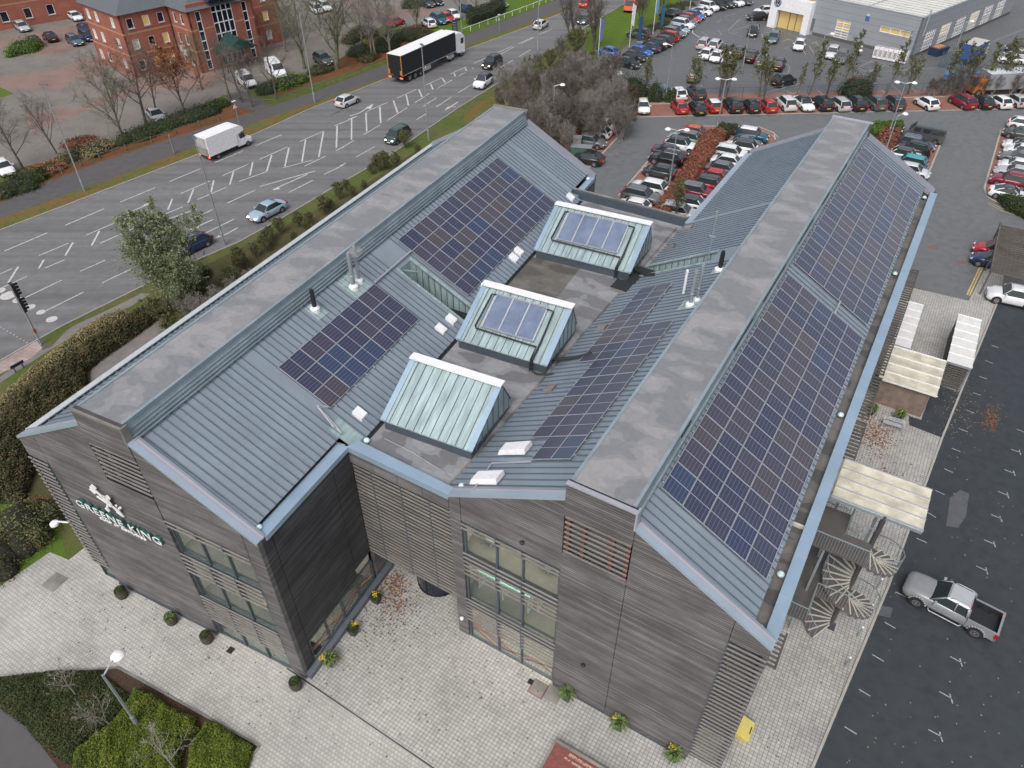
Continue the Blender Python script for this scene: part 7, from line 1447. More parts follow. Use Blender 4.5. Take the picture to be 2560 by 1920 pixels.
faces = [((0, 12.4), (0, 0), W3((1.2, 4.0, 9.3), 'bbbdbb')), ((0, 0), (8.0, 0), W3((1.0, 3.6, 6.0), 'dbdadaaad')), ((8.0, 0), (8.0, -6.0), W3((1.3, 3.4), 'dddddd', .8)),
 ((8.0, -6.0), (19.4, -6.0), [(1.2, .3, .9, 8.6, 'd16'), (4.0, .3, 3.6, 9.6, 'd46'), (9.4, .3, .9, 8.6, 'd16')]), ((19.4, -6.0), (19.4, -1), []), ((19.4, -1), (27.4, -1), W3((1.0, 4.6), 'bdabab')), ((27.4, -1), (27.4, 12.4), W3((3, 8), 'ddb')), ((27.4, 12.4), (0, 12.4), [])]
for i, (a, b, wins) in enumerate(faces):
    p = MB(); q, L = wallface(p, a, b, 0, EV + (0 if i != 3 else .9), wins, bo); o = p.build('wall', M['brick'], bo)
    for zb_ in (3.15, 6.2):
        segs = [(0, L)] if i not in (3,) else [(0, 1.2), (2.1, 4.0), (7.6, 9.4), (10.3, L)]
        p = MB(); [p.hexa([q(s0, zb_, .02), q(s1, zb_, .02), q(s1, zb_, .003), q(s0, zb_, .003)], [q(s0, zb_ + .25, .02), q(s1, zb_ + .25, .02), q(s1, zb_ + .25, .003), q(s0, zb_ + .25, .003)]) for s0, s1 in segs]; p.build('brick_band', M['bandb'], o)
p = MB()
def hip(p, x0, x1, y0, y1, z, zr, ov=.5):
    x0 -= ov; x1 += ov; y0 -= ov; y1 += ov; r = (y1 - y0) / 2; ym = (y0 + y1) / 2
    if x1 - x0 > y1 - y0: v = [(x0, y0, z), (x1, y0, z), (x1, y1, z), (x0, y1, z), (x0 + r, ym, zr), (x1 - r, ym, zr)]; return p.faces(v, [(0, 1, 5, 4), (1, 2, 5), (2, 3, 4, 5), (3, 0, 4), (3, 2, 1, 0)])
    r = (x1 - x0) / 2; xm = (x0 + x1) / 2; v = [(x0, y0, z), (x1, y0, z), (x1, y1, z), (x0, y1, z), (xm, y0 + r, zr), (xm, y1 - r, zr)]; return p.faces(v, [(0, 1, 4), (1, 2, 5, 4), (2, 3, 5), (3, 0, 4, 5), (3, 2, 1, 0)])
hip(p, 0, 27.4, 0, 12.4, EV, EV + 4.5); hip(p, 8, 19.4, -6, 6, EV + .02, EV + 4.4); p.build('roof', M['slate'], bo)
p = MB(); p.prism([(11.5, -6.8), (16.1, -6.8), (16.1, -5.6), (11.5, -5.6)], 9.9, 10.05); p.faces([(11.3, -6.9, 10.0), (16.3, -6.9, 10.0), (13.8, -6.9, 12.4), (11.3, -2, 10.0), (16.3, -2, 10.0), (13.8, -2, 12.4)], [(0, 1, 2), (0, 2, 5, 3), (1, 4, 5, 2)]); p.build('gable_glazing', M['dglass'], bo)
p = MB(); p.faces([(10.6, -9.3, 3.0), (17.0, -9.3, 3.0), (13.8, -9.3, 4.6), (10.6, -6.05, 3.0), (17.0, -6.05, 3.0), (13.8, -6.05, 5.2)], [(0, 2, 5, 3), (1, 4, 5, 2), (0, 1, 2)]); [p.bar((x, -9.2, 0), (x, -9.2, 3), .1) for x in (10.8, 13, 14.6, 16.8)]; p.build('porch_canopy', plain('green_glass_canopy', (.03, .075, .065), .2, .2), bo)
p = MB(); p.tube([(7.85, -.15, 0), (7.85, -.15, 9)], .07, 6); p.build('downpipe', M['dark'], bo)
p = MB(); p.box(8.15, 8.7, -2.9, -2.0, 2.9, 3.7); p.box(8.2, 8.8, -4.1, -3.2, 2.5, 3.3)
for i, v in enumerate(p.v): p.v[i] = (8.0 - (v[0] - 8.0), v[1], v[2])
p.build('air_conditioner', M['concrete'], bo)
b2 = thing('brick_block', 'red brick block with white framed windows in the top left corner', 'office building', (-96.5, 146.5, 0), .72)
p = MB(); q, L = wallface(p, (-8, 0), (24, 0), 0, 6.3, [(s, z, 1.3, 1.75, 'd') for s in (2.2, 6.3, 10.4, 14.4, 18.4) for z in (1.25,)], b2, bands=()); wl_ = p.build('wall', M['brick'], b2); p = MB(); p.hexa([q(0, 3.9, .02), q(L, 3.9, .02), q(L, 3.9, .003), q(0, 3.9, .003)], [q(0, 4.15, .02), q(L, 4.15, .02), q(L, 4.15, .003), q(0, 4.15, .003)]); p.build('brick_band', M['bandb'], wl_)
p = MB(); p.box(-8, 24, .35, 12, 0, 6.2); p.build('rear_wall', M['brick'], b2); p = MB(); hip(p, -8, 24, 0, 12, 6.3, 10); p.build('roof', M['slate'], b2)
# car showroom
M['pgrey'] = metal('grey_panel', (.30, .325, .35), .5, .1, .04, .4); M['pgreyd'] = metal('grey_panel_side', (.285, .31, .34), .5, .1, .04, .4)
va = atan2(130.3 - 144.7, 67.4 - 54.4); vw = thing('car_showroom', 'grey panelled car showroom with white entrance portal and pale roof', 'car showroom', (67.4, 130.3, 0), va)
# local: x runs along the front (0 at the near corner, negative to the left); y to the rear-right
HV = 6.3
def vface(a, b, wins, name='wall', mt='pgrey'):
    p = MB(); q, L = wallface(p, a, b, .55, HV, wins, vw); o = p.build(name, M[mt], vw); p = MB(); q0 = q
    p.hexa([q(0, 0, -.02), q(L, 0, -.02), q(L, 0, -.3), q(0, 0, -.3)], [q(0, .55, -.02), q(L, .55, -.02), q(L, .55, -.3), q(0, .55, -.3)]); p.build('plinth', M['dark'] if False else plain('dark_plinth', (.1, .09, .09), .8) if 'dark_plinth' not in bpy.data.materials else bpy.data.materials['dark_plinth'], o)
    p = MB(); [p.hexa([q(0, z, .006), q(L, z, .006), q(L, z, .001), q(0, z, .001)], [q(0, z + .03, .006), q(L, z + .03, .006), q(L, z + .03, .001), q(0, z + .03, .001)]) for z in (1.6, 2.65, 3.7, 4.75, 5.8)]; p.build('panel_joint', M['rib'], o); return q, L
q, L = vface((-19.4, 0), (0, 0), [(4.9, .56, 2.6, 2.9, 'a27'), (12.8, 3.0, 5.2, .95, 'a31')])
door_lit = M['amberw']
q2, L2 = vface((0, 0), (0, 42), [(2.8 + 6.0 * i, .56, 3.9, 3.1, 'a56' if i in (1, 3) else 'd56') for i in range(6)], 'wall', 'pgreyd')
for i in range(6):
    p = MB(); s = 2.8 + 6.0 * i; p.hexa([q2(s, .56, -.06), q2(s + 3.9, .56, -.06), q2(s + 3.9, .56, -.1), q2(s, .56, -.1)], [q2(s, 1.7, -.06), q2(s + 3.9, 1.7, -.06), q2(s + 3.9, 1.7, -.1), q2(s, 1.7, -.1)]); p.build('roller_door', M['concrete'], vw)
p = MB(); s = 4.9; p.hexa([q(s, .56, -.06), q(s + 2.6, .56, -.06), q(s + 2.6, .56, -.1), q(s, .56, -.1)], [q(s, 1.7, -.06), q(s + 2.6, 1.7, -.06), q(s + 2.6, 1.7, -.1), q(s, 1.7, -.1)]); p.build('roller_door', M['concrete'], vw)
p = MB(); p.box(-19.4, -.3, .3, 41.7, HV - .25, HV - .05); p.mat(1); [p.box(-19.4, -.3, y, y + .06, HV - .05, HV + .02) for y in fr_(1.5, 41, 26)]; p.box(-9.9, -9.8, .3, 41.7, HV - .05, HV + .06); p.build('roof', [plain('pale_roof', (.62, .62, .58), .6, var=.1, sc=.3), M['concrete']], vw)
p = MB(); p.box(-19.4, .05, -.05, .3, HV, HV + .12); p.box(-.3, .05, .3, 42, HV, HV + .12); p.build('roof_edge', M['pgrey'], vw)
p = MB(); p.box(-26.5, -19.4, 3.5, 30, .3, 5.9); vg = p.build('glazed_hall', M['amberw'], vw); p = MB(); p.box(-26.7, -19.4, 3.3, 30.2, 5.9, 6.3); [p.box(-26.55, -19.4, 3.38, 3.5, z, z + .1) for z in (.2, 2.9)]; [p.box(x, x + .12, 3.36, 3.5, .2, 6) for x in (-26.6, -24.3, -22, -19.7)]; [p.box(-26.62, -26.5, y, y + .12, .2, 6) for y in (3.4, 6.5, 10, 14, 18)]; p.build('hall_frame', M['pgrey'], vg)
# portal
pq = MB(); X0, X1, YF = -27.4, -19.2, -1.2
pq.box(X0, X0 + 1.55, YF, YF + 1.3, 0, 5.4); pq.box(X1 - 1.2, X1, YF, YF + 1.3, 0, 5.4); pq.box(X0 + 1.55, X1 - 1.2, YF, YF + 1.3, 3.2, 5.4); po = pq.build('entrance_portal', M['whitem'], vw)
p = MB(); p.box(X0 + 1.55, X1 - 1.2, YF + .95, YF + 1.0, .05, 3.2); p.build('entrance_glass', M['amberw'], po); p = MB(); [p.box(x, x + .1, YF + .88, YF + .95, 0, 3.2) for x in (X0 + 1.6, -23.6, -22.2, -20.5)]; p.box(X0 + 1.55, X1 - 1.2, YF + .88, YF + .95, 2.9, 3.05); p.build('door_frame', M['frame'], po)
nav = plain('navy_badge', (.01, .02, .07), .4); p = MB(); p.tube([(X0 + 1.35, YF - .06, 4.35), (X0 + 1.35, YF - .005, 4.35)], .72, 24); p.build('round_badge', nav, po)
p = MB(); c_ = (X0 + 1.35, 4.35)
for k in range(20): a0, a1 = 2 * pi * k / 20, 2 * pi * (k + 1) / 20; p.bar((c_[0] + .6 * cos(a0), YF - .075, c_[1] + .6 * sin(a0)), (c_[0] + .6 * cos(a1), YF - .075, c_[1] + .6 * sin(a1)), .03, .07, (0, 1, 0))
for (x0, z0), (x1, z1) in (((-.22, .55), (0, .08)), ((.22, .55), (0, .08)), ((-.5, .3), (-.22, -.5)), ((-.22, -.5), (0, -.04)), ((.5, .3), (.22, -.5)), ((.22, -.5), (0, -.04))): p.bar((c_[0] + x0, YF - .075, c_[1] + z0), (c_[0] + x1, YF - .075, c_[1] + z1), .03, .08, (0, 1, 0))
p.build('badge_mark', M['whitem'], po)
p = MB(); p.box(X1, -18.6, .0, 2.2, 0, 2.8); p.build('side_annex', M['pgreyd'], vw)
p = MB(); p.box(-28.5, -27.5, 1, 2, 2, 8.2); p.build('yellow_totem', plain('yellow_sign', (.62, .5, .03), .5), vw)
p = MB(); p.box(-9.6, -8.9, -.08, -.01, 4.2, 4.9); p.build('blue_sign', plain('blue_sign', (.04, .14, .4), .5), vw); me = text_mesh('i', .5, .01); me.materials.clear(); me.materials.append(M['whitem'])
p = MB(); p.box(-9.5, -9.0, -.08, -.01, 4.95, 5.25); p.build('pale_sign', plain('pale_yellow', (.6, .6, .4), .5), vw); 
p = MB(); p.tube([(-.9, 1.2, 3.4), (-.9, 1.2, 7.4)], .12, 6); [p.lathe([(.13, 0), (.13, .2)], (-1.0 - (i % 2) * 1.1, -.25, 4.2 - (i // 2) * .9), 8) for i in range(4)]; 
for i, v in enumerate(p.v):
    if v[1] > .5: p.v[i] = (.25 + (v[0] + .9), v[1], v[2])
p.build('wall_fitting', M['alu'], vw)
t = thing('air_conditioning_units', 'long bank of white air conditioning units below the showroom wall', 'air conditioner', wor('R', 0, 0)); P = G(2190, 148); Q_ = G(2262, 162); t.location = (P.x, P.y, 0); t.rotation_euler.z = atan2(Q_.y - P.y, Q_.x - P.x); L = (Q_ - P).length
p = MB(); [p.box(L * i / 6 + .04, L * (i + 1) / 6 - .04, 0, 1.2, .15, 1.9) for i in range(-1, 6)]; p.build('casing', M['whitem'], t); p = MB(); [p.box(L * (i + .2) / 6, L * (i + .8) / 6, -.03, 0, .5, 1.5) for i in range(-1, 6)]; [p.lathe([(.36, 1.9), (.36, 2.0)], (L * (i + .5) / 6, .6, 0), 10) for i in range(-1, 6)]; p.build('fan_grille', M['concrete'], t)
t = thing('waste_skip', 'open dark blue skip with timber outside the workshop corner', 'skip', G(2342, 137), .6); t.location.z = .02; p = MB(); p.hexa([(-1.3, -.8, 0), (1.3, -.8, 0), (1.3, .8, 0), (-1.3, .8, 0)], [(-1.6, -1, 1.3), (1.6, -1, 1.3), (1.6, 1, 1.3), (-1.6, 1, 1.3)]); p.build('skip_body', plain('navy_steel', (.03, .05, .1), .6), t); p = MB(); p.box(-1.2, .9, -.6, .6, 1.25, 1.45); p.build('timber_load', M['wood'], t)
# ================================================================ street furniture
def lamp_post(name, label, px, py, h, head='box', lean=(0, 0), group=None, hz=0, paint='steel'):
    P = G(px, py); t = thing(name, label, 'street lamp', (P.x, P.y, 0), hz, group); p = MB(); p.tube([(0, 0, 0), (0, 0, 1.4), (0, 0, 1.45), (0, 0, h)], [.12, .12, .085, .055], 10); p.build('pole', M[paint], t)
    if head == 'box': p = MB(); p.hexa([(-.25, -.16, h), (.75, -.13, h + .04), (.75, .13, h + .04), (-.25, .16, h)], [(-.2, -.12, h + .14), (.7, -.08, h + .12), (.7, .08, h + .12), (-.2, .12, h + .14)]); p.build('lamp_head', plain('dark_lamp_head', (.1, .11, .12), .5) if 'dark_lamp_head' not in bpy.data.materials else bpy.data.materials['dark_lamp_head'], t)
    else:
        arms = (1,) if head == 'disc' else (1, -1)
        for s in arms: 
            p = MB(); p.tube([(0, 0, h - .1), (s * .55, 0, h + .05), (s * .9, 0, h + .1)], .045, 6); p.build('lamp_arm', M['alu'], t); p = MB(); p.lathe([(.05, .22), (.24, .16), (.34, .05), (.36, 0), (.3, -.05), (.1, -.08)], (s * 1.05, 0, h), 16)
            p.build('lamp_head', M['whitem'], t, True)
    return t
gS = 'tall road lamps'
for i, (x, y, h, lab) in enumerate(((212, 478, 12.2, 'tall road lamp on the far verge, leftmost in the picture'), (562, 612, 11.5, 'tall road lamp on the near verge between the box van and the willow'), (787, 257, 12.2, 'tall road lamp beside the brick office vans'), (1072, 351, 12, 'tall road lamp in front of the lorry trailer'), (1154, 86, 12, 'tall road lamp above the lorry cab'), (1344, 125, 12, 'tall road lamp in front of the silver hatchback at the top'), (1410, 18, 12, 'far tall lamp post at the top of the footpath'))):
    lamp_post('street_lamp', lab, x, y, h, hz=up + (1.2 if i % 2 else -1.2) + pi * (i % 2), group=gS)
gD = 'car park lamps with round heads'
lamp_post('car_park_lamp', 'single round-headed lamp in front of the grey thicket', 1381, 352, 7.2, 'disc', group=gD, hz=.1); lamp_post('car_park_lamp', 'round-headed lamp on the wet dealership tarmac left of the olive SUV', 1663, 252, 7.8, 'disc', group=gD, hz=2.8)
lamp_post('car_park_lamp', 'twin-headed lamp rising from the copper hedge between black cars', 1672, 470, 7.0, 'twin', group=gD, hz=-.1); lamp_post('car_park_lamp', 'twin-headed lamp in front of the red and black hatchbacks', 1790, 335, 7.2, 'twin', group=gD, hz=-.1); lamp_post('car_park_lamp', 'twin-headed lamp in the square copper hedge behind the right wing', 2218, 345, 7.2, 'twin', group=gD, hz=-.15)
lamp_post('car_park_lamp', 'round-headed lamp peeping over the right wing verge', 2196, 430, 7.0, 'disc', group=gD, hz=.3); lamp_post('car_park_lamp', 'round-headed lamp among the trees beside the workshop', 2372, 170, 7, 'disc', group=gD, hz=.1); lamp_post('car_park_lamp', 'round-headed lamp among leafy trees in front of the showroom', 2030, 215, 7.5, 'disc', group=gD, hz=.1); lamp_post('car_park_lamp', 'white camera-topped pole at the fence beside the round evergreen', 2118, 235, 6.5, 'twin', group=gD, hz=1.2)
lamp_post('floodlight_pole', 'black-headed floodlight pole in the middle dealership cluster', 1857, 166, 6.2, 'box', group=gD, hz=.6); lamp_post('floodlight_pole', 'floodlight pole at the corner of the dealership lawn', 1459, 138, 4.2, 'box', group=gD)
lamp_post('car_park_lamp', 'grey lamp post with a white disc head in the front shrub bed', 352, 1822, 5.6, 'disc', hz=1.25)
# flags
for i, (x, y, c) in enumerate(((1494, 160, (.13, .13, .36)), (1573, 118, (.6, .62, .66)), (1632, 85, (.12, .25, .5)), (1598, 105, (.02, .07, .16)), (1653, 72, (.02, .1, .2)), (1724, 25, (.6, .6, .62)))):
    P = G(x, y); t = thing('flagpole' if i not in (3, 4) else 'display_totem', ('flagpole with ' + ('violet', 'white', 'blue', '', '', 'grey')[i] + ' banner at the dealership verge') if i not in (3, 4) else ('dark blue totem sign left of the white banner pole', 'dark blue totem sign right of the blue banner pole')[i - 3], 'flagpole' if i not in (3, 4) else 'totem sign', (P.x, P.y, 0), .2)
    m_ = plain('banner_%d' % i, c, .7)
    if i in (3, 4): p = MB(); p.box(-.3, .3, -.08, .08, 0, 4.2); p.build('panel', m_, t); p = MB(); p.box(-.4, .4, -.2, .2, 0, .15); p.build('base', M['concrete'], t)
    else: p = MB(); p.tube([(0, 0, 0), (0, 0, 7)], .05, 6); p.build('pole', M['whitem'], t); p = MB(); p.hexa([(.06, -.01, 3.6), (.5, .05, 3.4), (.5, .06, 3.4), (.06, .0, 3.6)], [(.06, -.01, 6.9), (.65, .08, 6.6), (.65, .09, 6.6), (.06, .0, 6.9)]); p.build('banner', m_, t)
# fences
def fence(label, pts, sp, h, rails, pm, rm, w=.09, cat='fence', name='post_and_rail_fence', rw=.06):
    Q_ = [G(*q) for q in pts]; t = thing(name, label, cat, (Q_[0].x, Q_[0].y, 0)); o = Q_[0]; r_ = MB(); left = 0
    for a, b in zip(Q_[:-1], Q_[1:]):
        L = (b - a).length; n = max(1, round(L / sp)); 
        for i in range(n): q = a.lerp(b, i / n) - o; p = MB(); p.box(q.x - w / 2, q.x + w / 2, q.y - w / 2, q.y + w / 2, 0, h + .05); p.build('post', M[pm], t)
        for z in rails: r_.bar((a.x - o.x, a.y - o.y, z), (b.x - o.x, b.y - o.y, z), rw, rw * 1.3)
    r_.build('rail', M[rm], t); return t
M['fenced'] = plain('weathered_fence', (.12, .105, .08), .9, var=.3)
fence('low weathered timber rail fence along the footpath left of the side path', [(-40, 520), (0, 501), (107, 453), (250, 398), (380, 356), (500, 316), (640, 273)], 2.9, .75, (.68,), 'fenced', 'fenced', .14)
fence('low weathered timber rail fence behind the lorry along the footpath', [(700, 255), (780, 228), (870, 196), (961, 158), (1100, 110)], 2.9, .75, (.68,), 'fenced', 'fenced', .14)
fence('white metal guard rail beside the lawn at the top', [(1154, 86), (1220, 62), (1300, 33), (1380, 2), (1440, -22)], 2.4, .95, (.9,), 'whitem', 'whitem', .06, 'railing', 'guard_rail')
M['bluef'] = plain('blue_steel', (.06, .13, .2), .5, .2)
t = fence('tall blue steel mesh fence between the parked cars and the dealership', [(1640, 256), (1800, 252), (1960, 248), (2120, 244), (2300, 240), (2560, 234)], 3, 1.9, (.2, 1.85), 'bluef', 'bluef', .06, 'fence', 'mesh_fence', .04)
t = thing('palisade_fence', 'blue steel palisade gate leaf standing in the bare thicket', 'fence', G(2345, 168), -.75); t.location.z = 0; p = MB(); [p.box(i * .28, i * .28 + .09, 0, .04, .1, 2.6) for i in range(18)]; p.build('pale', M['bluef'], t); p = MB(); p.box(0, 5, .04, .08, .5, .58); p.box(0, 5, .04, .08, 2.1, 2.18); p.build('rail', M['bluef'], t)
t = fence('dark knee rail on the side path below the brick office', [(570, 243), (640, 262), (690, 262)], 2.2, .8, (.75,), 'fenced', 'fenced', .06)
# traffic signal
P = G(104, 862); t = thing('traffic_light', 'grey traffic signal pole with two black signal heads at the stop line', 'traffic light', (P.x, P.y, 0), up); p = MB(); p.tube([(0, 0, 0), (0, 0, 6.2)], .085, 10); p.build('pole', M['steel'], t)
for z0 in (3.55, 5.0):
    p = MB(); p.box(-.05, .2, -.22, .22, z0 - .05, z0 + 1.25); b = p.build('signal_head', M['plastic'], t); p = MB(); [p.tube([(.2, 0, z0 + .17 + .3 * k), (.48, 0, z0 + .15 + .3 * k)], .11, 10, False) for k in range(4)]; p.build('lens_hood', M['plastic'], b)
p = MB(); p.box(-.08, .12, -.1, .1, 1.3, 1.75); p.build('push_button_box', plain('rust_box', (.3, .1, .04), .6), t)
# signs
P = G(50, 925); t = thing('street_name_sign', 'low dark street name board on two posts in the grass', 'sign', (P.x, P.y, 0), up + .05); p = MB(); p.box(-.55, .55, -.03, .03, .45, .72); p.build('board', plain('navy_board', (.015, .03, .05), .5), t)
for x in (-.35, .35): p = MB(); p.box(x - .035, x + .035, -.035, .035, 0, .5); p.build('post', M['plastic'], t)
for x, y, lab in ((598, 310, 'small white warning sign on a post behind the box van'), (1248, 83, 'white triangular warning sign on a post by the white guard rail')):
    P = G(x, y); t = thing('road_sign', lab, 'sign', (P.x, P.y, 0), up); p = MB(); p.tube([(0, 0, 0), (0, 0, 3.1)], .04, 6); p.build('post', M['steel'], t); p = MB(); p.prism([(-.35, 0), (.35, 0), (0, .6)], 0, .02)
    for i, v in enumerate(p.v): p.v[i] = (v[0], v[2], 2.2 + v[1])
    p.build('sign_plate', M['whitem'], t); p = MB(); p.box(-.3, .3, -.1, .1, 3.1, 3.2); p.build('lamp_cap', M['whitem'], t)
P = G(437, 385); t = thing('wooden_post', 'pale wooden marker post on the verge beside the box van', 'post', (P.x, P.y, 0)); p = MB(); p.box(-.08, .08, -.08, .08, 0, 2.4); p.build('post', M['slat'], t); p = MB(); p.box(-.12, .12, -.1, .1, 2.3, 2.5); p.build('post_cap', M['slat'], t)
P = G(1138, 92); t = thing('direction_sign', 'dark upright business sign beside the lamp above the lorry cab', 'sign', (P.x, P.y, 0), up - .9); p = MB(); p.box(-.5, .5, -.08, .08, .2, 2.9); p.build('board', plain('slate_board', (.02, .035, .045), .5), t); p = MB(); [p.box(-.38, .3, -.1, -.08, z, z + .07) for z in (1.0, 1.3, 1.6, 2.0, 2.4)]; p.build('sign_strip', M['concrete'], t)
t = thing('pill_lamp', 'round white lamp dome at the left picture edge on the grass', 'lamp', G(2, 1424)); t.location.z = 0; p = MB(); p.lathe([(.08, 0), (.08, .5)], (0, 0, 0), 8); p.build('post', M['steel'], t); p = MB(); p.lathe([(.3, .5), (.33, .62), (.2, .75), (.05, .8)], (0, 0, 0), 14); p.build('lamp_dome', M['whitem'], t, True)
# planters
cor = foliage('cordyline_leaf', [(.06, .10, .03), (.12, .17, .06), (.2, .2, .1)], rnd=.4); yel = plain('yellow_flower', (.62, .42, .02), .6, var=.3, sc=12)
def spiky(p, c, n, L, rg, w=.035):
    for i in range(n):
        a = rg.uniform(0, 6.28); e = rg.uniform(-.15, 1.25); d = Vector((cos(a) * cos(e), sin(a) * cos(e), sin(e))); s = Vector((-sin(a), cos(a), 0)) * w; P = Vector(c); m_ = P + d * L * .55 + Vector((0, 0, .05)); q = P + d * L * rg.uniform(.85, 1.1) - Vector((0, 0, L * .25)); p.poly([P - s * .6, P + s * .6, m_ + s, m_ - s]); p.poly([m_ - s, m_ + s, q])
def planter(fr, x, y, kind, label, i, flowers=False, spike=True, group=None):
    rg = random.Random(100 + i); t = thing({'barrel': 'barrel_planter', 'square': 'tapered_planter'}[kind], label, 'planter', wor(fr, x, y, .02), FR[fr][2], group); p = MB()
    if kind == 'barrel':
        p.lathe([(.27, 0), (.33, .25), (.35, .45), (.32, .68), (.28, .68), (.28, .6)], (0, 0, 0), 16); p.build('barrel', metal('oak_stave' if i == 0 else 'oak_stave%d' % i, (.10, .075, .055), .8, 0, .3, 3), t); q = MB(); [q.lathe([(r, z), (r, z + .05)], (0, 0, 0), 16) for r, z in ((.325, .12), (.36, .38), (.345, .6))]; q.build('barrel_hoop', M['plastic'], t)
    else: p.hexa([(-.17, -.17, 0), (.17, -.17, 0), (.17, .17, 0), (-.17, .17, 0)], [(-.28, -.28, .62), (.28, -.28, .62), (.28, .28, .62), (-.28, .28, .62)]); p.build('pot', plain('slate_pot%d' % i, (.035, .038, .045), .5), t)
    q = MB()
    if spike: spiky(q, (0, 0, .62), 120, .62 if kind == 'square' else .42, rg)
    if q.f: q.build('spiky_leaves', cor, t)
    q = MB(); leaf_cloud(q, lambda r: ((lambda d: (Vector((d.x * .3, d.y * .3, .62 + abs(d.z) * .25)), d))(rv(r).normalized())), 420, .09, rg); q.build('foliage', M['leafh'], t)
    if flowers:
        q = MB(); dx = flowers if isinstance(flowers, tuple) else (0, 0)
        for k in range(26): a, r_ = rg.uniform(0, 6.28), rg.uniform(0, .22); q.lathe([(.02, 0), (.045, .02), (.02, .05)], (dx[0] + r_ * cos(a), dx[1] + r_ * sin(a), .78 + rg.uniform(0, .1)), 6)
        q.build('flower', yel, t)
for i, (x, lab, sp) in enumerate(((-13.35, 'oak barrel planter leftmost along the sign wall', False), (-9.3, 'oak barrel planter with spiky leaves, second along the sign wall', True), (-6.55, 'oak barrel planter left of the left wing window', False), (-.15, 'oak barrel planter at the foot of the left wing corner', False))): planter('L', x, -.62, 'barrel', lab, i, False, sp, 'barrel planters along the left wing')
for i, (fr, x, y, lab, fl, sp) in enumerate((('L', .72, 1.3, 'dark pot with spiky plant and yellow flowers nearest the left wing corner', (-.25, -.2), True), ('L', .78, 3.45, 'dark pot with green bush, middle along the courtyard wall', (.05, .15), False), ('L', .78, 5.8, 'dark pot with yellow flowers nearest the revolving door', (0, 0), False), ('R', 7.3, -.42, 'dark pot with big spiky plant and no flowers by the tower base', False, True), ('R', 10.35, -.42, 'dark pot with spiky plant and yellow flowers, middle of the right wall', (-.2, .1), True), ('R', 13.4, -.42, 'dark pot with yellow flowers nearest the right corner', (-.2, .1), True), ('R', 16.9, 31.9, 'dark pot with yellow flowers beside the timber store', (-.1, 0), True), ('R', 18.9, 32.3, 'dark pot with spiky leaves behind the metal bench', (-.1, 0), True))): planter(fr, x, y, 'square', lab, 10 + i, fl, sp, 'dark tapered planters')
# bench, bin and others
t = thing('metal_bench', 'grey metal slatted bench among fallen leaves beside the timber store', 'bench', wor('R', 18.6, 31.1, .02), FR['R'][2] + .05); p = MB(); [p.box(-.75, .75, y, y + .07, .42, .45) for y in (-.25, -.14, -.03, .08)]; p.build('seat', M['alu'], t); p = MB(); [p.box(-.75, .75, .2, .23, z, z + .07) for z in (.55, .68, .8)]; p.build('backrest', M['alu'], t)
for x in (-.7, .7): p = MB(); p.bar((x, -.25, 0), (x, -.25, .6), .05); p.bar((x, .22, 0), (x, .22, .85), .05); p.bar((x, -.25, .6), (x, .22, .6), .05); p.build('leg', M['alu'], t)
t = thing('grit_bin', 'pale yellow grit bin with sloping lid at the right wing corner', 'grit bin', wor('R', 16.05, 2.7, .02), FR['R'][2]); ym = plain('pale_yellow_plastic', (.60, .50, .14), .5); p = MB(); p.hexa([(-.3, -.42, 0), (.3, -.42, 0), (.3, .42, 0), (-.3, .42, 0)], [(-.36, -.5, .62), (.36, -.5, .5), (.36, .5, .5), (-.36, .5, .62)]); p.build('bin_body', ym, t); p = MB(); p.hexa([(-.42, -.54, .62), (.42, -.54, .48), (.42, .54, .48), (-.42, .54, .62)], [(-.36, -.5, .84), (.38, -.5, .58), (.38, .5, .58), (-.36, .5, .84)]); p.build('lid', ym, t); p = MB(); p.box(.28, .33, -.2, .2, .6, .64); p.build('lid_grip', M['plastic'], t)
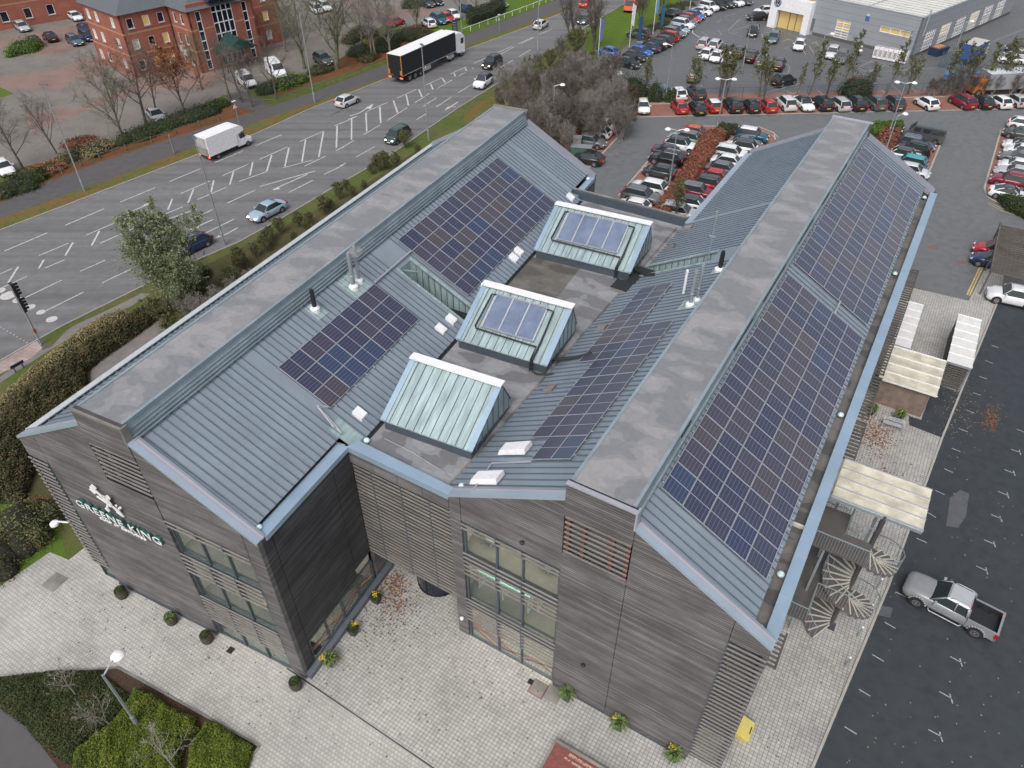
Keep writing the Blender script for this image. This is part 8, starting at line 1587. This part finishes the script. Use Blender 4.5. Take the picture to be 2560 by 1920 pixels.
for k, (px, py) in enumerate(((1442, 372), (1452, 395))):
    P = G(px, py); t = thing(('wheelie_bin', 'green_container')[k], ('grey wheeled bin at the end of the copper hedge', 'dark green container beside the car with the roof rack')[k], 'bin', (P.x, P.y, .02), -.2); p = MB(); s_ = (.5, 1.3)[k]; p.box(-s_, s_, -.5, .5, 0, 1.5); p.build('bin_body', (M['concrete'], plain('green_bin', (.05, .12, .09), .6))[k], t); p = MB(); p.box(-s_ - .05, s_ + .05, -.55, .55, 1.5, 1.6); p.build('lid', M['steel'], t)
for i, (x, y) in enumerate(((20.2, 9.3), (20.4, 11.6), (20.6, 13.4), (20.75, 15.6))):
    t = thing('bollard_light', ORD[i] + ' short grey bollard light from the near end of the kerb beside the spiral stair', 'bollard', wor('R', x - .35, y, .02)); p = MB(); p.lathe([(.05, 0), (.05, .9)], (0, 0, 0), 8); p.build('post', M['steel'], t); p = MB(); p.lathe([(.06, .9), (.07, 1.0), (.03, 1.04)], (0, 0, 0), 8); p.build('lamp_dome', M['whitem'], t)
# steam from the boiler flue
sm = bpy.data.materials.new('steam'); sm.use_nodes = True; n_ = sm.node_tree; n_.nodes.clear(); vo = n_.nodes.new('ShaderNodeVolumePrincipled'); ou = n_.nodes.new('ShaderNodeOutputMaterial'); vo.inputs['Color'].default_value = (1, 1, 1, 1)
nz = noise(n_, coords(n_), 2.5, 3); ln = N(n_, 'ShaderNodeVectorMath'); ln.operation = 'LENGTH'; n_.links.new(coords(n_, scale=(2.2, 2.2, 1.9)), ln.inputs[0]); n_.links.new(math_(n_, 'MULTIPLY', ramp(n_, nz, [(.42, 0), (.62, 5)]), ramp(n_, ln.outputs['Value'], [(.1, 1), (.8, 0)])), vo.inputs['Density']); n_.links.new(vo.outputs[0], ou.inputs['Volume'])
p = MB(); p.lathe([(.05, -.5), (.3, -.3), (.42, 0), (.35, .3), (.1, .5)], (0, 0, 0), 14); o = p.build('steam_plume', sm, None, True); P = wor('L', -5.2, 16.1, 17.2); o.location = P; o.rotation_euler = (.6, 1.0, 0); o.scale = (1, 1.1, 1.7); tag(o, 'wisp of white steam drifting from the boiler flues on the left roof', 'steam', kind='stuff')
